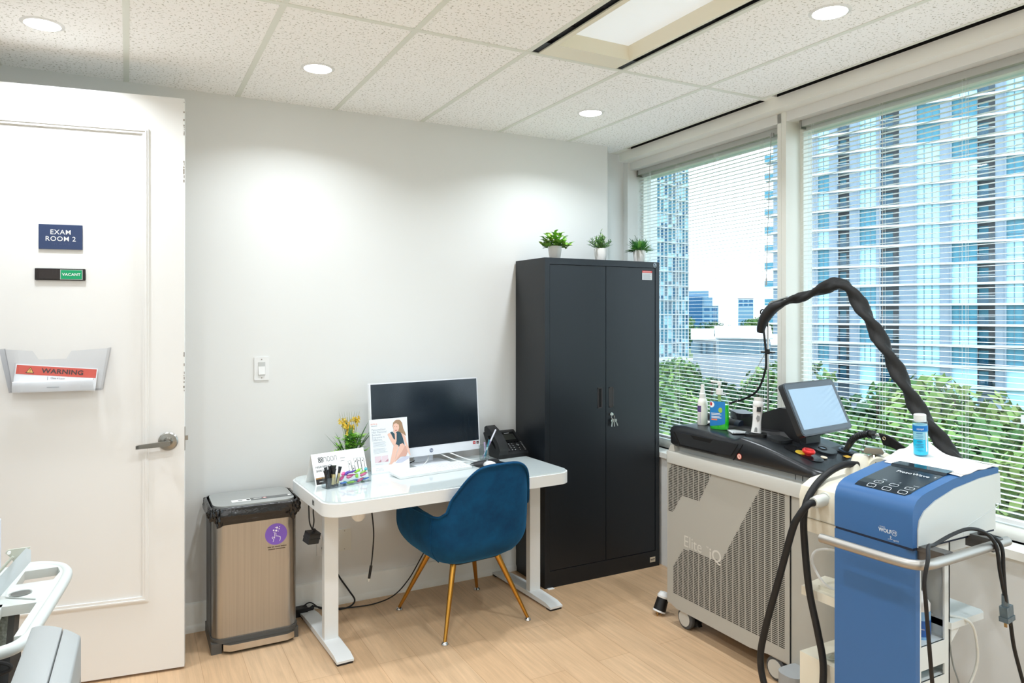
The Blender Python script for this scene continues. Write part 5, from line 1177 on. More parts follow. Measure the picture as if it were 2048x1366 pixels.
# mast with fabric covered hose
b = B(); b.tube(spline([(2.85, 2.581, 1.0), (2.85, 2.581, 1.30), (2.85, 2.581, 1.60), (2.85, 2.578, 1.640), (2.85, 2.560, 1.662), (2.845, 2.52, 1.668), (2.835, 2.44, 1.686)], 6), 0.0055, 10); mast = link('mast', b, CHROME, els)
b = B(); b.box((2.838, 2.545, 1.405), (2.862, 2.617, 1.413), 0.002); b.cyl((2.85, 2.581, 1.40), (2.85, 2.581, 1.425), 0.010, seg=12); link('mast_clip', b, BLACK, mast)
FAB = P('black_sleeve_fabric', (30, 30, 30), 0.7, bump=(90, 0.25, 0.003))
hp = [(2.83, 2.478, 1.652), (2.825, 2.419, 1.668), (2.82, 2.304, 1.694), (2.82, 2.235, 1.717), (2.82, 2.172, 1.738), (2.82, 2.11, 1.724), (2.82, 2.055, 1.66), (2.82, 2.005, 1.585), (2.82, 1.95, 1.50), (2.82, 1.90, 1.415), (2.82, 1.85, 1.33), (2.82, 1.80, 1.245), (2.82, 1.755, 1.185), (2.82, 1.705, 1.125), (2.82, 1.665, 1.075), (2.82, 1.635, 1.05), (2.82, 1.60, 1.0), (2.83, 1.59, 0.85)]
pp = spline(hp, 8)
def sleeve(b, pts, r0, twist, ecc):
    n = len(pts); a = None; vs = []; seg = 18; s = 0; rn = random.Random(2)
    for i in range(n):
        t = (pts[min(i + 1, n - 1)] - pts[max(i - 1, 0)]).normalized()
        if a is None: a = t.orthogonal()
        a = (a - t * a.dot(t)).normalized(); bb = t.cross(a)
        if i: s += (pts[i] - pts[i - 1]).length
        for k in range(seg):
            an = 2 * PI * k / seg
            r = r0(i / (n - 1)) * (1 + ecc * math.cos(2 * an + twist * s) + 0.05 * math.cos(5 * an - 1.6 * twist * s) + 0.05 * math.sin(38 * s + 2 * an))
            vs.append(pts[i] + (a * math.cos(an) + bb * math.sin(an)) * r)
    fs = [(i * seg + k, i * seg + (k + 1) % seg, (i + 1) * seg + (k + 1) % seg, (i + 1) * seg + k) for i in range(n - 1) for k in range(seg)] + [tuple(range(seg - 1, -1, -1)), tuple((n - 1) * seg + k for k in range(seg))]
    b.faces(vs, fs)
b = B(); sleeve(b, pp, lambda t: 0.0165 + 0.009 * smooth01(t / 0.28) - 0.003 * smooth01((t - 0.6) / 0.4), 38, 0.33); link('fabric_hose', b, FAB, els, ang=80)
b = B(); sleeve(b, spline([(2.83, 2.61, 1.508), (2.83, 2.602, 1.545), (2.83, 2.575, 1.59), (2.83, 2.53, 1.632), (2.83, 2.478, 1.652), (2.828, 2.44, 1.662)], 6), lambda t: 0.019 + 0.011 * math.sin(PI * min(1, t * 1.15)) - 0.004 * smooth01((t - 0.7) / 0.3), 5, 0.10)
cf = link('hose_cuff', b, P('cuff_black', (28, 27, 28), 0.5), els, ang=80)
b = B(); b.tube([(2.83 + 0.0, 2.598 + 0.013 * math.cos(a), 1.612 + 0.013 * math.sin(a)) for a in [k * PI / 9 for k in range(18)]], 0.004, 6, closed=True); link('hanging_eye', b, BLACK, cf)
b = B(); b.tube(spline([(2.838, 2.597, 1.515), (2.842, 2.588, 1.41), (2.842, 2.591, 1.319), (2.842, 2.64, 1.214), (2.842, 2.724, 1.162), (2.835, 2.80, 1.135), (2.80, 2.85, 1.10), (2.74, 2.87, 1.055), (2.70, 2.875, 1.045)], 6), 0.0055, 8); link('mast_cable', b, RUBBER, els)
b = B(); b.tube(spline([(2.846, 2.59, 1.41), (2.842, 2.69, 1.261), (2.83, 2.80, 1.10), (2.82, 2.81, 1.045)], 8), 0.0016, 6); link('chain', b, NICKEL, els)
# wheels
def caster(x, y, lab):
    b = B()
    for sx in (-0.026, 0.026):
        b.lathe([(0.0, -0.014), (0.040, -0.014), (0.052, -0.010), (0.0545, 0.0), (0.052, 0.010), (0.040, 0.014), (0.0, 0.014)], M=frame((x + sx, y, 0.0545), (0, 1, 0), (0, 0, 1)), seg=32)
    c_ = link('caster', b, P('caster_rubber', (74, 76, 78), 0.5), els)
    b = B(); b.prism(circ(0, 0, 0.039, 28), -0.0165, -0.013, M=frame((x - 0.026, y, 0.0545), (0, -1, 0), (0, 0, 1)) @ Matrix.Scale(-1, 4, (0, 0, 1))); link('hub_cap', b, EG2, c_)
    b = B(); b.box((x - 0.010, y - 0.055, 0.05), (x + 0.010, y + 0.02, 0.105), 0.004); b.cyl((x, y - 0.02, 0.09), (x, y - 0.02, 0.11), 0.02, seg=16); b.prism([(y - 0.05, 0.05), (y - 0.075, 0.03), (y - 0.06, 0.06)], x - 0.012, x + 0.012, ax='x'); link('fork', b, BLACK, c_)
caster(2.535, 2.80, ''); caster(2.530, 2.215, ''); caster(2.83, 2.80, ''); caster(2.83, 2.05, '')
# corner bumper shell over the near wheel
b = B(); b.prism(rrect(2.435, 2.055, 0.145, 0.11, 0.045, 6), 0.0, 0.128, bev=0.012, seg=3); b.box((2.47, 2.01, 0.0), (2.60, 2.09, 0.10), 0.01); o = link('foot_switch_cover', b, P('pedal_grey', (150, 152, 152), 0.45)); tag(o, 'rounded grey foot switch on the floor by the near wheel of the grey machine', 'foot switch')
# coiled mains plug standing behind the machine
t = thing('mains_plug', 'black and white mains plug lying by the far bottom corner of the grey machine', 'plug', (2.5050, 2.99, 0))
b = B(); b.cyl((2.5000, 3.0, 0.022), (2.5250, 3.0, 0.085), 0.034, 0.030, seg=20, bev=0.004); link('body', b, BLACK, t)
b = B(); b.lathe([(0.0, 0.0), (0.031, 0.0), (0.033, 0.01), (0.022, 0.03), (0.0, 0.034)], M=rot((2.5250, 3.0, 0.085), 0, R(20), 0), seg=20); b.cyl((2.4970, 3.0, 0.016), (2.5005, 3.0, 0.024), 0.0345, seg=20); b.sph((2.545, 2.985, 0.085), 0.022, 12); link('clamp', b, WPLAS, t)
for dx, dy in ((-0.014, -0.008), (0.008, -0.012), (0.0, 0.014)):
    b = B(); b.cyl((2.4970 + dx, 3.0 + dy, 0.018), (2.492 + dx, 3.0 + dy, 0.0), 0.0035, seg=8); link('prong', b, P('brass_prong', (176, 140, 90), 0.3, 1.0), t)
b = B(); b.tube(spline([(2.545, 2.985, 0.10), (2.56, 2.96, 0.14), (2.56, 2.93, 0.19)], 5), 0.006, 8); link('cord', b, RUBBER, t)

# ---------------------------------------------------------------- things on the console
t = thing('spray_bottle', 'white spray bottle with a purple label, at the back end of the black console', 'bottle', (2.60, 2.781, ztop(2.78)))
c = (2.60, 2.781, ztop(2.781))
b = B(); b.lathe([(0.0, 0.0), (0.024, 0.0), (0.0255, 0.004), (0.0255, 0.112), (0.022, 0.128), (0.0145, 0.138), (0.0145, 0.142)], c, 28); link('body', b, P('bottle_white', (234, 234, 228), 0.35, sub=0.0), t)
b = B(); b.lathe([(0.0165, 0.136), (0.0165, 0.158), (0.0125, 0.162), (0.0115, 0.178), (0.009, 0.186), (0.009, 0.206), (0.0, 0.207)], c, 24); b.cyl((c[0], c[1], c[2] + 0.196), (c[0] - 0.012, c[1] + 0.004, c[2] + 0.196), 0.003, seg=8); link('pump', b, WPLAS, t)
b = B(); b.grid(lambda u, v: (c[0] + 0.0258 * math.cos(R(150 + 60 * u)), c[1] + 0.0258 * math.sin(R(150 + 60 * u)), c[2] + 0.066 + 0.032 * v), 8, 1); link('label', b, P('label_purple', (88, 64, 124), 0.5), t)
b = B(); b.grid(lambda u, v: (c[0] + 0.0258 * math.cos(R(195 + 8 * u)), c[1] + 0.0258 * math.sin(R(195 + 8 * u)), c[2] + 0.010 + 0.052 * v), 2, 1); link('side_print', b, P('print_lilac', (196, 190, 206), 0.5), t)
# green sanitiser
t = thing('sanitizer_bottle', 'clear pump bottle of bright green gel with a blue label, on the black console', 'bottle', (2.588, 2.650, ztop(2.65)))
gx, gy, gz = 2.588, 2.650, ztop(2.65) + 0.001
MG = rot((gx, gy, gz), 0, 0, R(-62))
GEL = P('green_gel', (40, 214, 40), 0.12, coat=0.4, emit=0.0); BT = thin_glass('bottle_clear', (236, 246, 244), 1.6)
def bottle_ring(h): 
    t_ = h / 0.17
    return 0.047 * (1 - 0.35 * smooth01((t_ - 0.78) / 0.22)), 0.024 * (1 - 0.2 * smooth01((t_ - 0.78) / 0.22))
def oval(a, rx, ry): return rx * math.copysign(abs(math.cos(a)) ** 0.75, math.cos(a)), ry * math.copysign(abs(math.sin(a)) ** 0.75, math.sin(a))
b = B(MG); b.grid(lambda u, v: (*oval(2 * PI * u, *[k * (0.97 if v > 0.02 else 0.9) for k in bottle_ring(0.122 * v)]), 0.001 + 0.122 * v), 32, 10, cu=True); b.poly([(*oval(2 * PI * k / 32, *[q * 0.97 for q in bottle_ring(0.122)]), 0.123) for k in range(32)]); b.poly([(*oval(-2 * PI * k / 32, *[q * 0.9 for q in bottle_ring(0)]), 0.001) for k in range(32)]); link('gel', b, GEL, t)
b = B(MG); b.grid(lambda u, v: (*oval(2 * PI * u, *bottle_ring(0.172 * v)), 0.172 * v), 32, 12, cu=True); b.poly([(*oval(2 * PI * k / 32, *bottle_ring(0.172)), 0.172) for k in range(32)]); link('body', b, BT, t)
b = B(MG); b.lathe([(0.0, 0.0), (0.017, 0.0), (0.017, 0.026), (0.0, 0.026)], (0, 0, 0.172), 24); b.lathe([(0.0055, 0.0), (0.0055, 0.026), (0.0, 0.026)], (0, 0, 0.198), 12); b.lathe([(0.0, 0.0), (0.010, 0.0), (0.009, 0.014), (0.0, 0.015)], (0, 0, 0.222), 16); b.prism([(-0.006, 0.228), (-0.042, 0.232), (-0.042, 0.238), (0.0, 0.237)], -0.005, 0.005, ax='y', bev=0.0015); link('pump', b, WPLAS, t)
b = B(MG); b.cyl((0, 0, 0.02), (0, 0, 0.172), 0.0035, seg=8); b.cyl((0, 0, 0.135), (0, 0, 0.172), 0.008, seg=12); link('dip_tube', b, P('dip_tube', (176, 206, 120), 0.3), t)
def face(u, v, g=0.0008):      # front of the bottle, u -1..1
    rx, ry = bottle_ring(0.17 * v); a = R(270 + 74 * u); x, y = oval(a, rx + g, ry + g); return (x, y, 0.17 * v)
b = B(MG); b.grid(lambda u, v: face(-0.80 + 1.35 * u, (0.09 + 0.10 * u * u + (0.73 - 0.10 * u * u) * v)), 20, 6); link('label', b, P('label_blue', (28, 126, 196), 0.4), t)
b = B(MG)
def disc(uc, vc, ru, rv, g):
    b.faces([b.pt(face(uc + ru * r_ * math.cos(k * PI / 10), vc + rv * r_ * math.sin(k * PI / 10), g)) for r_ in (0.001, 0.35, 0.7, 1.0) for k in range(20)], [(q * 20 + k, q * 20 + (k + 1) % 20, q * 20 + 20 + (k + 1) % 20, q * 20 + 20 + k) for q in range(3) for k in range(20)])
b.m = 0; disc(-0.50, 0.72, 0.30, 0.09, 0.0014)
b.m = 1; disc(-0.54, 0.735, 0.15, 0.055, 0.0022)
b.m = 2; disc(0.14, 0.57, 0.13, 0.075, 0.0018)
b.m = 0
for (u0, u1, v0) in ((-0.55, 0.1, 0.46), (-0.5, 0.2, 0.425), (-0.5, 0.1, 0.37), (-0.5, 0.2, 0.335)): b.grid(lambda u, v: face(u0 + (u1 - u0) * u, v0 + 0.018 * v, 0.0016), 10, 1)
b.m = 3; b.grid(lambda u, v: face(-0.5 + 0.48 * u, 0.27 + 0.042 * v, 0.0016), 10, 1)
link('label_print', b, [P('print_white', (243, 245, 248)), P('print_red', (190, 50, 60), 0.5), P('print_lime', (160, 196, 70), 0.5), P('print_salmon', (226, 130, 96), 0.5)], t, smooth=False)
# handheld device in its cradle
t = thing('skin_sensor', 'white upright handheld device with a tiny dark display, in a cradle beside the tilted screen', 'handheld device', (2.585, 2.41, 1.04))
Md_ = rot((2.585, 2.412, 1.036), 0, 0, R(-50))
b = B(Md_ @ rot((0, 0, 0.012), R(-7), R(4), 0))
b.grid(lambda u, v: (*oval(2 * PI * u, 0.0235 - 0.004 * math.sin(PI * min(1, v * 1.3)), 0.0205 - 0.004 * math.sin(PI * min(1, v * 1.3))), 0.140 * v), 28, 12, cu=True)
b.lathe([(0.022, 0.118), (0.0245, 0.124), (0.0245, 0.140), (0.021, 0.148), (0.0225, 0.152), (0.0225, 0.165), (0.0, 0.166)], seg=28); b.lathe([(0.0, 0.0), (0.022, 0.0)], seg=28, cap=False); link('body', b, WPLAS, t)
b = B(Md_ @ rot((0, 0, 0.012), R(-7), R(4), 0)); b.box((-0.004, -0.0225, 0.098), (0.015, -0.0150, 0.122), 0.001); link('display', b, P('tiny_display', (30, 32, 34), 0.2), t)
b = B(Md_ @ rot((0, 0, 0.012), R(-7), R(4), 0)); b.prism([(0.0, 0.082), (0.011, 0.078), (0.012, 0.064), (0.004, 0.052), (-0.004, 0.066)], -0.0192, -0.012, ax='y', bev=0.002); b.prism([(-0.008, 0.004), (0.006, 0.004), (0.004, 0.022), (-0.001, 0.027), (-0.006, 0.022)], -0.0212, -0.012, ax='y', bev=0.0015); link('button', b, P('button_grey', (140, 142, 142), 0.45), t)
t2 = thing('charging_cradle', 'flat black cradle on the console holding the white handheld device', 'cradle', (2.585, 2.41, 1.034))
b = B(Md_); b.prism(rrect(0, 0, 0.095, 0.085, 0.02, 5), -0.004, 0.010, bev=0.005, seg=2); b.prism(rrect(0, 0, 0.06, 0.052, 0.016, 5), 0.010, 0.0125); link('base', b, BLACK, t2)
b = B(ct(2.618, 2.305)); b.prism(rrect(0, 0, 0.085, 0.085, 0.012, 4), -0.002, 0.011, bev=0.004); link('slot_cover', b, SOFTBLACK, CONSOLE)
# cases and papers behind the bottles
t = thing('goggle_case', 'large black zip case behind the green bottle on the console', 'case', (2.78, 2.70, ztop(2.70)))
zc = ztop(2.70)
b = B(rot((2.785, 2.695, zc), 0, 0, R(60))); b.prism(rrect(0, 0, 0.175, 0.082, 0.03, 6), 0.0, 0.030, bev=0.010, seg=3); link('lower_shell', b, P('case_black', (26, 28, 32), 0.35), t)
b = B(rot((2.785, 2.695, zc), 0, 0, R(60))); b.prism(rrect(0, 0, 0.175, 0.082, 0.03, 6), 0.034, 0.068, bev=0.014, seg=3); link('lid', b, P('case_black', (26, 28, 32)), t)
b = B(rot((2.785, 2.695, zc), 0, 0, R(60))); b.prism(rrect(0, 0, 0.165, 0.074, 0.028, 6), 0.02, 0.045); link('zip', b, BLACK, t)
t = thing('cylinder_case', 'short black cylindrical case lying between the green bottle and the zip case', 'case', (2.69, 2.68, ztop(2.68)))
b = B(); p0, p1 = V((2.70, 2.84, ztop(2.84) + 0.023)), V((2.672, 2.585, ztop(2.6) + 0.023)); b.cyl(p0, p1, 0.022, seg=24, bev=0.003); link('body', b, P('case_matt', (28, 29, 32), 0.5), t)
b = B(); d_ = (p1 - p0).normalized(); b.cyl(p1 - d_ * 0.03, p1 + d_ * 0.003, 0.0235, seg=24, bev=0.003); link('cap', b, P('case_cap', (30, 38, 50), 0.4), t)
t = thing('paper_stack', 'small stack of white papers under the spray bottle end of the console', 'papers', (2.665, 2.84, ztop(2.84)))
b = B(rot((2.70, 2.83, ztop(2.83) + 0.0005), 0, 0, R(20)))
for k in range(5): b.box((-0.06 + 0.003 * k, -0.05, 0.002 * k), (0.07 - 0.002 * k, 0.055, 0.002 * k + 0.0015), M=rot((0, 0, 0), 0, 0, R(4 * k)))
link('sheets', b, PAPER, t, smooth=False)
t = thing('spiral_notebook', 'spiral bound white pad lying flat beside the green bottle', 'notepad', (2.56, 2.60, ztop(2.55)))
Mn = rot((2.615, 2.545, ztop(2.53) + 0.0045), R(0), 0, R(-30))
b = B(Mn); b.box((-0.045, -0.045, 0.0), (0.045, 0.05, 0.004)); link('pages', b, P('pad_white', (218, 222, 224), 0.6), t, smooth=False)
b = B(Mn)
for k in range(14): b.tube([(-0.04 + k * 0.006, -0.045 + 0.004 * math.cos(a), 0.004 + 0.004 * math.sin(a)) for a in [j * PI / 4 for j in range(8)]], 0.0006, 4, closed=True)
for r in range(5):
    for c_ in range(11): b.box((-0.036 + c_ * 0.0066, -0.03 + r * 0.013, 0.004), (-0.0325 + c_ * 0.0066, -0.0265 + r * 0.013, 0.0044))
link('binding', b, P('pad_print', (120, 124, 128), 0.5), t, smooth=False)
# ================================================================== BLUE AND WHITE PRESSURE WAVE CART
BLUE = P('cart_blue', (52, 98, 150), 0.4); BLUE2 = P('cart_blue_bright', (58, 130, 186), 0.36)
CRM = P('cart_cream', (220, 214, 196), 0.42); CWH = P('cart_white', (206, 211, 209), 0.42)
cart = thing('therapy_cart', 'tall blue fronted white therapy cart with a slanted button panel and a metal push bar', 'machine', (2.35, 1.55, 0))
PY0, PY1 = 1.376, 1.655
prof = [(2.15, 0.872), (2.15, 0.972), (2.1535, 0.990), (2.160, 1.004), (2.172, 1.018), (2.20, 1.032), (2.232, 1.040), (2.366, 1.066), (2.508, 1.078), (2.625, 1.077)]
b = B(); b.prism(prof + [(2.625, 0.96), (2.60, 0.95), (2.60, 0.872)], PY0, PY1, ax='y', bev=0.010, seg=3, ang=60); link('head', b, BLUE, cart, ang=40)
side = [(2.172, 0.872), (2.172, 0.928), (2.180, 0.957), (2.204, 0.982), (2.262, 1.008), (2.366, 1.035), (2.508, 1.053), (2.626, 1.059), (2.633, 0.957), (2.600, 0.957), (2.600, 0.872)]
b = B(); b.prism(side, PY0 - 0.004, PY0 + 0.02, ax='y', bev=0.003); link('side_cheek', b, CWH, cart)
b = B(); b.tube(spline([(2.632, PY0 - 0.004, 0.957), (2.598, PY0 - 0.004, 0.944), (2.52, PY0 - 0.004, 0.925), (2.44, PY0 - 0.004, 0.905), (2.415, PY0 - 0.004, 0.888), (2.412, PY0 - 0.004, 0.874)], 5), 0.0016, 6); link('cheek_line', b, P('cart_white_line', (200, 206, 206), 0.4), cart)
b = B(); b.box((2.152, PY0 + 0.001, 0.8635), (2.60, PY1 - 0.002, 0.873)); link('head_gap', b, P('gap_dark_blue', (20, 34, 56), 0.6), cart, smooth=False)
def ptop(x):
    for (a, za), (c, zc) in zip(prof[3:], prof[4:]):
        if a <= x <= c: return za + (zc - za) * (x - a) / (c - a)
    return prof[-1][1]
# slanted panel surface: (s along y from the left end, x position)
def pan(y, x, g=0.0): return V((x - 0.2 * g, y, ptop(x) + g))
b = B(); yl0, yr0, xb, xt = 1.600, 1.410, 2.180, 2.378
pts = [(yl0, xb), (yr0 + 0.012, xb), (yr0, xb + 0.014), (yr0, xt), (yl0, xt)]
xs = [xb, xb + 0.014, 2.20, 2.232, 2.30, 2.366, xt]
for xa, xc in zip(xs, xs[1:]):
    ya = yr0 + (0.012 if xa == xb else 0)
    b.faces([pan(yl0, xa, 0.0012), pan(ya, xa, 0.0012), pan(yr0, xc, 0.0012), pan(yl0, xc, 0.0012)], [(0, 1, 2, 3)])
link('button_panel', b, P('panel_dark_glass', (24, 36, 46), 0.18), cart, ang=60)
b = B()
for xa, xc in ((xt, xt + 0.008),): b.faces([pan(yl0 + 0.002, xa, 0.0014), pan(yr0 - 0.002, xa, 0.0014), pan(yr0 - 0.002, xc, 0.008), pan(yl0 + 0.002, xc, 0.008)], [(0, 1, 2, 3)])
b.faces([pan(yl0, xt + 0.008, 0.008), pan(yr0, xt + 0.008, 0.008), pan(yr0, xt + 0.05, 0.0075), pan(yl0, xt + 0.05, 0.0075)], [(0, 1, 2, 3)]); b.faces([pan(yl0, xt + 0.05, 0.0075), pan(yr0, xt + 0.05, 0.0075), pan(yr0, xt + 0.05, 0.0), pan(yl0, xt + 0.05, 0.0)], [(0, 1, 2, 3)])
link('display_strip', b, P('strip_gloss', (30, 42, 52), 0.08, spec=0.8), cart, smooth=False)
PRT = P('panel_print', (210, 216, 220), 0.4)
def onpanel(b, y, x):       # local frame on the slanted panel: x to the right (-y), y up the slope
    e = 0.005; sl_ = V((2 * e, 0, ptop(x + e) - ptop(x - e)))
    return frame(pan(y, x, 0.0022), (0, -1, 0), sl_)
for k, (y, x) in enumerate(((1.539, 2.221), (1.485, 2.221), (1.431, 2.221), (1.545, 2.192), (1.491, 2.192), (1.436, 2.192))):
    M_ = onpanel(None, y, x); b = B(M_)
    o_, i_ = rrect(0, 0, 0.030, 0.0185, 0.006, 4), rrect(0, 0, 0.0265, 0.015, 0.0045, 4); n = len(o_)
    b.faces([b.pt((p[0], p[1], 0)) for p in o_ + i_], [(i, (i + 1) % n, n + (i + 1) % n, n + i) for i in range(n)])
    b.text('+' if k < 3 else '-', 0.008, I4); link('button', b, PRT, cart, smooth=False)
b = B(); Mt_ = onpanel(None, 1.487, 2.335)
b.M = Mt_; b.text('PiezoWave', 0.0215, rot((-0.006, 0, 0)), bold=0.012, scx=1.12, space=1.05); b.text('2', 0.012, rot((0.066, 0.006, 0)), bold=0.02)
for (y, x, s) in ((1.533, 2.245, 'MHz'), (1.479, 2.246, '\u03a3'), (1.424, 2.245, 'Level')): b.M = onpanel(None, y, x); b.text(s, 0.0085, I4)
link('lettering', b, PRT, cart, smooth=False)
Mlg = frame((2.1492, 1.462, 0.900), (0, -1, 0), (0, 0, 1))
b = B(Mlg); b.text('WOLF', 0.0165, rot((-0.006, 0.004, 0)), bold=0.035, scx=0.95); b.text('RICHARD', 0.0045, rot((-0.015, 0.0145, 0)), bold=0.01)
o_, i_ = rrect(0.026, 0.004, 0.017, 0.017, 0.006, 4), rrect(0.026, 0.004, 0.0145, 0.0145, 0.005, 4); n = len(o_)
b.faces([b.pt((p[0], p[1], 0)) for p in o_ + i_], [(i, (i + 1) % n, n + (i + 1) % n, n + i) for i in range(n)]); stroke(b, [(0.021, 0.0), (0.024, 0.008), (0.028, 0.004), (0.031, 0.009), (0.029, -0.001)], 0.0016)
stroke(b, [(0.004, -0.020), (0.012, -0.018), (0.016, -0.010), (0.012, -0.008), (0.014, -0.019), (0.020, -0.017)], 0.0012); b.text('spirit', 0.009, rot((0.031, -0.0185, 0)), shear=0.4)
link('maker_mark', b, P('logo_silver', (206, 214, 222), 0.4), cart, smooth=False)
# column below the head
b = B(); b.prism([(2.190, PY1), (2.150, PY1), (2.150, PY0 + 0.038), (2.168, PY0 + 0.002), (2.190, PY0 + 0.002)][::-1], 0.10, 0.864, bev=0.002); link('front_panel', b, BLUE, cart)
YS = PY0 + 0.008
b = B()
for (xa, xc, za, zc) in ((2.170, 2.206, 0.10, 0.864), (2.330, 2.358, 0.10, 0.864), (2.206, 2.330, 0.805, 0.864), (2.206, 2.330, 0.473, 0.548), (2.206, 2.330, 0.10, 0.436)): b.box((xa, YS, za), (xc, YS + 0.006, zc))
b.box((2.352, YS, 0.10), (2.358, PY1 - 0.002, 0.864)); b.box((2.19, PY1 - 0.008, 0.10), (2.358, PY1 - 0.002, 0.864)); b.box((2.20, 1.50, 0.43), (2.356, 1.504, 0.864))
link('column', b, CWH, cart, smooth=False)
for z in (0.548, 0.436):
    b = B(); b.box((2.20, YS + 0.002, z - 0.008), (2.354, 1.50, z)); link('cubby_shelf', b, CWH, cart, smooth=False)
b = B(); b.box((2.34, PY0 + 0.004, 0.865), (2.60, PY1, 0.872)); b.box((2.45, PY0 + 0.06, 0.80), (2.59, PY1 - 0.03, 0.866), 0.01); link('head_tray', b, CWH, cart)
b = B(); b.prism([(2.352, 1.375), (2.535, 1.375), (2.552, 1.392), (2.562, 1.64), (2.352, 1.64)], 0.578, 0.600, bev=0.003); b.prism([(2.358, 0.579), (2.41, 0.579), (2.375, 0.55), (2.358, 0.535)], 1.379, 1.384, ax='y'); link('rear_shelf', b, CWH, cart)
b = B(); b.prism([(2.20, PY1 - 0.002), (2.20, 1.835), (2.36, 1.86), (2.40, PY1 - 0.002)], 0.565, 0.597, bev=0.003); link('side_shelf', b, CRM, cart)
b = B(); b.box((2.20, PY1 - 0.002, 0.10), (2.44, 1.842, 0.352), 0.004); link('lower_box', b, CRM, cart)
b = B(); b.prism(rrect(2.38, 1.56, 0.46, 0.46, 0.05), 0.07, 0.10, bev=0.01); link('cart_base', b, CWH, cart)
for x, y in ((2.20, 1.38), (2.20, 1.74), (2.56, 1.38), (2.56, 1.74)):
    b = B(); b.lathe([(0.0, -0.012), (0.032, -0.012), (0.035, 0.0), (0.032, 0.012), (0.0, 0.012)], M=frame((x, y, 0.035), (0, 1, 0), (0, 0, 1)), seg=24); b.cyl((x, y, 0.05), (x, y, 0.075), 0.012); link('caster', b, SOFTBLACK, cart)
# applicator module at the far side
b = B()
mp = [(2.215, 0.80), (2.205, 0.845), (2.200, 0.93), (2.212, 0.965), (2.26, 0.987), (2.40, 1.005), (2.56, 1.010), (2.58, 0.99), (2.58, 0.80)]
b.prism(mp, PY1 - 0.002, 1.845, ax='y', bev=0.016, seg=3, ang=60); link('side_module', b, CRM, cart, ang=40)
b = B(); b.box((2.2015, PY1 - 0.001, 0.853), (2.21, 1.842, 0.8555)); link('module_seam', b, P('seam_tan', (150, 142, 122), 0.6), cart, smooth=False)
Mcn = frame((2.210, 1.760, 0.938), (0, 1, 0), (-0.2, 0, 1))
b = B(frame((2.235, 1.752, 0.936), (0, 0, 1), (0, 1, 0)))
b.M = I4
q0, q1 = V((2.225, 1.738, 0.936)), V((2.150, 1.742, 0.930)); d_ = q1 - q0
b.cyl(q0, q0 + d_ * 0.25, 0.026, seg=28, bev=0.003); b.cyl(q0 + d_ * 0.25, q0 + d_ * 0.62, 0.0215, seg=28, bev=0.002); b.cyl(q0 + d_ * 0.62, q1, 0.023, 0.019, seg=28, bev=0.003); link('hose_connector', b, P('connector_pale', (206, 208, 200), 0.4), cart)
b = B(); b.tube(spline([q1 - d_ * 0.05, (2.125, 1.745, 0.926), (2.105, 1.765, 0.885), (2.10, 1.79, 0.83), (2.10, 1.846, 0.649), (2.10, 1.916, 0.421), (2.10, 1.938, 0.299), (2.10, 1.911, 0.199), (2.10, 1.84, 0.10), (2.10, 1.74, 0.03), (2.12, 1.65, 0.02)], 7), 0.0125, 14); link('hose', b, RUBBER, cart)
b = B(); b.tube(spline([(2.42, 1.765, 1.035), (2.36, 1.772, 1.04), (2.29, 1.778, 1.022), (2.225, 1.783, 0.985), (2.172, 1.785, 0.93), (2.158, 1.79, 0.86), (2.165, 1.790, 0.75), (2.17, 1.775, 0.60), (2.175, 1.745, 0.47), (2.18, 1.725, 0.36), (2.17, 1.72, 0.25), (2.14, 1.70, 0.14), (2.12, 1.65, 0.03)], 7), 0.0125, 14); link('hose', b, RUBBER, cart)
b = B(); Mh = rot((2.455, 1.775, 1.004))
b.lathe([(0.048, 0.0), (0.040, 0.02), (0.028, 0.060), (0.024, 0.064), (0.0, 0.064)], M=Mh, seg=28); b.lathe([(0.03, 0.0), (0.020, 0.035), (0.012, 0.045), (0, 0.045)], M=rot((2.405, 1.772, 1.002)), seg=20); hd = link('applicator_holder', b, CRM, cart)
b = B(); b.cyl((2.50, 1.745, 1.040), (2.47, 1.71, 1.030), 0.036, 0.036, seg=28, bev=0.004); b.lathe([(0.0, -0.03), (0.03, -0.03), (0.036, -0.01), (0.036, 0.03), (0.026, 0.045), (0, 0.046)], M=rot((2.52, 1.745, 1.035), R(80), 0, R(40)), seg=28); link('applicator', b, CRM, hd)
b = B(); b.prism([(-0.035, 0.0), (-0.028, 0.014), (0.028, 0.014), (0.036, 0.0), (0.030, -0.008), (-0.030, -0.008)], -0.014, 0.014, M=rot((2.475, 1.735, 1.085), 0, 0, R(-60)), ax='y', bev=0.003); b.tube([(2.475, 1.735, 1.078), (2.46, 1.72, 1.05), (2.455, 1.715, 1.01)], 0.006, 8); link('clamp', b, P('clamp_steel', (170, 160, 140), 0.25, 1.0), hd)
# push bar
b = B(); b.tube(spline([(2.052, 1.632, 0.850), (2.051, 1.60, 0.851), (2.050, 1.45, 0.853), (2.050, 1.36, 0.855), (2.058, 1.318, 0.856), (2.088, 1.294, 0.857), (2.15, 1.289, 0.858), (2.33, 1.294, 0.859), (2.512, 1.300, 0.860), (2.530, 1.3005, 0.860)], 8), 0.0150, 18); link('push_bar', b, P('bar_steel', (172, 168, 162), 0.46, 1.0), cart)
for x in (2.195, 2.47):
    b = B(); b.box((x - 0.022, 1.292, 0.862), (x + 0.022, PY0 + 0.012, 0.877), 0.002); b.box((x - 0.018, 1.30, 0.835), (x + 0.018, PY0 + 0.012, 0.863), 0.003); link('bar_bracket', b, P('bracket_grey', (96, 94, 92), 0.4, 0.6), cart)
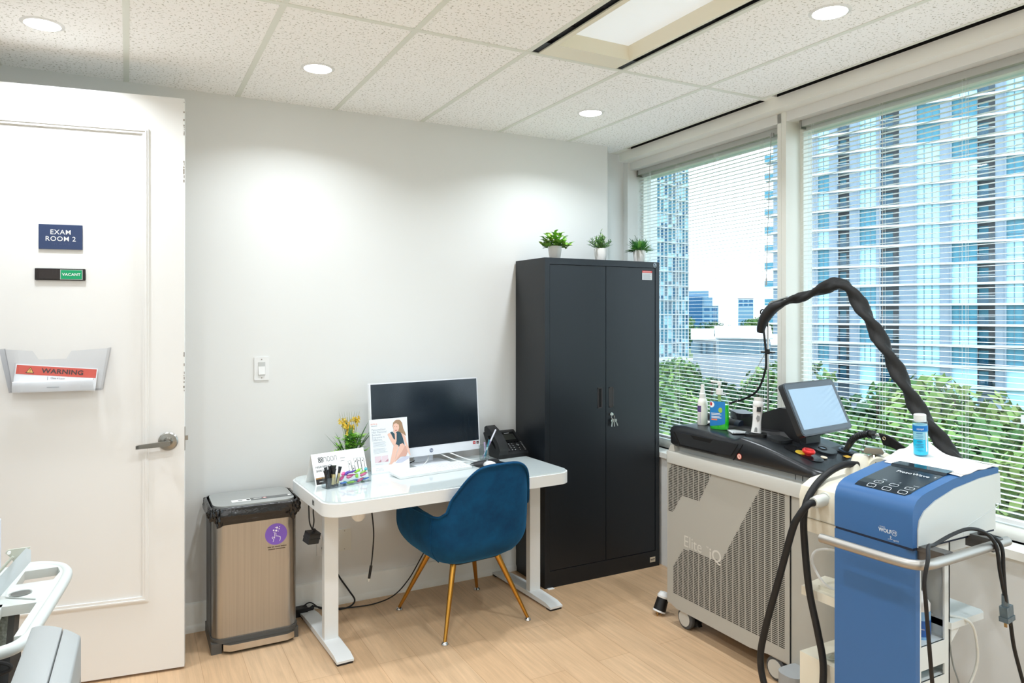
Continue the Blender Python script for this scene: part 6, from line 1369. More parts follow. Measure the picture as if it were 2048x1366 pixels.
# power cord draped over the bar with its plug hanging
t = thing('power_cable', 'black power cable draped over the metal push bar, clear plug end hanging at the right', 'cable', (2.30, 1.27, 0.3))
b = B(); b.tube(spline([(2.10, 1.272, 0.40), (2.087, 1.272, 0.474), (2.065, 1.270, 0.615), (2.045, 1.268, 0.75), (2.040, 1.270, 0.825), (2.060, 1.272, 0.885), (2.10, 1.295, 0.910), (2.16, 1.315, 0.900), (2.26, 1.320, 0.915), (2.34, 1.312, 0.924), (2.40, 1.298, 0.907), (2.424, 1.278, 0.868), (2.436, 1.272, 0.785), (2.462, 1.272, 0.705)], 7), 0.0058, 10); link('cord', b, RUBBER, t)
b = B(); b.tube(spline([(2.40, 1.318, 0.90), (2.432, 1.296, 0.893), (2.449, 1.274, 0.86), (2.452, 1.270, 0.78), (2.462, 1.268, 0.69), (2.49, 1.270, 0.62), (2.522, 1.275, 0.527), (2.575, 1.28, 0.42), (2.62, 1.285, 0.34), (2.68, 1.29, 0.22), (2.72, 1.30, 0.05), (2.74, 1.32, 0.008)], 7), 0.0058, 10); link('cord', b, RUBBER, t)
b = B(); b.cyl((2.4615, 1.272, 0.708), (2.4675, 1.272, 0.672), 0.0085, 0.011, seg=14); b.box((-0.018, -0.012, -0.038), (0.018, 0.012, 0.0), 0.006, M=rot((2.470, 1.272, 0.672), 0, R(-8), 0)); b.box((-0.021, -0.014, -0.05), (0.021, 0.014, -0.034), 0.005, M=rot((2.470, 1.272, 0.672), 0, R(-8), 0)); link('plug', b, P('smoky_plug', (112, 130, 138), 0.2, trans=0.5), t)
for dx in (-0.011, 0.0, 0.012):
    b = B(); b.box((dx - 0.0022, -0.004 + (0.006 if dx == 0 else 0), -0.068), (dx + 0.0022, 0.004 + (0.006 if dx == 0 else 0), -0.048), M=rot((2.470, 1.272, 0.672), 0, R(-8), 0)); link('prong', b, P('brass_prong', (176, 140, 90)), t)
# thin cables at the back of the cart
def cable2(pts, r, mat, label):
    b = B(); b.tube(spline(pts, 8), r, 8); return tag(link('cable', b, mat), label, 'cable')
cable2([(2.34, 1.45, 0.605), (2.40, 1.40, 0.604), (2.44, 1.362, 0.585), (2.462, 1.355, 0.50), (2.46, 1.36, 0.43), (2.42, 1.37, 0.36), (2.38, 1.37, 0.33), (2.44, 1.40, 0.31), (2.50, 1.40, 0.30)], 0.0045, P('cable_pale_grey', (200, 202, 196), 0.45), 'pale grey cable looping down from the rear shelf of the blue cart')
cable2([(2.52, 1.50, 0.862), (2.53, 1.50, 0.76), (2.525, 1.49, 0.67), (2.515, 1.48, 0.6025)], 0.0028, P('cable_mid_grey', (140, 144, 142), 0.5), 'thin grey cable hanging from the head of the blue cart to its rear shelf')
cable2([(2.46, 1.45, 0.574), (2.45, 1.44, 0.50), (2.455, 1.43, 0.42), (2.47, 1.42, 0.36), (2.50, 1.42, 0.25)], 0.0028, P('cable_mid_grey', (140, 144, 142)), 'thin grey cable hanging under the rear shelf of the blue cart')
cable2([(2.30, 1.70, 0.62), (2.25, 1.72, 0.61), (2.215, 1.75, 0.63), (2.205, 1.79, 0.69), (2.215, 1.79, 0.73), (2.25, 1.77, 0.742), (2.29, 1.72, 0.74)], 0.005, P('cable_white', (226, 226, 222), 0.4), 'white cable loop above the left side shelf of the blue cart')
t = thing('small_adapter', 'cream adapter block lying on the left side shelf of the blue cart', 'adapter', (2.27, 1.74, 0.597))
b = B(); b.box((2.225, 1.70, 0.597), (2.29, 1.78, 0.612), 0.003); link('base', b, CRM, t)
b = B(); b.box((2.265, 1.675, 0.612), (2.315, 1.72, 0.660), 0.004); link('plug_block', b, CWH, t)
t = thing('zip_bag', 'clear plastic bag of small parts on the lower box of the blue cart', 'bag', (2.30, 1.72, 0.353))
rn = random.Random(4); b = B()
hm = [[rn.uniform(0.004, 0.03) for _ in range(12)] for _ in range(12)]
b.grid(lambda u, v: (2.225 + 0.15 * u, 1.665 + 0.11 * v, 0.354 + hm[int(u * 11)][int(v * 11)] * math.sin(PI * u) * math.sin(PI * v)), 11, 11); link('bag', b, thin_glass('bag_film', (216, 222, 220), 2.2, 0.1), t, ang=20)
b = B(); b.box((2.25, 1.69, 0.354), (2.30, 1.73, 0.362), 0.003); b.box((2.31, 1.69, 0.354), (2.34, 1.72, 0.366), 0.003); link('contents', b, P('contents_grey', (110, 116, 116), 0.5), t)
t = thing('small_parts', 'flat grey plate with a clip on the rear shelf of the blue cart', 'part', (2.42, 1.53, 0.60))
b = B(); b.box((2.37, 1.48, 0.600), (2.45, 1.58, 0.606), 0.001); link('plate', b, P('plate_sage', (172, 186, 180), 0.4), t)
b = B(); b.box((2.385, 1.49, 0.606), (2.425, 1.55, 0.626), 0.004); link('clip', b, P('clip_sage', (180, 194, 188), 0.4), t)
# gel bottles in the column
def gel_bottle(label, x, y, z, s, bodyc, capc, lab=True):
    t = thing('gel_bottle', label, 'bottle', (x, y, z))
    b = B(); b.lathe([(0.0, 0), (0.030 * s, 0), (0.032 * s, 0.004), (0.032 * s, 0.085 * s), (0.028 * s, 0.096 * s), (0.0, 0.097 * s)], (x, y, z), 28); link('body', b, P('gel_body_%d' % bodyc[0], bodyc, 0.25), t)
    b = B(); b.lathe([(0.0305 * s, 0.090 * s), (0.031 * s, 0.112 * s), (0.024 * s, 0.124 * s), (0.016 * s, 0.134 * s), (0.015 * s, 0.140 * s), (0.009 * s, 0.150 * s), (0.0, 0.152 * s)], (x, y, z), 28); link('cap', b, WPLAS, t)
    if lab:
        b = B(); b.lathe([(0.0325 * s, 0.010), (0.0325 * s, 0.062 * s)], (x, y, z), 28, cap=False); link('label', b, P('gel_label_blue', (24, 86, 158), 0.35), t)
        b = B()
        ang0 = math.atan2(-y, -x) 
        b.M = frame((x + 0.0332 * s * math.cos(ang0), y + 0.0332 * s * math.sin(ang0), z + 0.036 * s), (math.sin(ang0) * -1 * -1 * -1, math.cos(ang0), 0), (0, 0, 1)); b.text('aquasonic', 0.0085, I4, scx=0.85); link('lettering', b, PAPER, t, smooth=False)
    return t
gel_bottle('blue and white gel bottle standing in the tall open bay of the white column', 2.284, 1.438, 0.548, 1.0, (130, 176, 216), (240, 240, 240))
t = thing('gel_bottle', 'white bottle half hidden in the tall open bay, left of the blue gel bottle', 'bottle', (2.232, 1.45, 0.548))
b = B(); b.lathe([(0.0, 0), (0.022, 0), (0.023, 0.10), (0.012, 0.125), (0.010, 0.15), (0.0, 0.151)], (2.232, 1.455, 0.548), 24); link('body', b, WPLAS, t)
b = B(); b.lathe([(0.0235, 0.035), (0.0235, 0.05)], (2.232, 1.455, 0.548), 24, cap=False); link('band', b, P('gel_label_blue', (24, 86, 158)), t)
t = thing('lotion_tube', 'teal and white tube lying in the low bay of the white column', 'tube', (2.27, 1.44, 0.436))
b = B(); b.cyl((2.255, 1.44, 0.454), (2.320, 1.45, 0.454), 0.017, seg=20, bev=0.002); link('body', b, P('teal_tube', (40, 140, 150), 0.3), t)
b = B(); b.cyl((2.215, 1.434, 0.454), (2.255, 1.44, 0.454), 0.015, seg=20, bev=0.002); link('cap', b, WPLAS, t)
# paper towel and blue bottle on top
b = B()
rn = random.Random(9)
def towel(u, v):
    x = 2.405 + 0.235 * v; y = 1.66 - 0.285 * u
    y += 0.015 * (v - 0.5); x += 0.015 * math.sin(3 * u)
    z = ptop(min(x, 2.62)) + 0.006
    z += 0.050 * math.exp(-((u - 0.10) ** 2 / 0.03 + (v - 0.92) ** 2 / 0.06)) + 0.016 * math.exp(-((u - 0.02) ** 2 / 0.01 + (v - 0.45) ** 2 / 0.1))
    z += 0.0022 * math.sin(9 * u + 4 * v) * v + 0.0015 * math.sin(17 * v - 5 * u)
    if x > 2.60: z -= (x - 2.60) * 0.10 
    return (x, y, z)
b.grid(towel, 30, 24); b.grid(lambda u, v: V(towel(0.03 + 0.94 * u, -0.06 + 0.85 * v)) + V((0.0, -0.006, -0.0026)), 24, 16)
o = link('paper_towel', b, P('towel_white', (240, 237, 232), 0.85), ang=80); md = o.modifiers.new('t', 'SOLIDIFY'); md.thickness = 0.0012
tag(o, 'crumpled white paper towel lying over the top of the blue cart head', 'paper towel')
t = thing('lotion_bottle', 'clear bottle half full of bright blue liquid, white cap, on the paper towel', 'bottle', (2.545, 1.595, 1.088))
c = (2.545, 1.597, ptop(2.545) + 0.0125)
Mb = rot(c, R(0), R(-3), 0)
b = B(Mb); b.lathe([(0.0, 0.0), (0.022, 0.0), (0.0245, 0.004), (0.0245, 0.118), (0.022, 0.125), (0.0, 0.126)], (0, 0, 0), 32); link('body', b, thin_glass('lotion_clear', (244, 252, 254), 0.8), t)
b = B(Mb); b.lathe([(0.0, 0.0015), (0.021, 0.0015), (0.0238, 0.005), (0.0238, 0.058), (0.0, 0.058)], (0, 0, 0), 32); link('liquid', b, P('liquid_cyan', (0, 200, 238), 0.1, coat=0.3), t)
b = B(Mb); b.lathe([(0.0, 0.058), (0.0232, 0.058), (0.0232, 0.112), (0.0, 0.112)], (0, 0, 0), 32); link('upper_sleeve', b, P('sleeve_pale_cyan', (170, 222, 236), 0.25), t)
b = B(Mb); b.lathe([(0.0, 0.122), (0.0205, 0.122), (0.0205, 0.146), (0.019, 0.148), (0.0, 0.148)], (0, 0, 0), 32); link('cap', b, WPLAS, t)
b = B(Mb); b.lathe([(0.0249, 0.088), (0.0249, 0.109)], (0, 0, 0), 32, cap=False); link('label', b, P('lotion_label', (16, 116, 190), 0.35), t)
b = B()
a0 = math.atan2(-c[1], -c[0]); rt = V((-math.sin(a0), math.cos(a0), 0))
Mf_ = Mb @ frame((0.0254 * math.cos(a0), 0.0254 * math.sin(a0), 0.0), rt, (0, 0, 1)); b.M = Mf_
b.text('aquagel', 0.0085, rot((0, 0.098, 0)), scx=0.9); b.m = 1
for k, (y, w_) in enumerate(((0.080, 0.020), (0.072, 0.024), (0.066, 0.026), (0.060, 0.022), (0.050, 0.018), (0.042, 0.026), (0.036, 0.024), (0.030, 0.026), (0.018, 0.022))): b.box((-w_ / 2 - 0.003, y, 0), (w_ / 2 - 0.003, y + (0.0028 if k in (0, 4) else 0.0014), 0.0003))
link('lettering', b, [PAPER, P('label_ink_blue', (40, 110, 160), 0.5)], t, smooth=False)
b = B(Mb); b.grid(lambda u, v: (0.0249 * math.cos(a0 + R(40 + 16 * u)), 0.0249 * math.sin(a0 + R(40 + 16 * u)), 0.016 + 0.068 * v), 4, 1); link('side_label', b, P('side_label_grey', (206, 216, 222), 0.5), t)

# ================================================================== FOREGROUND CART AT THE LEFT
UG = P('tray_grey_white', (186, 191, 188), 0.38)
t = thing('scanner_cart', 'pale grey cart tray with hand holes and a folding arm at the left edge', 'cart', (-0.26, 2.12, 0))
b = B(); zt = 0.90
b.tube(spline([(-0.262, 2.30, zt), (-0.255, 2.365, zt), (-0.219, 2.380, zt), (-0.168, 2.345, zt), (-0.146, 2.290, zt), (-0.146, 2.222, zt), (-0.160, 2.098, zt), (-0.180, 1.936, zt), (-0.190, 1.860, zt), (-0.215, 1.815, zt), (-0.262, 1.80, zt)], 6), 0.0135, 14); link('handle_rim', b, UG, t)
b = B()
for q in ([(-0.60, 2.38), (-0.219, 2.38), (-0.165, 2.34), (-0.168, 2.318), (-0.243, 2.318), (-0.60, 2.32)],            # far band
          [(-0.60, 2.32), (-0.243, 2.318), (-0.252, 2.215), (-0.60, 2.215)],                                          # left of the hand hole
          [(-0.165, 2.34), (-0.147, 2.29), (-0.147, 2.215), (-0.170, 2.215), (-0.160, 2.275), (-0.168, 2.318)],
          [(-0.60, 2.215), (-0.147, 2.215), (-0.160, 2.098), (-0.166, 2.055), (-0.60, 2.085)],                        # plate with the cup hole
          [(-0.262, 2.08), (-0.262, 1.80), (-0.60, 1.80), (-0.60, 2.085)],
          [(-0.166, 2.055), (-0.190, 1.86), (-0.215, 1.86), (-0.192, 2.056)]):
    b.prism(q[::-1], zt - 0.014, zt + 0.009)
link('tray', b, UG, t)
b = B(); b.prism([(-0.262, 2.122), (-0.196, 2.075), (-0.208, 2.158), (-0.262, 2.185)], zt + 0.010, zt + 0.013, bev=0.001); link('cup_panel', b, P('tray_pale', (194, 199, 196), 0.4), t)
b = B(); b.prism(circ(-0.232, 2.128, 0.021, 24), zt + 0.0125, zt + 0.0135); link('cup_hole', b, P('hole_grey', (92, 94, 90), 0.6), t, smooth=False)
b = B(); b.lathe([(0.021, 0.0135), (0.024, 0.0145), (0.021, 0.0135)], (-0.232, 2.128, zt), 24, cap=False); b.box((-0.60, 1.95, 0.10), (-0.36, 2.30, zt - 0.012), 0.02); b.box((-0.66, 1.75, 0.06), (-0.22, 2.36, 0.12), 0.02); link('pedestal', b, UG, t)
for x, y in ((-0.62, 1.82), (-0.26, 1.82), (-0.62, 2.30), (-0.26, 2.30)):
    b = B(); b.lathe([(0.0, -0.012), (0.034, -0.012), (0.036, 0.0), (0.034, 0.012), (0.0, 0.012)], M=frame((x, y, 0.036), (0, 1, 0), (0, 0, 1)), seg=20); b.cyl((x, y, 0.045), (x, y, 0.065), 0.01); link('caster', b, SOFTBLACK, t)
b = B()
p = [V((-0.300, 2.150, 0.9115)), V((-0.2074, 2.0966, 1.0255)), V((-0.2074, 2.0966, 0.998)), V((-0.274, 2.135, 0.911))]; q = [v + V((-0.010, 0.004, 0.006)) for v in p]
b.faces(p + q, [(0, 1, 2, 3), (7, 6, 5, 4), (0, 4, 5, 1), (1, 5, 6, 2), (2, 6, 7, 3), (3, 7, 4, 0)]); bmesh.ops.recalc_face_normals(b.bm, faces=b.bm.faces[:]); link('folding_arm', b, P('arm_white', (206, 214, 218), 0.35), t, smooth=False)
b = B(); b.prism([(-0.262, 1.020), (-0.256, 1.027), (-0.210, 1.027), (-0.225, 1.010), (-0.238, 1.003), (-0.243, 0.992), (-0.252, 1.008)], 2.118, 2.122, ax='y', bev=0.001); b.tube([(-0.246, 2.116, 1.010), (-0.30, 2.12, 0.945), (-0.33, 2.13, 0.91)], 0.0035, 8); link('arm_bracket', b, P('bracket_sage', (176, 180, 168), 0.4), t)
b = B(); b.tube([(-0.254, 2.114, 1.020), (-0.254, 2.123, 1.020)], 0.004, 12); link('pivot', b, WPLAS, t)
t = thing('small_monitor', 'pale edge of a small monitor at the left border, above the grey cart tray', 'monitor', (-0.43, 2.68, 0.78))
b = B(); b.box((-0.52, 2.672, 0.785), (-0.343, 2.69, 0.972), 0.006); link('housing', b, P('monitor_pale', (200, 214, 226), 0.3), t)
b = B(); b.box((-0.51, 2.6712, 0.80), (-0.352, 2.6722, 0.955)); link('screen', b, P('screen_pale_blue', (176, 200, 224), 0.2), t)
b = B(); b.cyl((-0.43, 2.68, 0.785), (-0.43, 2.60, 0.62), 0.012); b.cyl((-0.43, 2.60, 0.62), (-0.45, 2.25, 0.62), 0.012); link('arm', b, UG, t)
# grey printer in front
t = thing('grey_printer', 'rounded grey plastic printer with a black cover gap, lowest thing at the left edge', 'printer', (-0.15, 1.50, 0.74))
PG = P('printer_grey', (150, 154, 154), 0.42); PG2 = P('printer_grey_dark', (120, 120, 116), 0.5)
MPt = frame((-0.096, 1.990, 0.838), (-0.815, 0.579, 0), (-0.06, -0.998, 0))
def topz(s): return 0.946 + 0.012 * math.sin(PI * min(1, max(0, s))) ** 0.7
nx_, ny_ = V((-0.094, 0.097, 0)), V((-0.010, -0.40, 0)); o0_ = V((-0.0835, 1.700, 0))
def blk(b, s0, s1, z0, n=8):
    top_ = [o0_ + nx_ * (s0 + (s1 - s0) * k / n) + V((0, 0, topz(s0 + (s1 - s0) * k / n))) for k in range(n + 1)]
    poly = top_ + [V((top_[-1].x, top_[-1].y, z0)), V((top_[0].x, top_[0].y, z0))]; m2 = len(poly)
    vs = [p_ for p_ in poly] + [p_ + ny_ for p_ in poly]
    _, f = b.faces(vs, [tuple(range(m2)), tuple(range(2 * m2 - 1, m2 - 1, -1))] + [(i, m2 + i, m2 + (i + 1) % m2, (i + 1) % m2) for i in range(m2)])
    bmesh.ops.recalc_face_normals(b.bm, faces=b.bm.faces[:]); b.bev(f, 0.004, 2, 50)
b = B(); blk(b, 0.0, 0.345, 0.74); link('side_cover', b, PG, t)
b = B(); blk(b, 0.36, 1.0, 0.74); link('top_cover', b, PG, t)
b = B(); n_ = nx_
vs = [o0_ + nx_ * s_ + V((0, 0.0, z_)) + ny_ * y_ for s_, y_, z_ in ((-0.02, 0.01, 0.72), (1.02, 0.01, 0.72), (1.02, 0.99, 0.72), (-0.02, 0.99, 0.72), (0.01, 0.02, 0.936), (0.99, 0.02, 0.936), (0.99, 0.98, 0.936), (0.01, 0.98, 0.936))]
b.faces(vs, [(3, 2, 1, 0), (4, 5, 6, 7), (0, 1, 5, 4), (1, 2, 6, 5), (2, 3, 7, 6), (3, 0, 4, 7)]); bmesh.ops.recalc_face_normals(b.bm, faces=b.bm.faces[:]); link('chassis', b, PG2, t)
tb = thing('printer_shelf', 'dark cart shelf under the grey printer at the left edge', 'shelf', (-0.18, 1.5, 0.0))
b = B(); b.box((-0.36, 1.25, 0.705), (-0.075, 1.775, 0.720), 0.004); link('board', b, SOFTBLACK, tb)
for x, y in ((-0.34, 1.27), (-0.095, 1.27), (-0.34, 1.74), (-0.095, 1.74)):
    b = B(); b.box((x - 0.01, y - 0.01, 0), (x + 0.01, y + 0.01, 0.705)); link('leg', b, SOFTBLACK, tb)
t = thing('dark_bracket_panel', 'small dark framed metal panel tilted beside the grey printer', 'panel', (-0.27, 2.05, 0.78))
MBp = frame((-0.268, 2.075, 0.855), (0.92, -0.39, 0), (0.06, 0.14, 1.0))
b = B(MBp); b.prism(rrect(-0.03, -0.012, 0.125, 0.105, 0.010), -0.02, 0.0, bev=0.005); link('frame', b, P('panel_frame_dark', (66, 66, 64), 0.45), t)
b = B(MBp); b.box((-0.085, -0.055, 0.0), (0.018, 0.028, 0.0012)); link('plate', b, P('speckled_plate', (140, 146, 138), 0.4, 0.4, noise=(160, 0.5, (1, 1, 1))), t)
b = B(MBp); b.box((-0.12, -0.40, -0.045), (0.03, -0.064, 0.0), 0.004); link('base', b, SOFTBLACK, t)
b = B(); b.tube(spline([(-0.32, 2.035, 0.812), (-0.27, 2.015, 0.802), (-0.240, 2.005, 0.792), (-0.240, 2.002, 0.781), (-0.27, 2.010, 0.772), (-0.32, 2.03, 0.765)], 6), 0.0045, 8); tag(link('cable_loop', b, RUBBER), 'black cable loop in front of the small dark framed panel at the left edge', 'cable')
# ================================================================== OUTSIDE
GZ = -17.0
GRASS = P('lawn', (93, 114, 70), 0.9, noise=(0.15, 0.25, (1, 1, 1)))
b = B(); b.box((6, -160, GZ - 1), (900, 900, GZ)); struct('ground', b, GRASS, smooth=False)
b = B(); b.prism([(30, -40), (38, -40), (150, 190), (140, 196)], GZ, GZ + 0.05); struct('road', b, P('asphalt', (114, 116, 119), 0.9), smooth=False)
GLS = P('tower_glass', (81, 139, 159), 0.5, spec=0.15); GLS2 = P('tower_glass_pale', (173, 216, 231), 0.5, spec=0.15); GLSD = P('tower_glass_blue', (55, 107, 139), 0.5, spec=0.15)
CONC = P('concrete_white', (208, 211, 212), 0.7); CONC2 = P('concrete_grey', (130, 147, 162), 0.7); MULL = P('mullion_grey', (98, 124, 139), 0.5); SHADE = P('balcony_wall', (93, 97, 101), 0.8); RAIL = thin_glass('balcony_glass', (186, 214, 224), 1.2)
# right tower: facade runs from its far left corner towards us
FE = V((0.458, -0.889, 0)); FN = V((-0.889, -0.458, 0)); FO = V((95.30, 78.94, 1.6))
MFc = Matrix((FE, -FN, (0, 0, 1))).transposed().to_4x4(); MFc.translation = FO           # x along facade, y into the building, z relative to the eye
tw = thing('apartment_tower', 'wide apartment tower with white floor bands and balconies behind the wide window blind', 'building', (FO.x, FO.y, GZ))
FH = 2.95; K0 = -6; K1 = 15
zk = lambda k: (k + 0.49) * FH
zb, zt_ = GZ - 1.6, zk(K1) + FH
b = B(MFc); b.box((-4.2, 1.5, zb), (44, 20, zt_)); b.box((-4.9, 0.25, zb), (0.0, 2.0, zt_)); link('core', b, CONC2, tw, smooth=False)
for k in range(K0, K1 + 1):
    b = B(MFc); b.box((-5.1, -0.35, zk(k) - 0.14), (44.2, 1.6, zk(k) + 0.16)); link('floor_slab', b, CONC, tw, smooth=False)
piers = [(0.87, 1.99), (3.68, 4.9), (6.6, 7.97), (10.31, 10.9), (13.4, 15.62), (18.66, 20.03), (25.3, 26.5), (32.0, 34.5)]
for x0_, x1_ in piers:
    b = B(MFc); b.box((x0_, 0.0, zb), (x1_, 1.55, zt_)); b.box((x1_ - 0.12, -0.12, zb), (x1_ + 0.1, 0.0, zt_)); link('pier', b, CONC2, tw, smooth=False)
def wbay(x0_, x1_, k, m, ncol, par):
    b = B(MFc); z0_, z1_ = zk(k) + 0.16, zk(k + 1) - 0.14
    b.m = m; b.box((x0_, 0.25, z0_), (x1_, 0.30, z1_)); b.m = 2
    for i in range(ncol + 1):
        x = x0_ + (x1_ - x0_) * i / ncol; b.box((x - 0.04, 0.17, z0_), (x + 0.04, 0.31, z1_))
    zz = z0_ + 0.75; b.box((x0_, 0.18, zz - 0.03), (x1_, 0.30, zz + 0.03))
    link('window', b, [GLS, GLS2, MULL, GLSD], par, smooth=False)
rn = random.Random(31)
bays = [(-0.65, 0.87, 2, 3), (1.99, 3.68, 2, 1), (7.97, 10.31, 3, 1), (15.62, 18.66, 3, 1), (20.03, 23.2, 3, 1), (26.5, 29.5, 3, 1)]
bal = [(4.9, 6.6), (10.9, 13.4), (23.2, 25.3)]
for k in range(-3, 12):
    for x0_, x1_, nc, m in bays: wbay(x0_, x1_, k, m if rn.random() > 0.28 else 0, nc, tw)
b0 = B(MFc)
for k in list(range(K0, -3)) + list(range(12, K1)):
    for x0_, x1_, nc, m in bays: b0.box((x0_, 0.25, zk(k) + 0.16), (x1_, 0.30, zk(k + 1) - 0.14))
for k in range(K0, K1):
    for x0_ in (29.6, 34.6, 37.5, 40.5): b0.box((x0_, 0.25, zk(k) + 0.16), (x0_ + 2.3, 0.30, zk(k + 1) - 0.14))
o = link('window', b0, GLS2, tw, smooth=False); o['kind'] = 'stuff'
for k in range(-4, 13):
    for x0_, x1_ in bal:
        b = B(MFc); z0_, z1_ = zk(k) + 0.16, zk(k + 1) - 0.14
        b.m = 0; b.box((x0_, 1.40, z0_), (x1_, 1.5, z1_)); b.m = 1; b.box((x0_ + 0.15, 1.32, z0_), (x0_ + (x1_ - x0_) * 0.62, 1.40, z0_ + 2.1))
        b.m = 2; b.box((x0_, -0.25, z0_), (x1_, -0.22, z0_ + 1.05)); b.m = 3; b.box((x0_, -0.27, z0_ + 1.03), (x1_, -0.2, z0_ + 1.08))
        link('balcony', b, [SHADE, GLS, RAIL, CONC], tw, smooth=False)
# side return of the tower with small balconies seen beside the mullion
for k in range(-4, 13):
    b = B(MFc); b.box((-6.3, 0.4, zk(k) - 0.1), (-4.9, 1.9, zk(k) + 0.1)); b.m = 1; b.box((-6.3, 0.4, zk(k) + 0.1), (-6.25, 1.9, zk(k) + 1.15)); b.box((-6.3, 0.4, zk(k) + 0.1), (-4.9, 0.45, zk(k) + 1.15)); link('corner_balcony', b, [CONC, GLS], tw, smooth=False)
# left tower: glass curtain wall
TE = V((0.9925, 0.122, 0)); TN_ = V((0.122, -0.9925, 0)); TO = V((103.4, 114.76, 1.6))
MT_ = Matrix((TE, -TN_, (0, 0, 1))).transposed().to_4x4(); MT_.translation = TO
t2 = thing('glass_tower', 'blue green glass tower with thin white lines, at the left of the narrower window', 'building', (TO.x - 10, TO.y + 5, GZ))
b = B(MT_); b.box((-34, 0.3, zb), (-0.2, 24, 62)); link('core', b, GLS, t2, smooth=False)
b = B(MT_); b.box((-11.6, -0.25, zb), (-9.6, 0.5, 62)); link('white_fin', b, CONC, t2, smooth=False)
for k in range(-5, 20):
    b = B(MT_); b.box((-34, -0.08, k * FH - 0.11), (0.1, 0.34, k * FH + 0.11)); link('floor_line', b, CONC, t2, smooth=False)
b = B(MT_)
for x in (-33, -30.5, -28, -25.5, -23, -20.5, -18, -16.2, -14.9, -13.6, -8.4, -7.3, -6.2, -4.9, -3.8, -3.0, -2.0, -1.0, 0.0): b.box((x - 0.07, -0.05, zb), (x + 0.07, 0.34, 62))
link('mullions', b, CONC, t2, smooth=False)
rn = random.Random(77)
b = B(MT_); cols = [-33, -30.5, -28, -25.5, -23, -20.5, -18, -16.2, -14.9, -13.6, -11.6]; cols2 = [-9.6, -8.4, -7.3, -6.2, -4.9, -3.8, -3.0, -2.0, -1.0, 0.0]
for cs in (cols, cols2):
    for xa, xc in zip(cs, cs[1:]):
        for k in range(-5, 20):
            for h0, h1 in ((0.11, 0.9), (0.9, 2.84)):
                b.m = rn.choice([0, 0, 0, 1, 1, 2, 3]); b.box((xa, 0.22, k * FH + h0), (xc, 0.28, k * FH + h1 - 0.06))
link('glazing', b, [GLS, GLS2, GLSD, MULL], t2, smooth=False)
b = B(MT_); b.box((-26, -9, zb), (-6, 0.0, -9.0)); b.box((-26, -9.3, -9.2), (-5.7, 0, -8.6)); link('podium', b, CONC, t2, smooth=False)
for i in range(5):
    b = B(MT_); b.box((-25 + i * 3.9, -9.15, -14), (-22.4 + i * 3.9, -8.9, -9.8)); link('podium_window', b, GLSD, t2, smooth=False)
# low buildings in the middle distance
def block(name, label, cx, cy, ang, w_, d_, ztop_, mat, wmat, rows, cols, group=None, roof=None):
    t = thing(name, label, 'building', (cx, cy, GZ), R(ang)); M_ = WMAT(t); h = ztop_ - GZ
    b = B(M_); b.box((-w_ / 2, -d_ / 2, 0), (w_ / 2, d_ / 2, h)); link('wall', b, mat, t, smooth=False)
    b = B(M_); b.box((-w_ / 2 - 0.2, -d_ / 2 - 0.2, h), (w_ / 2 + 0.2, d_ / 2 + 0.2, h + 0.5)); link('roof', b, roof or CONC2, t, smooth=False)
    for i in range(cols):
        for j in range(rows):
            b = B(M_); x = -w_ / 2 + w_ * (i + 0.5) / cols; z = h - (j + 0.55) * 3.2
            b.box((x - w_ / cols * 0.36, -d_ / 2 - 0.06, z - 0.9), (x + w_ / cols * 0.36, -d_ / 2 + 0.02, z + 0.8)); link('window', b, wmat, t, smooth=False)
    return t
OFB = P('office_blue', (106, 143, 170), 0.3); OFB2 = P('office_deep_blue', (45, 93, 134), 0.25)
t = block('office_block', 'distant blue grey office block with stepped top, in the middle of the narrower window', 281, 306, -43, 24, 14, 6.0, OFB, OFB2, 3, 6)
b = B(WMAT(t)); h = 6.0 - GZ; b.box((-10, -6, h), (9, 6, h + 5)); b.box((-8, -5, h + 5), (7, 5, h + 8.6)); link('upper_storeys', b, OFB, t, smooth=False)
b = B(WMAT(t)); b.box((-4.5, -7.3, 0), (3.5, 0, h + 5.5)); link('blue_front', b, OFB2, t, smooth=False)
block('office_block', 'tiny distant flat topped block on the tree line near the mullion', 456, 437, -43, 12, 12, 14.6, OFB, OFB2, 2, 3)
SHT = P('roof_white', (203, 206, 211), 0.7); SHW = P('wall_pale_grey', (157, 165, 173), 0.8)
def house(label, cx, cy, ang, w_, d_, eave, ridge):
    t = thing('row_house', label, 'house', (cx, cy, GZ), R(ang)); M_ = WMAT(t); e, r_ = eave - GZ, ridge - GZ
    b = B(M_); b.box((-w_ / 2, -d_ / 2, 0), (w_ / 2, d_ / 2, e)); b.prism([(-d_ / 2, e), (d_ / 2, e), (0, r_ - 0.1)], -w_ / 2, w_ / 2, ax='x'); link('wall', b, SHW, t, smooth=False)
    b = B(M_)
    for s_ in (-1, 1): b.faces([b.pt(p) for p in ((-w_ / 2 - 0.3, s_ * (d_ / 2 + 0.4), e - 0.2), (w_ / 2 + 0.3, s_ * (d_ / 2 + 0.4), e - 0.2), (w_ / 2 + 0.3, 0, r_), (-w_ / 2 - 0.3, 0, r_))], [(0, 1, 2, 3)])
    o = link('roof', b, SHT, t, smooth=False); md = o.modifiers.new('t', 'SOLIDIFY'); md.thickness = 0.15
    for i in range(4):
        b = B(M_); x = -w_ / 2 + w_ * (i + 0.5) / 4; b.box((x - 0.8, -d_ / 2 - 0.05, e - 2.2), (x + 0.8, -d_ / 2, e - 0.7)); link('window', b, MULL, t, smooth=False)
house('long white roofed row house among trees, the nearest one in the narrower window', 66.5, 64.2, -42, 6, 4, -1.0, 0.1)
house('white roofed row house beyond trees, left of the longer one in the narrower window', 72, 76, -42, 4, 4, -1.6, -0.5)
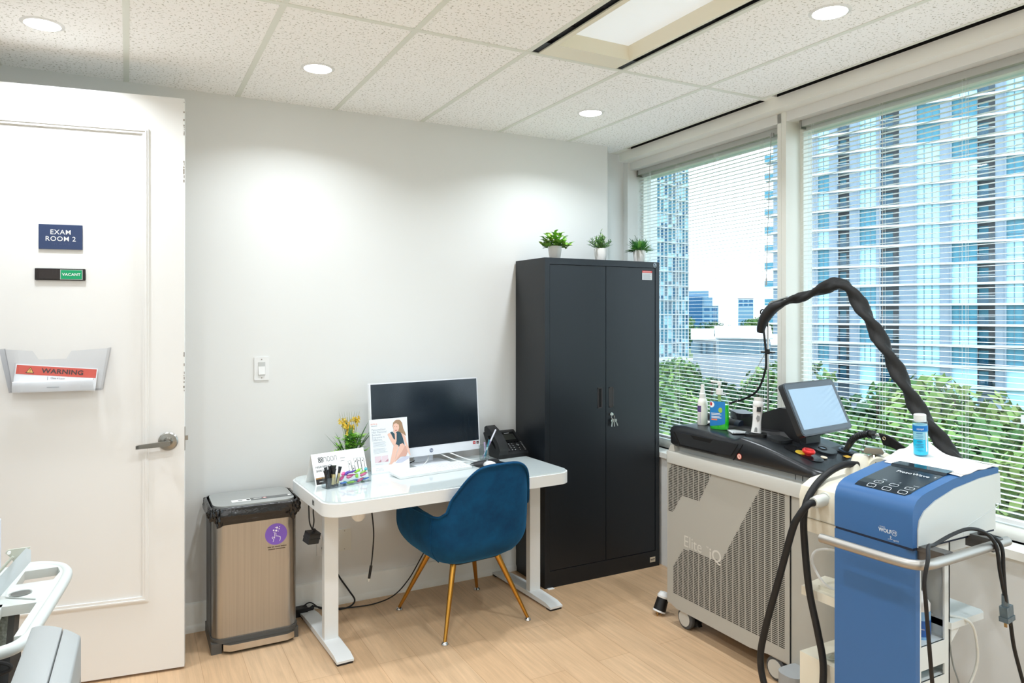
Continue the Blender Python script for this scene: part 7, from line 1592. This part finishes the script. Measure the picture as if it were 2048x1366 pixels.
house('grey walled row house with a white roof, right behind the mast in the narrower window', 80.5, 72.5, -42, 5, 4, -2.4, -1.3)
t = block('entrance_pavilion', 'small flat roofed glass entrance pavilion among the trees at far right', 46, 19, -27, 5, 4, -4.6, GLSD, GLS, 1, 3, roof=CONC)

# trees
def tree_mesh(seed, h, rad, col, name, dens=1.0, lf=0.34):
    rn = random.Random(seed); t = thing('tree', name, 'tree', (0, 0, GZ))
    b = B(); b.tube([(0, 0, GZ), (0.1, 0, GZ + h * 0.4), (0, 0.1, GZ + h * 0.85)], [0.28, 0.2, 0.06], 7)
    for k in range(6):
        a = k * 1.1; b.tube([(0, 0, GZ + h * (0.3 + 0.08 * k)), (math.cos(a) * rad * 0.5, math.sin(a) * rad * 0.5, GZ + h * (0.45 + 0.08 * k))], [0.09, 0.03], 5)
    link('trunk', b, P('bark', (83, 71, 58), 0.9), t)
    b = B(); blobs = [(V((rn.uniform(-.55, .55) * rad, rn.uniform(-.55, .55) * rad, GZ + h * rn.uniform(0.38, 0.84))), rn.uniform(0.32, 0.55) * rad) for _ in range(16)]
    for c, r in blobs:
        for _ in range(int(170 * dens)):
            d = V((rn.gauss(0, 1), rn.gauss(0, 1), rn.gauss(0, 1))).normalized(); p = c + V((d.x, d.y, d.z * 0.85)) * r * rn.uniform(0.72, 1.05)
            n_ = (d + V((rn.gauss(0, .6), rn.gauss(0, .6), rn.gauss(0, .6)))).normalized(); a = n_.orthogonal().normalized(); c2 = n_.cross(a); s = lf * rn.uniform(0.6, 1.3)
            th = rn.uniform(0, 6.28); a, c2 = a * math.cos(th) + c2 * math.sin(th), c2 * math.cos(th) - a * math.sin(th)
            b.m = 0 if rn.random() < 0.65 else 1
            b.faces([p - a * s, p - c2 * s * 0.55, p + a * s, p + c2 * s * 0.55], [(0, 1, 2, 3)])
    link('crown', b, col, t, smooth=False)
    return t
LG = [P('leaf_mid', (74, 111, 58), 0.8), P('leaf_light', (114, 143, 74), 0.8)]; LD = [P('leaf_deep', (49, 85, 54), 0.8), P('leaf_mid', (74, 111, 58))]; LY = [P('leaf_olive', (119, 137, 74), 0.8), P('leaf_light', (114, 143, 74))]
PROT = [tree_mesh(1, 13.0, 4.2, LG, 'x'), tree_mesh(2, 13.0, 3.8, LD, 'x'), tree_mesh(3, 12.0, 3.6, LY, 'x')]
used = set()
KIND = ['mid green', 'dark green', 'olive green']
def tree(x, y, ztop_, kind, where, seed):
    s = (ztop_ - GZ) / (13.0 if kind < 2 else 12.0)
    lab = '%s leafy tree %s' % (KIND[kind], where); g = '%s trees %s' % (KIND[kind], where)
    if kind not in used:
        used.add(kind); o = PROT[kind]; o.location = (x, y, GZ); o.rotation_euler = (0, 0, seed * 1.7); o.scale = (s, s, s); o['label'] = lab; o['group'] = g
    else: dup(PROT[kind], (x, y, GZ), seed * 1.7, lab, g, s)
rn = random.Random(5)
PLACED = []
def field(n, f0, f1, d0, d1, h0, h1, where, kinds, sp=5.2):
    fw, rt_ = V((math.sin(R(28.194)), math.cos(R(28.194)), 0)), V((math.cos(R(28.194)), -math.sin(R(28.194)), 0))
    for k in range(n):
        for q in range(60):
            d = rn.uniform(d0, d1); a = rn.uniform(f0, f1); p = fw * d + rt_ * (d * a)
            if (86 < p.x < 150 and 22 < p.y < 96) or (64 < p.x < 112 and 98 < p.y < 150) or (40 < p.x < 52 and 13 < p.y < 25): continue
            if any((p.x - x) ** 2 + (p.y - y) ** 2 < 81 for x, y in ((66, 64.5), (71, 76), (80, 73))): continue
            if all((p.x - x) ** 2 + (p.y - y) ** 2 > sp * sp for x, y in PLACED): break
        else: continue
        PLACED.append((p.x, p.y)); tree(p.x, p.y, rn.uniform(h0, h1), rn.choice(kinds), where, k)
field(26, 0.18, 0.40, 44, 80, -5.6, -1.9, 'in the wood seen low in the narrower window', [0, 0, 1], 4.6)
field(12, 0.18, 0.34, 86, 106, -4.8, -2.6, 'around the white roofed houses', [1, 0, 2])
field(40, 0.20, 0.50, 150, 330, -1.5, 3.0, 'on the far tree line of the narrower window', [1, 1, 0])
field(13, 0.44, 0.60, 36, 56, -4.2, -1.0, 'in front of the tower, left half of the wide window', [0, 1])
field(15, 0.58, 0.82, 30, 54, -4.0, -1.4, 'in front of the tower, right half of the wide window', [0, 2, 2])
field(10, 0.50, 0.80, 20, 30, -8.0, -5.5, 'close under the wide window', [0, 2])
